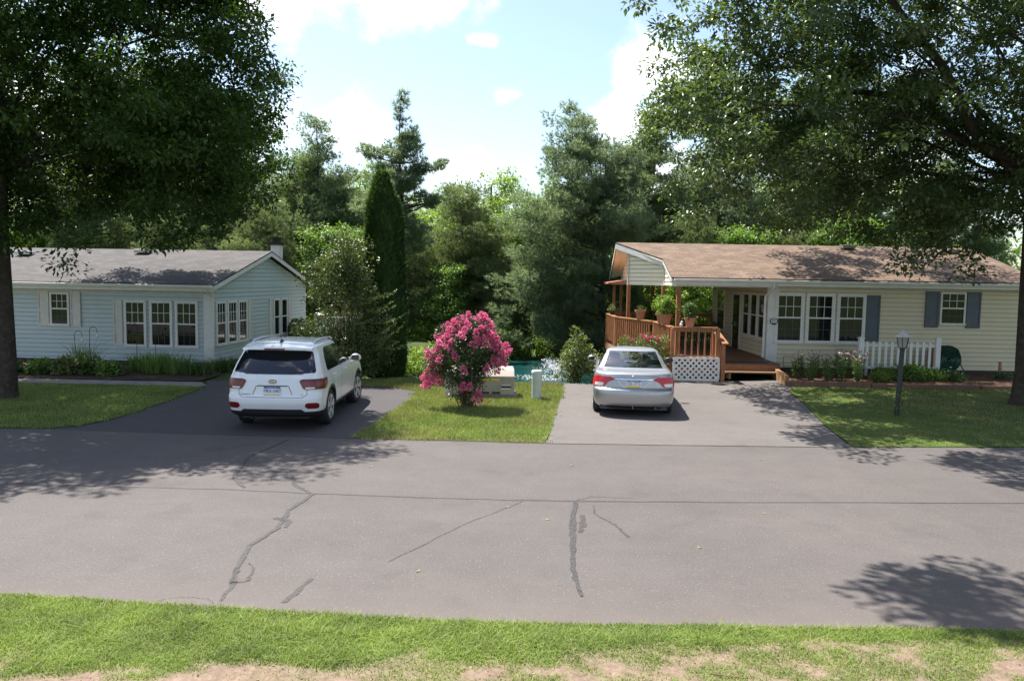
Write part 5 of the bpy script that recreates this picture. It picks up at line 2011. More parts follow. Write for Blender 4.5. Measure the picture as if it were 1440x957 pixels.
def in_front(s, z, p):
    return 1.03 < z < 1.35 and p.y > 2.3 and abs(p.x) < 0.60 - (z - 1.03) * 0.4
WR2, BX0, BX1 = 0.315, 0.93, 3.62
se.body('body', M['silver_paint'], SED, holes=(in_rear, in_side, in_front), arches=((BX0, WR2, 0.36), (BX1, WR2, 0.36)), dz=0.012)
rows = [(z, X(-(0.665 - (z - 1.045) * 0.42), z), X(0.665 - (z - 1.045) * 0.42, z)) for z in (1.036, 1.12, 1.2, 1.28, 1.352)]
se.patch('rear_window', M['clear_glass'], SED, rows, 0.003, 14, 24, 0.004)
for sd_ in (-1, 1):
    g = [(z, Yy(1.20 + (z - 1.03) * 1.0, z, sd_), Yy(3.02 - (z - 1.03) * 1.9, z, sd_)) for z in (1.025, 1.12, 1.2, 1.328)]
    if sd_ < 0:
        g = [(z, b_, a_) for z, a_, b_ in g]
    so3 = se.patch('side_window', M['clear_glass'], SED, g, 0.003, 10, 30, 0.004)
    mb = MB()
    se.line(mb, [(Yy(2.1, 1.03, sd_), 1.03), (Yy(2.0, 1.32, sd_), 1.32)], 0.06, 0.006)
    mb.build('door_pillar', M['black'], so3)
    mb = MB()
    for y0, y1 in ((1.35, 1.5), (2.1, 2.12), (3.05, 3.12)):
        mb = MB()
        se.line(mb, [(Yy(y0, 1.0, sd_), 1.0), (Yy(y1, 0.6, sd_), 0.6), (Yy(y1, 0.33, sd_), 0.33)], 0.008, 0.003)
        mb.build('door_seam', M['seam'], SED)
    for y0 in (1.55, 2.45):
        s_ = Yy(y0, 0.86, sd_)
        p_ = se.pt(s_, 0.86) + se.nrm(s_, 0.86) * 0.018
        MB().tube([(p_.x - sd_ * 0.02, p_.y - 0.1, p_.z), (p_.x, p_.y - 0.07, p_.z), (p_.x, p_.y + 0.07, p_.z), (p_.x - sd_ * 0.02, p_.y + 0.1, p_.z)], 0.014, 8).build('door_handle', M['silver_paint'], SED, smooth=50)
    arch_ring(se, SED, M['silver_paint'], BX0, WR2, 0.345, 0.375, sd_, off=0.004)
    arch_ring(se, SED, M['silver_paint'], BX1, WR2, 0.345, 0.375, sd_, off=0.004)
    r_ = [(0.672, X(0.665, 0.672), Yy(0.40, 0.672)), (0.72, X(0.61, 0.72), Yy(0.45, 0.72)), (0.77, X(0.565, 0.77), Yy(0.47, 0.77)), (0.805, X(0.50, 0.805), Yy(0.47, 0.805)), (0.83, X(0.43, 0.83), Yy(0.46, 0.83)), (0.865, X(0.445, 0.865), Yy(0.43, 0.865)), (0.895, X(0.52, 0.895), Yy(0.38, 0.895))]
    mm = [(z, -b_, -a_) for z, a_, b_ in r_] if sd_ < 0 else r_
    tl = se.patch('tail_lamp', M['red_lens'], SED, mm, 0.010, 18, 24)
    r_ = [(0.685, X(0.69, 0.685), Yy(0.30, 0.685)), (0.735, X(0.655, 0.735), Yy(0.32, 0.735)), (0.755, X(0.67, 0.755), Yy(0.30, 0.755))]
    mm = [(z, -b_, -a_) for z, a_, b_ in r_] if sd_ < 0 else r_
    se.patch('reverse_lamp', M['clear_lens'], tl, mm, 0.014, 6, 16, 0.005)
    wheel(SED, sd_ * (0.895 - 0.10), BX0, WR2, 0.205, sd_)
    wheel(SED, sd_ * (0.895 - 0.10), BX1, WR2, 0.205, sd_)
    mb = MB()
    mb.ball((sd_ * 0.97, 2.78, 1.03), 0.105, 12, 8, (1.05, 0.6, 0.72))
    mb.bar((sd_ * 0.82, 2.82, 1.0), (sd_ * 0.94, 2.79, 1.01), 0.05, 0.04)
    mo = mb.build('wing_mirror', M['silver_paint'] if sd_ < 0 else M['black'], SED, smooth=60)
    MB().box(sd_ * 0.97 - 0.075, sd_ * 0.97 + 0.075, 2.712, 2.718, 0.985, 1.08).build('mirror_glass', M['privacy_glass'], mo)
mb = MB()
se.line(mb, [(X(-0.62, 0.67), 0.67), (X(-0.56, 0.645), 0.645), (X(0.56, 0.645), 0.645), (X(0.62, 0.67), 0.67)], 0.008, 0.003)
se.line(mb, [(X(-0.64, 0.90), 0.90), (X(-0.655, 0.955), 0.955)], 0.007, 0.003)
se.line(mb, [(X(0.64, 0.90), 0.90), (X(0.655, 0.955), 0.955)], 0.007, 0.003)
se.line(mb, [(X(-0.42, 0.826), 0.826), (X(0.42, 0.826), 0.826)], 0.010, 0.003)
mb.build('boot_seam', M['seam'], SED)
mb = MB()
se.line(mb, [(X(-0.41, 0.842), 0.842), (X(0.41, 0.842), 0.842)], 0.018, 0.006)
mb.build('chrome_strip', M['chrome'], SED)
mb = MB()
se.line(mb, [(X(-0.36, 0.82), 0.82), (X(-0.24, 0.685), 0.685), (X(0.24, 0.685), 0.685), (X(0.36, 0.82), 0.82)], 0.016, 0.003)
mb.build('plate_recess', M['alloy'], SED)
se.patch('bumper_valance', M['black'], SED, [(0.195, X(-0.68, 0.195), X(0.68, 0.195)), (0.235, X(-0.62, 0.235), X(0.62, 0.235)), (0.262, X(-0.50, 0.262), X(0.50, 0.262))], 0.004, 5, 24)
plate(SED, (0, se.pt(0, 0.75).y - 0.012, 0.75), R(-3), 'GSL-5715', [(M['plate_white'], 0, 0), (M['plate_blue'], 0.046, 0.079), (M['plate_yellow'], -0.079, -0.040)])
y_ = se.pt(0, 0.885).y - 0.008
b = MB()
b.bar((-0.032, y_, 0.855), (-0.040, y_, 0.915), 0.012, 0.010, up=(0, 1, 0))
b.bar((0.032, y_, 0.855), (0.040, y_, 0.915), 0.012, 0.010, up=(0, 1, 0))
b.bar((-0.034, y_, 0.882), (0.034, y_, 0.882), 0.010, 0.010, up=(0, 1, 0))
pts = [(0.058 * math.cos(a) * (1 + 0.12 * math.sin(a)), y_, 0.885 + 0.046 * math.sin(a)) for a in np.linspace(0, 2 * PI, 21)]
b.tube(pts, 0.005, 6)
b.build('emblem', M['chrome'], SED)
b = MB()
b.box(-0.74, 0.74, 0.2, 4.1, 0.17, 0.22)
b.box(-0.70, 0.70, 0.4, 4.2, 0.22, 0.62)
b.box(-0.66, 0.66, 2.9, 3.3, 0.62, 0.95)
b.build('underbody', M['interior'], SED)
b = MB()
b.box(-0.62, 0.62, 0.80, 1.30, 0.93, 0.985)
b.build('parcel_shelf', M['seat'], SED)
for x in (-0.40, 0.40):
    b = MB()
    b.box(x - 0.26, x + 0.26, 1.30, 1.46, 0.62, 1.07)
    so4 = b.build('seat', M['seat'], SED, bevel=0.05)
    b = MB()
    b.box(x - 0.135, x + 0.135, 1.31, 1.42, 1.071, 1.20)
    b.build('headrest', M['seat'], so4, bevel=0.045)
    b = MB()
    b.box(x - 0.25, x + 0.25, 2.15, 2.30, 0.62, 1.10)
    so4 = b.build('seat', M['seat'], SED, bevel=0.05)
    MB().box(x - 0.13, x + 0.13, 2.16, 2.26, 1.101, 1.25).build('headrest', M['seat'], so4, bevel=0.04)
MB().box(-0.14, 0.14, 0.86, 0.93, 0.986, 1.03).build('brake_light', M['red_lens'], SED, bevel=0.01)
MB().tube([(0.48, 0.05, 0.23), (0.48, 0.3, 0.23)], 0.03, 10).build('exhaust', M['black_metal'], SED)
MB().tube([(-0.02, 0.06, 0.24), (-0.02, 0.01, 0.20)], 0.015, 6).build('tow_eye', M['chrome'], SED)


# ------------------------------------------------------------------ smaller objects
# utility transformer box
TB = empty('utility_box', (-0.72, 19.55, 0.0), R(3))
TB.scale = (0.95, 0.95, 0.9)
tag(TB, 'weathered beige utility transformer box behind the pink flowering bush', 'utility box')
b = MB()
b.add([(-0.85, 0, 0.1), (0.85, 0, 0.1), (0.85, 0.85, 0.1), (-0.85, 0.85, 0.1), (-0.85, 0, 0.62), (0.85, 0, 0.62), (0.85, 0.20, 0.79), (-0.85, 0.20, 0.79), (0.85, 0.85, 0.82), (-0.85, 0.85, 0.82)],
      [(0, 1, 5, 4), (4, 5, 6, 7), (7, 6, 8, 9), (1, 2, 8, 6, 5), (0, 4, 7, 9, 3), (3, 9, 8, 2), (0, 3, 2, 1)])
b.build('cabinet', M['beige_metal'], TB, bevel=0.02)
MB().box(-0.92, 0.92, -0.06, 0.92, -0.03, 0.098).build('base_pad', M['concrete'], TB)
b = MB()
b.box(-0.03, 0.45, -0.006, -0.002, 0.50, 0.555)
b.build('warning_label', M['yellow'], TB)
b = MB()
b.box(0.50, 0.74, -0.006, -0.002, 0.36, 0.385)
b.box(0.48, 0.74, -0.006, -0.002, 0.26, 0.295)
b.build('white_label', M['plate_white'], TB)
b = MB()
b.box(0.49, 0.75, -0.010, -0.0065, 0.295, 0.36)
for x in (-0.5, -0.05, 0.25):
    b.box(x, x + 0.22, -0.008, -0.002, 0.13, 0.19)
b.build('vent_slot', M['dark_wood'], TB)
b = MB()
b.box(-0.012, 0.012, -0.006, -0.002, 0.12, 0.49)
b.build('door_seam', M['seam'], TB)
# grey pedestal left of the bush
PB = empty('utility_pedestal', (-1.58, 20.0, 0))
tag(PB, 'short pale grey utility pedestal half hidden left of the pink bush', 'pedestal')
b = MB().box(-0.13, 0.13, -0.12, 0.12, -0.02, 0.58)
b.build('cover', M['offwhite'], PB, bevel=0.02)
MB().box(-0.15, 0.15, -0.14, 0.14, 0.581, 0.64).build('cap', M['offwhite'], PB, bevel=0.015)
# round utility post
o = empty('utility_post', (0.645, 19.55, 0))
tag(o, 'round pale green plastic utility post beside the right driveway', 'utility post')
MB().lathe([(0.125, -0.05), (0.128, 0.30), (0.132, 0.66)], (0, 0, 0), 24).build('body', M['pale_green_plastic'], o, smooth=40)
MB().lathe([(0.142, 0.661), (0.142, 0.71), (0.125, 0.735), (0.0, 0.74)], (0, 0, 0), 24).build('cap', M['pale_green_plastic'], o, smooth=40)


def lamp_post(name, loc, label, mat, h, lean=(0, 0), headmat=None):
    L = empty(name, loc)
    tag(L, label, 'lamp post')
    lx, ly = lean
    q = lambda z: (lx * z / h, ly * z / h)
    hm = headmat or mat
    b = MB()
    b.tube([(*q(-0.05), -0.05), (*q(0.1), 0.1), (*q(h - 0.42), h - 0.42)], [0.062, 0.056, 0.052], 12)
    c = q(h - 0.4)
    b.lathe([(0.055, h - 0.46), (0.06, h - 0.44), (0.06, h - 0.41), (0.09, h - 0.40), (0.092, h - 0.385)], (c[0], c[1], 0), 12)
    b.build('post', mat, L, smooth=40)
    MB().lathe([(0.095, h - 0.384), (0.135, h - 0.14)], (c[0], c[1], 0), 6).build('lamp_glass', M['lamp_glass'], L)
    b = MB()
    for k in range(6):
        a = 2 * PI * k / 6
        b.bar((c[0] + 0.098 * math.cos(a), c[1] + 0.098 * math.sin(a), h - 0.384), (c[0] + 0.139 * math.cos(a), c[1] + 0.139 * math.sin(a), h - 0.14), 0.014, 0.014)
    b.build('lamp_cage', mat, L)
    b = MB()
    b.lathe([(0.18, h - 0.145), (0.18, h - 0.13), (0.12, h - 0.085), (0.05, h - 0.045), (0.03, h - 0.04), (0.018, h - 0.01), (0.0, h + 0.01)], (c[0], c[1], 0), 16)
    b.build('lamp_cap', hm, L, smooth=40)
    return L


M['worn_cap'] = simple('bleached lamp cap', (0.52, 0.49, 0.47), 0.6, 0.2, 9)
lamp_post('lamp_post', (8.96, 17.95, 0), 'black lamp post with bleached cap standing on the right lawn', M['black_metal'], 1.98, (0.06, 0), M['worn_cap'])
lamp_post('lamp_post', (-7.05, 28.6, -0.2), 'grey lamp post behind the white SUV beside the white deck railing', M['offwhite'], 1.9, (0, 0), M['beige_metal'])

# picket fence
FE = empty('picket_fence', (12.5, 25.2, 0))
tag(FE, 'white picket fence panel standing before the cream house wall', 'fence')
for x in (-1.2, 1.28):
    b = MB().box(x - 0.075, x + 0.075, -0.075, 0.075, -0.1, 1.28)
    b.build('fence_post', M['fence_white'], FE, bevel=0.008)
    b = MB().box(x - 0.09, x + 0.09, -0.09, 0.09, 1.281, 1.31)
    b.add([(x - 0.08, -0.08, 1.31), (x + 0.08, -0.08, 1.31), (x + 0.08, 0.08, 1.31), (x - 0.08, 0.08, 1.31), (x, 0, 1.36)], [(0, 1, 4), (1, 2, 4), (2, 3, 4), (3, 0, 4), (3, 2, 1, 0)])
    b.build('post_cap', M['fence_white'], FE)
b = MB()
for z in (0.30, 1.02):
    b.box(-1.124, 1.204, -0.02, 0.02, z, z + 0.085)
b.build('rail', M['fence_white'], FE)
for k in range(11):
    x = -1.01 + k * 0.203
    prof = [(x - 0.042, 0.07), (x + 0.042, 0.07), (x + 0.042, 1.14), (x + 0.03, 1.175), (x, 1.20), (x - 0.03, 1.175), (x - 0.042, 1.14)]
    n_ = len(prof)
    vs = [(a, -0.042, c) for a, c in prof] + [(a, -0.021, c) for a, c in prof]
    fs = [tuple(range(n_)), tuple(range(2 * n_ - 1, n_ - 1, -1))] + [(i, n_ + i, n_ + (i + 1) % n_, (i + 1) % n_) for i in range(n_)]
    MB().add(vs, fs).build('picket', M['fence_white'], FE)

# hose reel with coiled hose
HR = empty('hose_reel', (14.35, 25.75, 0.05))
tag(HR, 'glossy dark green coiled hose on a reel right of the picket fence', 'hose reel')
b = MB()
rg = random.Random(4)
for k in range(9):
    for j in range(7):
        rr = 0.40 - 0.055 * j - 0.004 * k
        pts = [(rr * math.cos(a) * 1.0 + rg.uniform(-.012, .012), -0.22 + 0.05 * k + 0.01 * math.sin(3 * a + k), 0.56 + rr * math.sin(a) * (1.08 if math.sin(a) > 0 else 1.0) + rg.uniform(-.012, .012)) for a in np.linspace(0, 2 * PI, 25)]
        b.tube(pts, 0.026, 6, False)
b.tube([(0.38, -0.2, 0.45), (0.50, -0.25, 0.2), (0.42, -0.3, -0.02), (0.1, -0.35, -0.03), (-0.3, -0.3, -0.02)], 0.02, 6)
b.build('hose', M['hose'], HR, smooth=60)
b = MB()
b.box(-0.46, -0.40, -0.26, 0.26, -0.05, 1.0)
b.box(-0.40, 0.40, -0.02, 0.02, 0.53, 0.59)
b.build('stand', M['terracotta'], HR)
MB().tube([(0.44, 0.27, -0.05), (0.50, 0.2, 0.62)], 0.03, 8).build('stake', M['twig'], HR)
o = MB().box(16.3, 16.37, 25.95, 26.02, -0.05, 0.52).build('stake', M['timber'])
o.name = 'wooden_stake'
tag(o, 'short brown wooden stake against the cream house wall', 'stake')

# landscape timbers round the flower bed
for i, (p, q, h, lab) in enumerate([((8.62, 25.9), (8.16, 22.95), 0.30, 'pale raised timber edging beside the porch steps'), ((8.12, 22.88), (10.6, 22.88), 0.15, 'low timber edging in front of the pale coneflowers'),
                                    ((10.63, 22.9), (13.8, 22.86), 0.11, 'low timber edging in front of the picket fence'), ((13.84, 22.86), (17.2, 22.95), 0.10, 'low timber edging in front of the hose reel')]):
    b = MB()
    b.bar((p[0], p[1], h / 2 - 0.02), (q[0], q[1], h / 2 - 0.02), 0.12, h + 0.04)
    o = b.build('garden_timber', M['timber'] if i == 0 else M['deck'], bevel=0.012)
    tag(o, lab, 'edging', 'landscape timbers round the flower bed')

# garden trellis wire frame
o = MB()
for x in (8.95, 9.45):
    o.tube([(x, 25.6, 0), (x, 25.6, 0.62)], 0.009, 5)
o.tube([(8.95, 25.6, 0.62), (9.45, 25.6, 0.62)], 0.009, 5)
o.tube([(8.95, 25.6, 0.3), (9.45, 25.6, 0.3)], 0.006, 5)
o = o.build('wire_support', M['black_metal'])
tag(o, 'thin wire plant support at the left end of the coneflower bed', 'plant support')


def pot(loc, r, h, label, name='flower_pot', mat='terracotta', grp=None):
    P = empty(name, loc)
    tag(P, label, 'flower pot', grp)
    b = MB()
    b.lathe([(r * 0.66, 0.0), (r * 0.92, h * 0.8), (r * 0.93, h * 0.81), (r * 1.06, h * 0.81), (r * 1.08, h), (r * 0.94, h), (r * 0.9, h * 0.86), (0.0, h * 0.86)], (0, 0, 0), 22)
    b.build('pot_body', M[mat], P, smooth=35)
    MB().lathe([(r * 0.898, h * 0.865), (0.0, h * 0.88)], (0, 0, 0), 16).build('potting_soil', M['mulch'], P)
    return P


RTZ = RT + 0.021
pot((4.58, 27.95, RTZ), 0.19, 0.33, 'terracotta pot with nearly bare soil on the angled porch railing', grp='pots on the porch railing')
pot((4.90, 25.55, RTZ), 0.20, 0.33, 'terracotta pot of bright leafy herbs farther along the side railing', grp='pots on the porch railing')
pot((4.90, 24.95, RTZ), 0.20, 0.33, 'terracotta pot of bright leafy herbs nearer the porch corner post', grp='pots on the porch railing')
pot((5.42, 23.80, RTZ), 0.17, 0.28, 'terracotta pot on the front porch railing right of the post', grp='pots on the porch railing')
o = pot((3.98, 31.2, RTZ), 0.10, 0.16, 'small dark planter at the far left end of the porch railing', 'planter', 'black')
# small white figurine on the rail
b = MB()
b.ball((0, 0, 0.06), 0.055, 10, 8, (1, 0.9, 1.1))
b.ball((0.01, -0.01, 0.145), 0.035, 10, 8)
b.bar((0.03, 0, 0.16), (0.06, 0, 0.15), 0.012, 0.012)
o = b.build('figurine', M['white'], smooth=60)
o.location = (5.16, 23.80, RTZ)
tag(o, 'little white bird figurine on the front railing beside the terracotta pot', 'figurine')

# dark patio table and chairs deep in the porch
T = empty('patio_table', (7.0, 30.6, DZ))
tag(T, 'dark round patio table under the porch roof', 'table')
MB().lathe([(0.55, 0.70), (0.56, 0.715), (0.55, 0.73), (0.0, 0.731)], (0, 0, 0), 24).build('table_top', M['black_metal'], T)
for k in range(4):
    a = PI / 4 + k * PI / 2
    MB().tube([(0.12 * math.cos(a), 0.12 * math.sin(a), 0.70), (0.42 * math.cos(a), 0.42 * math.sin(a), 0.0)], 0.02, 8).build('leg', M['black_metal'], T)


def patio_chair(loc, rz, label):
    T = empty('patio_chair', loc, rz)
    tag(T, label, 'chair', 'dark patio chairs on the porch')
    MB().box(-0.25, 0.25, -0.25, 0.25, 0.42, 0.46).build('seat', M['black'], T, bevel=0.015)
    b = MB()
    b.tube([(-0.24, 0.24, 0.44), (-0.24, 0.30, 0.95), (0.24, 0.30, 0.95), (0.24, 0.24, 0.44)], 0.018, 8)
    for k in range(5):
        x = -0.16 + 0.08 * k
        b.bar((x, 0.25, 0.46), (x, 0.30, 0.94), 0.05, 0.012)
    b.build('backrest', M['black'], T)
    for x in (-0.22, 0.22):
        for y in (-0.22, 0.22):
            MB().tube([(x, y, 0.42), (x * 1.1, y * 1.1, 0.0)], 0.016, 8).build('leg', M['black_metal'], T)


patio_chair((6.05, 30.4, DZ), R(95), 'dark slatted patio chair on the left side of the porch table')
patio_chair((7.05, 29.5, DZ), R(185), 'dark slatted patio chair on the street side of the porch table')
patio_chair((7.9, 31.2, DZ), R(-70), 'dark slatted patio chair between the porch table and the house wall')

# white deck rail behind the pale blue house
DR = empty('deck_railing', (-8.0, 30.2, -0.3))
tag(DR, 'white slatted deck railing right behind the pale blue house', 'railing')
b = MB()
b.bar((-0.45, 3.2, 1.52), (2.6, 3.2, 1.52), 0.09, 0.05)
b.bar((-0.45, 3.2, 0.72), (2.6, 3.2, 0.72), 0.05, 0.07)
for k in range(22):
    x = -0.4 + k * 0.14
    b.bar((x, 3.2, 0.7), (x, 3.2, 1.5), 0.035, 0.035)
b.build('rail', M['white'], DR)
for x in (-0.42, 1.1, 2.58):
    MB().box(x - 0.05, x + 0.05, 3.15, 3.25, -0.5, 1.62).build('railing_post', M['white'], DR)
MB().box(-0.6, 2.7, 3.3, 6.0, 0.45, 0.55).build('deck', M['offwhite'], DR)
# covered grill beside the gable
G = empty('covered_grill', (-8.95, 32.6, 0))
tag(G, 'dark covered barbecue grill behind the far end of the blue gable', 'grill')
b = MB()
b.add([(-0.35, -0.3, 0), (0.35, -0.3, 0), (0.35, 0.3, 0), (-0.35, 0.3, 0), (-0.38, -0.32, 0.9), (0.38, -0.32, 0.9), (0.38, 0.32, 0.9), (-0.38, 0.32, 0.9), (-0.2, -0.2, 1.2), (0.2, -0.2, 1.2), (0.2, 0.2, 1.2), (-0.2, 0.2, 1.2)],
      [(0, 1, 5, 4), (1, 2, 6, 5), (2, 3, 7, 6), (3, 0, 4, 7), (4, 5, 9, 8), (5, 6, 10, 9), (6, 7, 11, 10), (7, 4, 8, 11), (8, 9, 10, 11)])
b.build('cover', M['black'], G, bevel=0.06)

# shepherd hooks with ornaments in the left bed
def hook(loc, h, side, label, orn):
    H_ = empty('garden_hook', loc)
    tag(H_, label, 'garden hook')
    pts = [(0, 0, -0.05), (0, 0, h - 0.15)] + [(side * (0.12 - 0.12 * math.cos(a)), 0, h - 0.15 + 0.13 * math.sin(a)) for a in np.linspace(0.3, PI, 7)] + [(side * 0.24, 0, h - 0.22)]
    MB().tube(pts, 0.009, 6).build('rod', M['black_metal'], H_, smooth=60)
    b = MB()
    if orn == 'feeder':
        b.lathe([(0.0, h - 0.23), (0.04, h - 0.26), (0.05, h - 0.28), (0.04, h - 0.29), (0.04, h - 0.42), (0.065, h - 0.43), (0.0, h - 0.45)], (side * 0.24, 0, 0), 10)
    else:
        b.ball((side * 0.24, 0, h - 0.33), 0.05, 10, 8, (1, 0.5, 1.3))
    b.build('ornament', M['offwhite'] if orn != 'feeder' else M['black_metal'], H_, smooth=50)


hook((-13.25, 24.4, 0), 1.32, 1, 'tall shepherd hook with white hanging ornament before the small shuttered window', 'globe')
hook((-14.0, 24.9, 0), 1.15, 1, 'thin shepherd hook with hanging ornament at the left end of the flower bed', 'globe')
hook((-11.1, 24.2, 0), 1.42, 1, 'shepherd hook with dark feeder before the triple window', 'feeder')
hook((-11.7, 24.25, 0), 1.5, -1, 'shepherd hook with dark feeder beside the cream shutter left of the triple window', 'feeder')

# leaning twig on the near verge
o = MB().tube([(1.55, 5.72, 0.075), (1.72, 5.66, 0.085), (1.95, 5.62, 0.08)], [0.006, 0.007, 0.004], 6).build('fallen_twig', M['twig'])
tag(o, 'thin fallen twig lying in the bare dirt of the near verge', 'twig')
# scattered fallen leaves on the road
for i, (x, y) in enumerate([(-0.05, 10.2), (-0.95, 7.85), (2.2, 8.7), (3.4, 10.1), (-2.2, 12.3), (1.0, 12.6), (0.45, 9.7), (4.3, 13.2)]):
    V, F = leaf_geo(np.array([[0, 0, 0.012]]), np.array([[math.cos(i), math.sin(i), 0.05]]), np.array([0.07]), np.array([0.045]), S=np.array([[-math.sin(i), math.cos(i), 0.0]]), fold=0.15)
    o = link_mesh('fallen_leaf', np_mesh('fallen_leaf', V, F), M['dry_grass'], None, (x, y, 0))
    tag(o, 'small dry leaf lying on the open road', 'leaf', 'dry leaves scattered over the road')


# ------------------------------------------------------------------ garden plants
# pink crape myrtle
CM = empty('crape_myrtle', (-1.05, 18.05, 0))
tag(CM, 'round crape myrtle bush covered in pink flower clusters on the island lawn', 'flowering bush')
lb = [(0.0, 0.0, 1.35, 0.74, 0.70, 0.72), (-0.45, -0.05, 1.05, 0.46, 0.45, 0.48), (0.52, 0.05, 1.2, 0.40, 0.45, 0.35), (0.1, 0, 1.80, 0.55, 0.5, 0.36), (0.0, 0, 0.72, 0.45, 0.42, 0.34), (-0.1, 0, 0.25, 0.22, 0.2, 0.22)]
C = clumps_in_blobs(lb, 420, 0.22, 1.8, 31, 0.2)
V, F = leaf_clumps(C, 34, 0.16, 0.058, 0.5, 0.85, 0.15, up=0.5)
link_mesh('foliage', np_mesh('foliage', V, F), M['myrtle'], CM)
b = MB()
idx = RNG.permutation(len(C))[:34]
for j in idx:
    c = C[j]
    if c[2] < 0.6:
        continue
    b.tube(limb_path(np.array([RNG.normal() * 0.11, RNG.normal() * 0.09, -0.05]), c, -0.02, 5, 0.12), [0.013, 0.011, 0.009, 0.007, 0.005, 0.003], 6, False)
b.build('stems', M['twig'], CM, smooth=60)
tips = []
for cand in np.concatenate([clumps_in_blobs(lb[:4], 800, 0.1, 1.8, 77, 0.93)]):
    up = cand[2] > 0.85 or cand[0] < -0.5 or cand[0] > 0.6
    pz = 0.95 if cand[2] > 1.5 else (0.4 if abs(cand[0]) > 0.55 else 0.04)
    if not up or RNG.random() > pz:
        continue
    if cand[1] > 0.35:
        continue
    inside = any(((cand[0] - l[0]) / l[3]) ** 2 + ((cand[1] - l[1]) / l[4]) ** 2 + ((cand[2] - l[2]) / l[5]) ** 2 < 0.72 for l in lb)
    if inside:
        continue
    if all(np.linalg.norm(cand - t) > 0.20 for t in tips):
        tips.append(cand)
    if len(tips) >= 58:
        break
extra = [(-0.85, -0.3, 0.62), (-0.98, -0.25, 0.75), (-0.75, -0.35, 0.70), (-0.92, -0.2, 0.55), (0.95, -0.1, 1.42), (0.85, -0.2, 1.3), (0.30, -0.5, 0.32), (-0.05, -0.45, 0.55), (0.1, -0.48, 0.56)]
tips += [np.array(e) for e in extra]
pan = []
for q in range(3):
    m_ = 130
    t = RNG.random(m_)
    r_ = 0.085 * np.sqrt(RNG.random(m_)) * (1 - 0.55 * t)
    a = RNG.random(m_) * 6.283
    P = np.stack([r_ * np.cos(a), r_ * np.sin(a), (t - 0.35) * 0.21], 1)
    D = P / (np.linalg.norm(P, axis=1, keepdims=True) + 1e-6) + 0.6 * unit(m_)
    V, F = leaf_geo(P, D, 0.035 + 0.02 * RNG.random(m_), 0.03 + 0.02 * RNG.random(m_), fold=0.25)
    me = np_mesh('flower_cluster', V, F)
    me.materials.append(M['petal'])
    pan.append(me)
for k, t in enumerate(tips[:96]):
    o = bpy.data.objects.new('flower_cluster', pan[k % 3])
    COL.objects.link(o)
    o.parent = CM
    o.location = t
    o.rotation_euler = (RNG.normal() * 0.35 - t[1] * 0.3, RNG.normal() * 0.35 + t[0] * 0.5, RNG.random() * 6)
    s_ = 0.75 + 0.5 * RNG.random()
    o.scale = (s_, s_, s_)

# tall weedy shrub left of the sedan
o = shrub('leafy_shrub', (1.95, 23.3, -0.1), [(1.95, 23.3, 0.75, 0.42, 0.4, 0.75), (1.70, 23.3, 0.45, 0.4, 0.4, 0.5), (2.25, 23.2, 0.45, 0.4, 0.4, 0.5), (2.0, 23.3, 1.35, 0.2, 0.2, 0.3)], 130, 26, 0.10, M['weed'], 0.17, 14, 0.25, 0.38)
tag(o, 'tall loose yellow green shrub at the pond end of the right driveway', 'shrub')
o = shrub('leafy_shrub', (3.0, 23.9, -0.1), [(3.0, 23.9, 0.4, 0.7, 0.4, 0.5), (3.7, 24.2, 0.4, 0.6, 0.4, 0.45)], 90, 26, 0.09, M['weed'], 0.17, 8, 0.25, 0.38)
tag(o, 'low yellow green shrub hidden behind the silver sedan', 'shrub')
# roses in front of the angled railing
o = shrub('rose_bush', (4.3, 24.2, 0), [(3.9, 24.4, 0.75, 0.6, 0.4, 0.6), (4.5, 23.9, 0.75, 0.38, 0.35, 0.62), (4.2, 24.2, 1.0, 0.65, 0.35, 0.35)], 190, 26, 0.07, M['weed'], 0.15, 12, 0.2, 0.55)
tag(o, 'pale green rose bush with pink blooms before the porch railing', 'rose bush')
for (x, y, z) in ((4.05, 24.0, 1.33), (4.28, 23.95, 1.30), (4.5, 23.7, 1.16), (4.15, 23.95, 1.22), (4.42, 23.7, 1.26), (3.7, 24.1, 1.18)):
    m_ = 40
    P = unit(m_) * 0.04
    V, F = leaf_geo(P, unit(m_) + P / 0.04, np.full(m_, 0.045), np.full(m_, 0.045), fold=0.25)
    q = link_mesh('bloom', np_mesh('bloom', V, F), M['rose'], o, (x - 4.3, y - 24.2, z))


def herb(loc, r, h, label, mat, leaf=0.08, n=60):
    x, y, z = loc
    o = shrub('potted_herb', loc, [(x, y, z + h * 0.55, r, r, h * 0.5), (x, y, z + h * 0.9, r * 0.7, r * 0.7, h * 0.3)], n, 22, leaf, M[mat], 0.12, 8, 0.15, 0.55, 0.006)
    tag(o, label, 'potted plant', 'plants in the railing pots')


herb((4.90, 25.55, RTZ + 0.28), 0.30, 0.62, 'bright green herb in the farther pot on the side railing', 'basil')
herb((4.90, 24.95, RTZ + 0.28), 0.26, 0.48, 'bright green herb in the pot nearer the porch corner post', 'basil')
herb((5.42, 23.80, RTZ + 0.24), 0.22, 0.40, 'green herb in the pot on the front railing', 'hosta', 0.06, 45)
herb((4.58, 27.95, RTZ + 0.28), 0.07, 0.14, 'sparse sprouts in the pot on the angled railing', 'hosta', 0.05, 6)
herb((3.98, 31.2, RTZ + 0.13), 0.13, 0.18, 'little grey green plant in the planter at the rail end', 'weed', 0.05, 16)
o = shrub('potted_bush', (6.3, 32.8, DZ), [(6.3, 32.8, DZ + 1.3, 0.75, 0.5, 1.0), (6.0, 32.8, DZ + 0.9, 0.7, 0.5, 0.7)], 120, 26, 0.09, M['holly'], 0.2, 10, 0.25)
tag(o, 'big leafy potted bush at the back edge of the porch', 'potted plant')

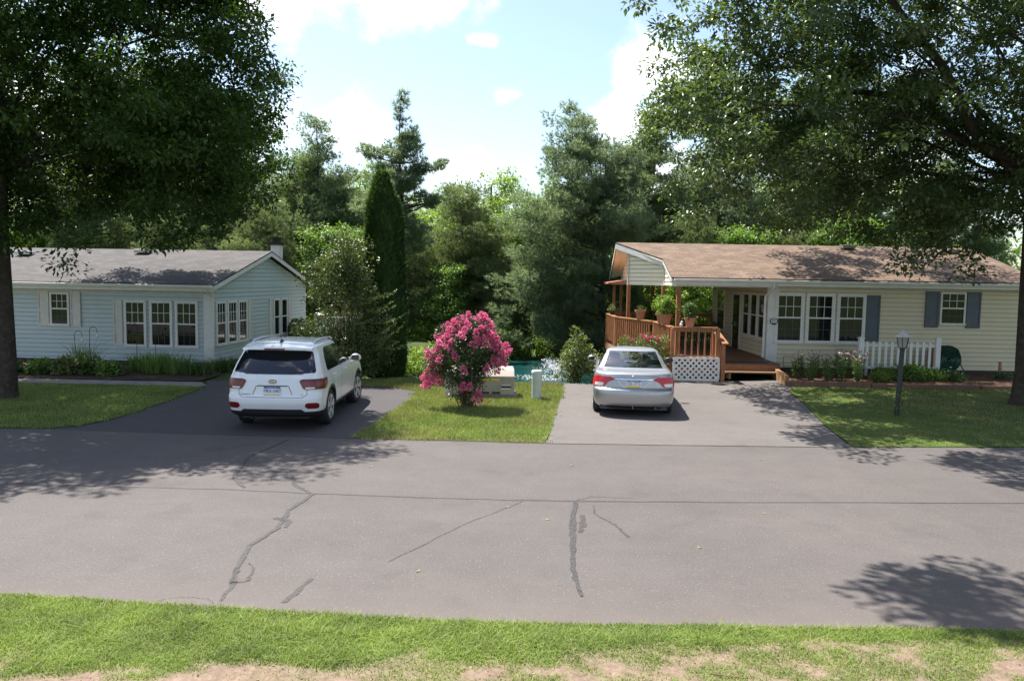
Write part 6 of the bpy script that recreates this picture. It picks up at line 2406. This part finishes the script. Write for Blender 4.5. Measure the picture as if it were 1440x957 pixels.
# coneflowers
bq = [2 * PI * q / 11 for q in range(11)]
V, F = [], []
for q, a in enumerate(bq):
    c_, s_ = math.cos(a), math.sin(a)
    k = len(V)
    V += [(0.008 * c_ - 0.009 * s_, 0.008 * s_ + 0.009 * c_, 0), (0.008 * c_ + 0.009 * s_, 0.008 * s_ - 0.009 * c_, 0), (0.062 * c_ + 0.012 * s_, 0.062 * s_ - 0.012 * c_, -0.02), (0.062 * c_ - 0.012 * s_, 0.062 * s_ + 0.012 * c_, -0.02)]
    F.append((k, k + 1, k + 2, k + 3))
k = len(V)
V += [(0.012 * math.cos(a), 0.012 * math.sin(a), 0.001) for a in bq]
F_ = F
PETALS = bpy.data.meshes.new('petals')
PETALS.from_pydata(V, [], F_ + [tuple(range(k, k + 11))])
PETALS.materials.append(M['cone_petal'])
tmp_ = MB().ball((0, 0, 0.012), 0.02, 8, 5).build('flower_head', M['twig'])
CONE = tmp_.data
bpy.data.objects.remove(tmp_)
def coneflower(loc, h, label, seed):
    r_ = random.Random(seed)
    Cn = empty('coneflower', loc, r_.uniform(0, 6))
    tag(Cn, label, 'flower', 'pale coneflowers in the timber edged bed')
    st = MB()
    LP, LD = [], []
    hp, hd = [], []
    cones = MB()
    for k in range(9):
        a = r_.uniform(0, 6.28)
        rr = r_.uniform(0.05, 0.26)
        hh = h * r_.uniform(0.7, 1.05)
        tip = np.array([rr * math.cos(a), rr * math.sin(a), hh])
        st.tube(limb_path((0.02 * math.cos(a), 0.02 * math.sin(a), -0.02), tip, 0.02, 3, 0.1), [0.007, 0.006, 0.005, 0.004], 4)
        for q in range(16):
            t = r_.uniform(0.1, 0.85)
            LP.append(tip * t)
            b_ = r_.uniform(0, 6.28)
            LD.append((math.cos(b_), math.sin(b_), r_.uniform(-0.2, 0.6)))
        if k < 6:
            hp.append(tip)
    st.build('stems', M['stem'], Cn)
    V, F = leaf_geo(np.array(LP), np.array(LD, float), 0.08 + 0.08 * RNG.random(len(LP)), 0.03 + 0.02 * RNG.random(len(LP)))
    link_mesh('foliage', np_mesh('foliage', V, F), M['broad_dark'], Cn)
    for tip in hp:
        hd_ = bpy.data.objects.new('flower_head', CONE)
        COL.objects.link(hd_)
        hd_.parent = Cn
        hd_.location = tip
        hd_.rotation_euler = (r_.uniform(-0.4, 0.4), r_.uniform(-0.4, 0.4), r_.uniform(0, 6))
        pt_ = bpy.data.objects.new('petals', PETALS)
        COL.objects.link(pt_)
        pt_.parent = hd_
    return Cn


cf = [coneflower((9.3, 24.2, 0.03), 0.95, '', 3), coneflower((9.8, 24.5, 0.03), 0.9, '', 5)]
spots = [(9.05, 23.6), (9.35, 24.1), (9.6, 23.5), (9.85, 24.3), (10.1, 23.8), (10.4, 24.4), (10.55, 23.6), (10.75, 24.2), (10.7, 23.9), (9.3, 24.9), (9.9, 25.0), (10.5, 25.1), (10.75, 24.9), (8.95, 24.5)]
for i, (x, y) in enumerate(spots):
    o = cf[i] if i < 2 else copy_tree(cf[i % 2])
    o.location = (x, y, 0.03)
    o.rotation_euler.z = i * 1.7
    s_ = 0.78 + 0.25 * ((i * 37) % 10) / 10
    o.scale = (s_, s_, s_)
    o['label'] = 'leafy pale pink coneflower plant in the timber edged bed below the triple window'

# shrubs before the picket fence and along the right house
def small(name, loc, r, h, label, mat, leaf=0.07, n=60, cat='plant', aspect=0.5, grp=None, per=24):
    x, y, z = loc
    o = shrub(name, loc, [(x, y, z + h * 0.5, r, r * 0.85, h * 0.55)], n, per, leaf, M[mat], min(0.16, r * 0.5), 7, 0.2, aspect)
    tag(o, label, cat, grp)
    return o


small('garden_shrub', (11.95, 24.7, 0), 0.42, 0.34, 'dark leafy shrub before the left half of the picket fence', 'broad_dark', 0.08, 80, 'shrub')
small('garden_shrub', (12.65, 24.6, 0), 0.50, 0.45, 'dark leafy shrub in the middle before the picket fence', 'broad_dark', 0.09, 110, 'shrub')
small('garden_shrub', (13.35, 24.7, 0), 0.42, 0.32, 'dark leafy shrub before the right half of the picket fence', 'broad_dark', 0.08, 80, 'shrub')
small('garden_shrub', (13.95, 24.6, 0), 0.38, 0.30, 'low green shrub at the foot of the hose reel', 'hosta', 0.07, 50, 'shrub')
small('garden_weed', (11.4, 24.0, 0), 0.26, 0.30, 'bright green weed at the left fence post', 'basil', 0.07, 34)
small('garden_weed', (9.12, 17.75, 0), 0.14, 0.17, 'bright green weed at the foot of the black lamp post', 'basil', 0.06, 30)
o = shrub('climbing_vine', (9.0, 17.9, 0), [(9.03, 17.88, 0.42, 0.10, 0.06, 0.36)], 26, 9, 0.05, M['weed'], 0.06, 6, 0.1, 0.5, 0.004)
tag(o, 'sparse vine climbing the black lamp post', 'vine')
small('garden_weed', (16.0, 25.3, 0), 0.35, 0.22, 'low weeds near the wooden stake', 'hosta', 0.06, 30)


def grass_clump(loc, r, h, n, label, mat, name='ornamental_grass', lean=0.35, wd=0.02):
    o = empty(name, loc)
    tag(o, label, 'plant')
    a = RNG.random(n) * 6.283
    rr = r * np.sqrt(RNG.random(n))
    P = np.stack([rr * np.cos(a), rr * np.sin(a), np.full(n, -0.02)], 1)
    V, F = blades(P, h * (0.6 + 0.5 * RNG.random(n)), wd, lean, 2)
    link_mesh('blades', np_mesh('blades', V, F), M[mat], o)
    return o


grass_clump((-10.75, 23.6, 0), 0.45, 0.66, 420, 'tall dark grass clump below the right part of the triple window', 'broad_dark')
grass_clump((-10.05, 23.5, 0), 0.40, 0.62, 300, 'tall dark grass clump before the blue house corner', 'broad_dark')
grass_clump((-11.5, 23.9, 0), 0.30, 0.62, 170, 'thin tall grass clump below the left of the triple window', 'broad_dark')
grass_clump((-13.0, 23.6, 0), 0.32, 0.95, 160, 'sparse upright grass left of the cream shutter', 'hosta')
grass_clump((-9.35, 23.3, 0), 0.45, 0.45, 420, 'arching green daylily clump at the corner of the blue house', 'hosta', 'daylily', 0.7, 0.028)
grass_clump((-8.95, 24.4, 0), 0.4, 0.45, 320, 'arching green daylily clump along the blue gable wall', 'hosta', 'daylily', 0.7, 0.028)
gh = [(-15.6, 22.7, 0.4, 0.38, 'low light green hosta beside the left oak trunk', 'weed'), (-14.75, 22.8, 0.4, 0.36, 'light green hosta second from the left oak trunk', 'hosta'), (-13.95, 22.9, 0.42, 0.42, 'dark hosta below the small shuttered window', 'broad_dark'),
      (-13.2, 22.8, 0.42, 0.48, 'large leaved pale hosta in the middle of the left flower bed', 'weed'), (-12.5, 22.9, 0.4, 0.45, 'green hosta before the cream shutter', 'hosta'), (-11.8, 22.8, 0.4, 0.4, 'dark bushy plant left of the tall grass', 'broad_dark')]
for x, y, r_, h, lab, mt in gh:
    small('hosta', (x, y, 0), r_ * 0.85, h * 0.75, lab, mt, 0.13, 34, 'plant', 0.6)


# ------------------------------------------------------------------ trees
# big oaks framing the street
T1 = broad_tree('oak_tree', (-12.0, 18.4, 0), 0.21, 11.0,
                [(-12.2, 19.4, 8.4, 6.7, 6.3, 4.4), (-8.3, 18.4, 7.4, 2.6, 3.8, 3.2), (-16.5, 18.5, 8, 5, 5, 4.2), (-12.8, 17.6, 4.9, 2.8, 2.4, 1.5), (-13.5, 25.5, 7.4, 5, 3.6, 2.3),
                 (-8.8, 21.5, 6.0, 2.8, 3.0, 2.3), (-11.0, 26.4, 7.2, 3.2, 2.4, 1.5), (-14.5, 27.0, 7.2, 4.0, 2.4, 1.6), (-10.5, 17.6, 3.5, 0.9, 0.6, 0.32), (-7.5, 18.0, 10.3, 1.6, 1.9, 1.1), (-9.5, 19.5, 11.5, 3.0, 3.0, 1.4)],
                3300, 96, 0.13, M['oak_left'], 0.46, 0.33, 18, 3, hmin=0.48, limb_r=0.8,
                extra_limbs=[((-12, 18.4, 5.6), (-8.2, 18.2, 8.4), 0.09, 0.05)])
tag(T1, 'large dark oak shading the left lawn and road', 'tree', 'street oaks')
T2 = broad_tree('oak_tree', (13.2, 19.9, 0), 0.30, 15.5,
                [(12.8, 20.0, 10.0, 7.5, 7.5, 6.2), (7.3, 18.8, 9.2, 4.5, 4.6, 4.4), (8.0, 23.0, 7.6, 4.6, 4.6, 3.2), (12.5, 22, 15, 6.5, 6.5, 4), (17.5, 20, 9, 5, 6, 5), (11.6, 29.0, 8.8, 4.8, 2.8, 1.9), (14.5, 18.4, 5.4, 3.4, 2.6, 1.9),
                 (10.5, 21.5, 6.2, 3.6, 3.2, 1.8)],
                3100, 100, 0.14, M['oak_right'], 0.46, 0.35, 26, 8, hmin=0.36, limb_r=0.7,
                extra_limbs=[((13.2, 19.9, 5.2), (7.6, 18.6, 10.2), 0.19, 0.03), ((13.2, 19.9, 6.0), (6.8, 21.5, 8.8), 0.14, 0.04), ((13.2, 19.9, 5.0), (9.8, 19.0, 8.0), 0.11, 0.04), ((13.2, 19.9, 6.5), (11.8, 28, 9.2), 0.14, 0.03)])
tag(T2, 'large glossy leaved oak shading the right lawn and cream house', 'tree', 'street oaks')
T3 = broad_tree('oak_tree', (6.4, 5.0, 0.05), 0.26, 10.5,
                [(2.0, 10.8, 9.4, 1.7, 1.1, 0.8), (3.5, 9.3, 9.8, 1.7, 1.2, 0.8), (7.4, 4.2, 9.5, 3.4, 3.0, 2.6)],
                300, 110, 0.15, M['oak_left'], 0.50, 0.40, 22, 14, extra_limbs=[((6.4, 5.0, 5.5), (2.4, 10.8, 9.3), 0.10, 0.02)])
tag(T3, 'street oak just right of the view whose shade falls on the near road', 'tree', 'street oaks')


# conifers: a few grown trees, then copies standing at their own places
white = lambda L: (lambda t: L * (0.55 + 0.45 * min(1, t / 0.25)) * max(0.0, 1 - max(0, t - 0.35) / 0.72) ** 0.8)
p1 = puff_pine('white_pine', (4.2, 36.6, -0.9), 7.6,
               [(-1.4, 0, 10.6, 1.2, 1.2, 1.4), (-0.6, 0, 8.9, 2.5, 2.1, 1.6), (-1.6, -0.4, 6.7, 2.9, 2.3, 1.6), (0.4, 0.2, 6.9, 2.5, 2.3, 1.7), (-2.6, -0.6, 4.1, 2.4, 2.1, 1.5), (-0.4, -0.6, 3.5, 2.3, 2.1, 1.6),
                (-3.3, -0.8, 1.9, 1.9, 1.6, 0.9), (-1.2, -0.8, 1.5, 1.8, 1.6, 0.9), (1.3, 0.2, 8.9, 1.3, 1.2, 1.1)], 620, M['pine_blue'], 0.24, seed=2)
tag(p1, 'big blue green white pine beyond the pond beside the porch', 'tree', 'trees beyond the houses')
p2 = puff_pine('white_pine', (-4.85, 33.5, -0.7), 11.4,
               [(0, 0, 10.7, 0.3, 0.3, 0.8), (0.05, 0, 9.3, 0.8, 0.7, 0.8), (-0.9, 0, 9.0, 0.8, 0.5, 0.3), (1.2, 0, 8.5, 0.9, 0.5, 0.4), (0, 0, 7.8, 1.1, 0.9, 0.8), (1.2, 0, 7.0, 0.8, 0.7, 0.4),
                (-0.6, 0, 6.6, 1.2, 1.0, 0.7), (0.1, 0, 5.4, 1.3, 1.1, 0.8)], 200, M['pine_blue'], 0.14, tufts=30, rad=0.36, gap=0.3, seed=5, limbs=70)
tag(p2, 'slim sparse white pine with bare lower trunk behind the arborvitae', 'tree', 'trees beyond the houses')
p3 = puff_pine('white_pine', (-10.6, 42.5, 0), 11.4,
               [(-0.2, 0, 10.2, 0.9, 0.9, 1.5), (0, 0, 7.8, 2.1, 2.0, 1.9), (-0.5, -0.4, 5.2, 2.9, 2.4, 1.9), (1.5, 0, 6.2, 1.7, 1.7, 1.5), (0.2, -0.4, 2.7, 2.9, 2.4, 1.7), (-1.6, 0, 7.2, 1.4, 1.4, 1.2)], 520, M['pine'], 0.22, seed=9)
tag(p3, 'tall green pine with pointed top right of the blue house chimney', 'tree', 'trees beyond the houses')
p4 = puff_pine('white_pine', (-2.6, 40.5, 0), 6.4,
               [(0, 0, 6.7, 1.2, 1.2, 1.3), (0.4, 0, 4.8, 2.1, 1.9, 1.5), (-0.9, -0.2, 3.2, 2.0, 1.8, 1.4), (1.1, -0.3, 2.6, 2.0, 1.8, 1.5), (0, -0.4, 1.0, 2.3, 1.8, 0.9)], 360, M['pine_yellow'], 0.17, seed=4)
tag(p4, 'yellowish pine beyond the pond right of the arborvitae', 'tree', 'trees beyond the houses')


def plant(src, loc, s, rz, label, sz=None, mat=None):
    c = copy_tree(src)
    c.location = loc
    c.scale = (s, s, sz or s)
    c.rotation_euler.z = rz
    c['label'] = label
    if mat:
        for ch in c.children:
            if ch.name.startswith('crown'):
                ch.data = ch.data.copy()
                ch.data.materials[0] = mat
    return c


# broadleaf masters
d1 = broad_tree('maple_tree', (-1.5, 50, 0.4), 0.2, 8.5, [(-1.5, 50, 6.2, 3.4, 3.2, 3.6), (-2.6, 49, 4.2, 2.6, 2.6, 2.2), (0, 49.2, 4.4, 2.4, 2.4, 2.4), (-1.3, 50, 9.0, 1.5, 1.5, 1.6)], 420, 60, 0.2, M['broad'], 0.6, 0.3, 14, 21, twigs=False)
tag(d1, 'light green maple with feathery top in the gap beyond the pond', 'tree', 'trees beyond the houses')
d2 = broad_tree('maple_tree', (0.8, 43.5, 0.2), 0.18, 6.0, [(0.8, 43.5, 4.6, 2.6, 2.4, 2.4), (-0.4, 43, 3.0, 2.0, 2.0, 1.7), (1.9, 43, 2.8, 1.8, 1.8, 1.6)], 340, 60, 0.18, M['broad_dark'], 0.5, 0.28, 12, 33, twigs=False)
tag(d2, 'dark leafy tree on the far bank of the pond', 'tree', 'trees beyond the houses')

L_ = [(p3, (-14.8, 43.5, 0), 0.92, 1.2, 'green pine behind the middle of the blue house roof'),
      (p1, (-19.6, 44.5, 0), 0.9, 2.2, 'blue green pine behind the left part of the blue house roof'),
      (p3, (-24.5, 45, 0), 1.0, 3.2, 'green pine behind the left oak trunk'),
      (p4, (-12.2, 38.6, 0), 0.85, 4.1, 'yellowish pine close behind the blue house chimney'),
      (p4, (-17.5, 39.5, 0), 0.8, 0.4, 'short yellowish pine just above the blue house ridge'),
      (p3, (-7.6, 44.5, 0), 0.82, 5.0, 'green pine behind the arborvitae, left of the slim pine'),
      (p4, (-5.2, 39.2, -0.5), 0.80, 2.6, 'yellowish pine directly behind the slim bare trunked pine'),
      (p1, (1.6, 40.2, -0.3), 0.62, 3.4, 'short blue green pine overhanging the far edge of the pond'),
      (p4, (-0.6, 38.9, -0.6), 0.52, 1.0, 'small yellowish pine behind the crape myrtle'),
      (p3, (7.6, 43.5, 0.2), 1.05, 0.6, 'tall green pine behind the left end of the porch roof'),
      (p1, (11.4, 45.0, 0.3), 0.95, 1.9, 'blue green pine behind the middle of the tan roof'),
      (p4, (9.3, 40.2, 0), 0.80, 2.9, 'yellowish pine rising above the porch ridge'),
      (p3, (15.2, 44.0, 0.3), 0.92, 4.4, 'green pine behind the tan roof left of the right oak trunk'),
      (p4, (14.0, 39.8, 0), 0.72, 5.2, 'short yellowish pine above the tan roof vent'),
      (p1, (19.5, 44.5, 0.3), 0.95, 0.2, 'blue green pine behind the right oak trunk'),
      (p3, (25.0, 46, 0.3), 1.0, 2.0, 'green pine at the far right beyond the cream house')]
for src, loc, s, rz, lab in L_:
    plant(src, loc, s, rz, lab)
D_ = [(d1, (-4.6, 53, 0.5), 0.9, 1.0, 'light green maple behind the slim pine'),
      (d2, (-1.9, 42.6, -0.1), 0.75, 2.0, 'dark leafy tree beyond the pond right of the slim pine'),
      (d1, (3.8, 52, 0.5), 0.95, 2.4, 'light green maple behind the big blue green pine'),
      (d1, (8.2, 50.5, 0.5), 1.0, 3.6, 'light green maple high behind the porch roof'),
      (d1, (-9.2, 51, 0.5), 1.0, 4.2, 'light green maple behind the arborvitae'),
      (d1, (-14.5, 52, 0.5), 1.05, 5.2, 'light green maple far behind the blue house chimney'),
      (d1, (-20.5, 53, 0.5), 1.05, 0.7, 'light green maple far behind the blue house roof'),
      (d1, (-27, 54, 0.5), 1.1, 1.9, 'light green maple far behind the left oak'),
      (d1, (13.5, 52, 0.5), 1.05, 2.9, 'light green maple far behind the tan roof'),
      (d1, (19, 53, 0.5), 1.05, 3.9, 'light green maple far behind the hose reel end of the cream house'),
      (d1, (25, 54, 0.5), 1.1, 4.9, 'light green maple far behind the right oak trunk'),
      (d1, (-33, 55, 0.5), 1.1, 2.1, 'light green maple at the far left behind the houses'),
      (d2, (4.4, 41.5, 0.0), 0.85, 4.0, 'dark leafy tree behind the big blue green pine'),
      (d2, (-8.6, 38.5, -0.2), 0.85, 5.5, 'dark leafy tree behind the loose shrub beside the blue house'),
      (d2, (11.8, 40.5, 0.2), 0.85, 1.5, 'dark leafy tree close behind the tan roof ridge'),
      (d2, (-3.4, 39.0, -0.4), 0.62, 1.2, 'small dark leafy tree at the left end of the pond far bank'),
      (d1, (-0.9, 45.5, 0.1), 0.72, 2.2, 'light green maple close behind the middle of the pond'),
      (d1, (-6.6, 46.5, 0.1), 0.75, 3.2, 'light green maple behind the tall loose shrub'),
      (d2, (17.2, 41, 0.2), 0.95, 2.5, 'dark leafy tree behind the right end of the tan roof')]
for src, loc, s, rz, lab in D_:
    plant(src, loc, s, rz, lab)

# dense far wood closing the view low down
BW = []
for k in range(26):
    x = -62 + k * 5 + RNG.normal() * 1.2
    y = 61 + RNG.normal() * 2.0
    BW.append((x, y, 4.2 + RNG.normal() * 0.4, 3.6, 2.5, 3.6))
C = clumps_in_blobs(BW, 2600, 0.18, 0.4, 55, 0.3)
V, F = leaf_clumps(C, 16, 0.9, 0.42, 0.6)
o = link_mesh('far_wood', np_mesh('far_wood', V, F), M['broad_dark'])
tag(o, 'dense far wood closing the view behind the single trees', 'wood', kind='stuff')
BW = []
for k in range(22):
    x = -10 + k * 0.95 + RNG.normal() * 0.3
    BW.append((x, 37.6 + RNG.normal() * 0.4, -0.35 + 0.45 * RNG.random(), 0.9, 0.9, 0.95))
C = clumps_in_blobs(BW, 620, 0.15, 0.9, 56, 0.3)
V, F = leaf_clumps(C, 26, 0.3, 0.14, 0.5)
o = link_mesh('bank_undergrowth', np_mesh('bank_undergrowth', V, F), M['broad'])
tag(o, 'low tangled undergrowth along the far bank of the pond', 'undergrowth', kind='stuff')

# arborvitae: two tapering columns of upright sprays
def arborvitae(loc, h, r, label, n):
    A = empty('arborvitae', loc)
    tag(A, label, 'tree')
    MB().tube([(0, 0, -0.1), (0, 0, h * 0.5), (0, 0, h * 0.9)], [0.09, 0.06, 0.02], 8).build('trunk', M['bark'], A)
    t = RNG.random(n) ** 1.15
    a = RNG.random(n) * 6.283
    prof = np.where(t < 0.12, 0.80 + 1.6 * t, np.clip(1.02 - 0.42 * ((t - 0.12) / 0.88) ** 1.5, 0, 1)) * np.clip((1.0 - t) * 7, 0, 1) ** 0.55
    lump = 0.76 + 0.46 * vnoise(np.stack([np.cos(a) * 2.2, np.sin(a) * 2.2, t * h * 1.6], 1), 1.1, 4)
    rr = r * prof * lump * (0.72 + 0.28 * RNG.random(n) ** 0.4)
    P = np.stack([rr * np.cos(a), rr * np.sin(a), t * h], 1)
    D = np.stack([np.cos(a) * 0.55, np.sin(a) * 0.55, np.full(n, 0.85)], 1) + 0.38 * unit(n)
    S = np.stack([-np.sin(a), np.cos(a), 0 * a], 1) + 0.5 * unit(n)
    S /= np.linalg.norm(S, axis=1, keepdims=True)
    V, F = leaf_geo(P, D, 0.15 + 0.11 * RNG.random(n), 0.05 + 0.04 * RNG.random(n), S, 0.05)
    link_mesh('crown', np_mesh('crown', V, F), M['arbor'], A)


arborvitae((-4.0, 23.9, -0.1), 6.15, 0.50, 'tall dark columnar arborvitae beside the loose shrub', 26000)
arborvitae((-3.74, 24.2, -0.1), 5.5, 0.38, 'slightly shorter arborvitae column pressed against the right of the taller one', 18000)

# loose shrub left of the arborvitae with long arching shoots
o = shrub('tall_shrub', (-5.0, 22.9, -0.1), [(-5.1, 22.9, 2.3, 1.05, 0.9, 1.5), (-4.75, 22.9, 3.5, 0.62, 0.55, 0.95), (-5.7, 22.9, 1.4, 0.75, 0.8, 1.2), (-4.45, 22.8, 1.3, 0.95, 0.8, 1.2), (-5.0, 22.7, 0.65, 1.35, 0.7, 0.65)], 860, 30, 0.085, M['holly'], 0.24, 50, 0.30, 0.5, 0.016, 0.9, 'twig', 0.15)
tag(o, 'tall loose grey green shrub between the white SUV and the arborvitae', 'shrub')
# arching shoots as part of the shrub
P, D = [], []
b = MB()
for k in range(16):
    s0 = np.array([0.3 + RNG.random() * 0.8, -0.6, 0.9 + RNG.random() * 1.9])
    L = 0.7 + 0.8 * RNG.random()
    e = s0 + np.array([L * 0.8, -0.1, L * (0.1 + 0.35 * RNG.random())])
    path = limb_path(s0, e, -0.12, 8, 0.05)
    b.tube(path, [0.008 - 0.0007 * i for i in range(9)], 4, False)
    pa = np.array(path)
    for q in range(70):
        t = RNG.random() * 7.99
        i = int(t)
        P.append(pa[i] * (1 - t + i) + pa[i + 1] * (t - i))
        D.append(unit(1)[0] + np.array([0.5, 0, 0.3]))
b.build('shoots', M['stem'], o)
V, F = leaf_geo(np.array(P), np.array(D), 0.05 + 0.04 * RNG.random(len(P)), 0.025 + 0.015 * RNG.random(len(P)))
link_mesh('shoot_leaves', np_mesh('shoot_leaves', V, F), M['weed'], o)

# bright understorey by the pond
small('bank_shrub', (-2.6, 26.2, -0.7), 0.9, 1.5, 'bright green bushy growth by the pond right of the slim pine trunk', 'broad', 0.12, 110, 'shrub')
small('bank_shrub', (-3.3, 25.0, -0.4), 0.6, 1.0, 'bright green bush at the foot of the arborvitae', 'broad', 0.11, 70, 'shrub')
small('bank_shrub', (-4.6, 24.6, -0.05), 0.9, 0.9, 'dark green low bush under the tall loose shrub', 'broad_dark', 0.11, 90, 'shrub')
small('bank_shrub', (-1.6, 25.6, -0.8), 0.7, 1.0, 'dark green bush by the pond behind the utility pedestal', 'broad_dark', 0.11, 80, 'shrub')

small('bank_shrub', (6.4, 37.2, -0.2), 1.7, 3.6, 'bright leafy bush seen through the porch openings', 'broad', 0.16, 300, 'shrub')
small('bank_shrub', (8.6, 38.2, -0.1), 1.7, 3.8, 'bright leafy bush seen beside the porch back window', 'broad', 0.16, 300, 'shrub')
small('bank_shrub', (4.9, 38.4, -0.5), 1.5, 2.6, 'green leafy bush on the pond bank behind the angled railing', 'broad', 0.16, 220, 'shrub')

# fountain splashing at the near end of the pond
FO = empty('fountain', (1.75, 30.2, -0.8))
tag(FO, 'white splashing fountain spray on the pond beside the leafy shrub', 'fountain')
n = 1900
a = RNG.random(n) * 6.283
v = 0.55 + 0.45 * RNG.random(n)
t = RNG.random(n)
rr = 1.15 * v * t * (0.5 + 0.5 * RNG.random(n))
z = np.maximum(0.01, 3.4 * v * t * (1 - t) * (0.7 + 0.3 * RNG.random(n)))
P = np.stack([rr * np.cos(a), rr * np.sin(a), z], 1)
D = np.stack([np.cos(a) * 0.5, np.sin(a) * 0.5, 1.0 - 2 * t], 1) + 0.4 * unit(n)
V, F = leaf_geo(P, D, 0.03 + 0.05 * RNG.random(n), 0.012 + 0.016 * RNG.random(n), fold=0.2)
M['spray'] = simple('white water spray', (0.85, 0.88, 0.90), 0.3, 0.05)
link_mesh('spray', np_mesh('spray', V, F), M['spray'], FO)['kind'] = 'stuff'
n = 380
a = RNG.random(n) * 6.283
rr = 1.0 * np.sqrt(RNG.random(n))
P = np.stack([rr * np.cos(a) - 0.5 * RNG.random(n) ** 2 * 3.0, rr * np.sin(a) * 0.8 - 0.4 * RNG.random(n), np.full(n, 0.012)], 1)
D = unit(n) * np.array([1, 1, 0.15])
V, F = leaf_geo(P, D, 0.05 + 0.08 * RNG.random(n), 0.03 + 0.03 * RNG.random(n), np.cross(D, np.tile([0, 0, 1.0], (n, 1))), 0.05)
link_mesh('foam', np_mesh('foam', V, F), M['spray'], FO)['kind'] = 'stuff'
MB().lathe([(0.10, -0.15), (0.10, 0.05), (0.03, 0.12)], (0, 0, 0), 12).build('nozzle', M['black'], FO)
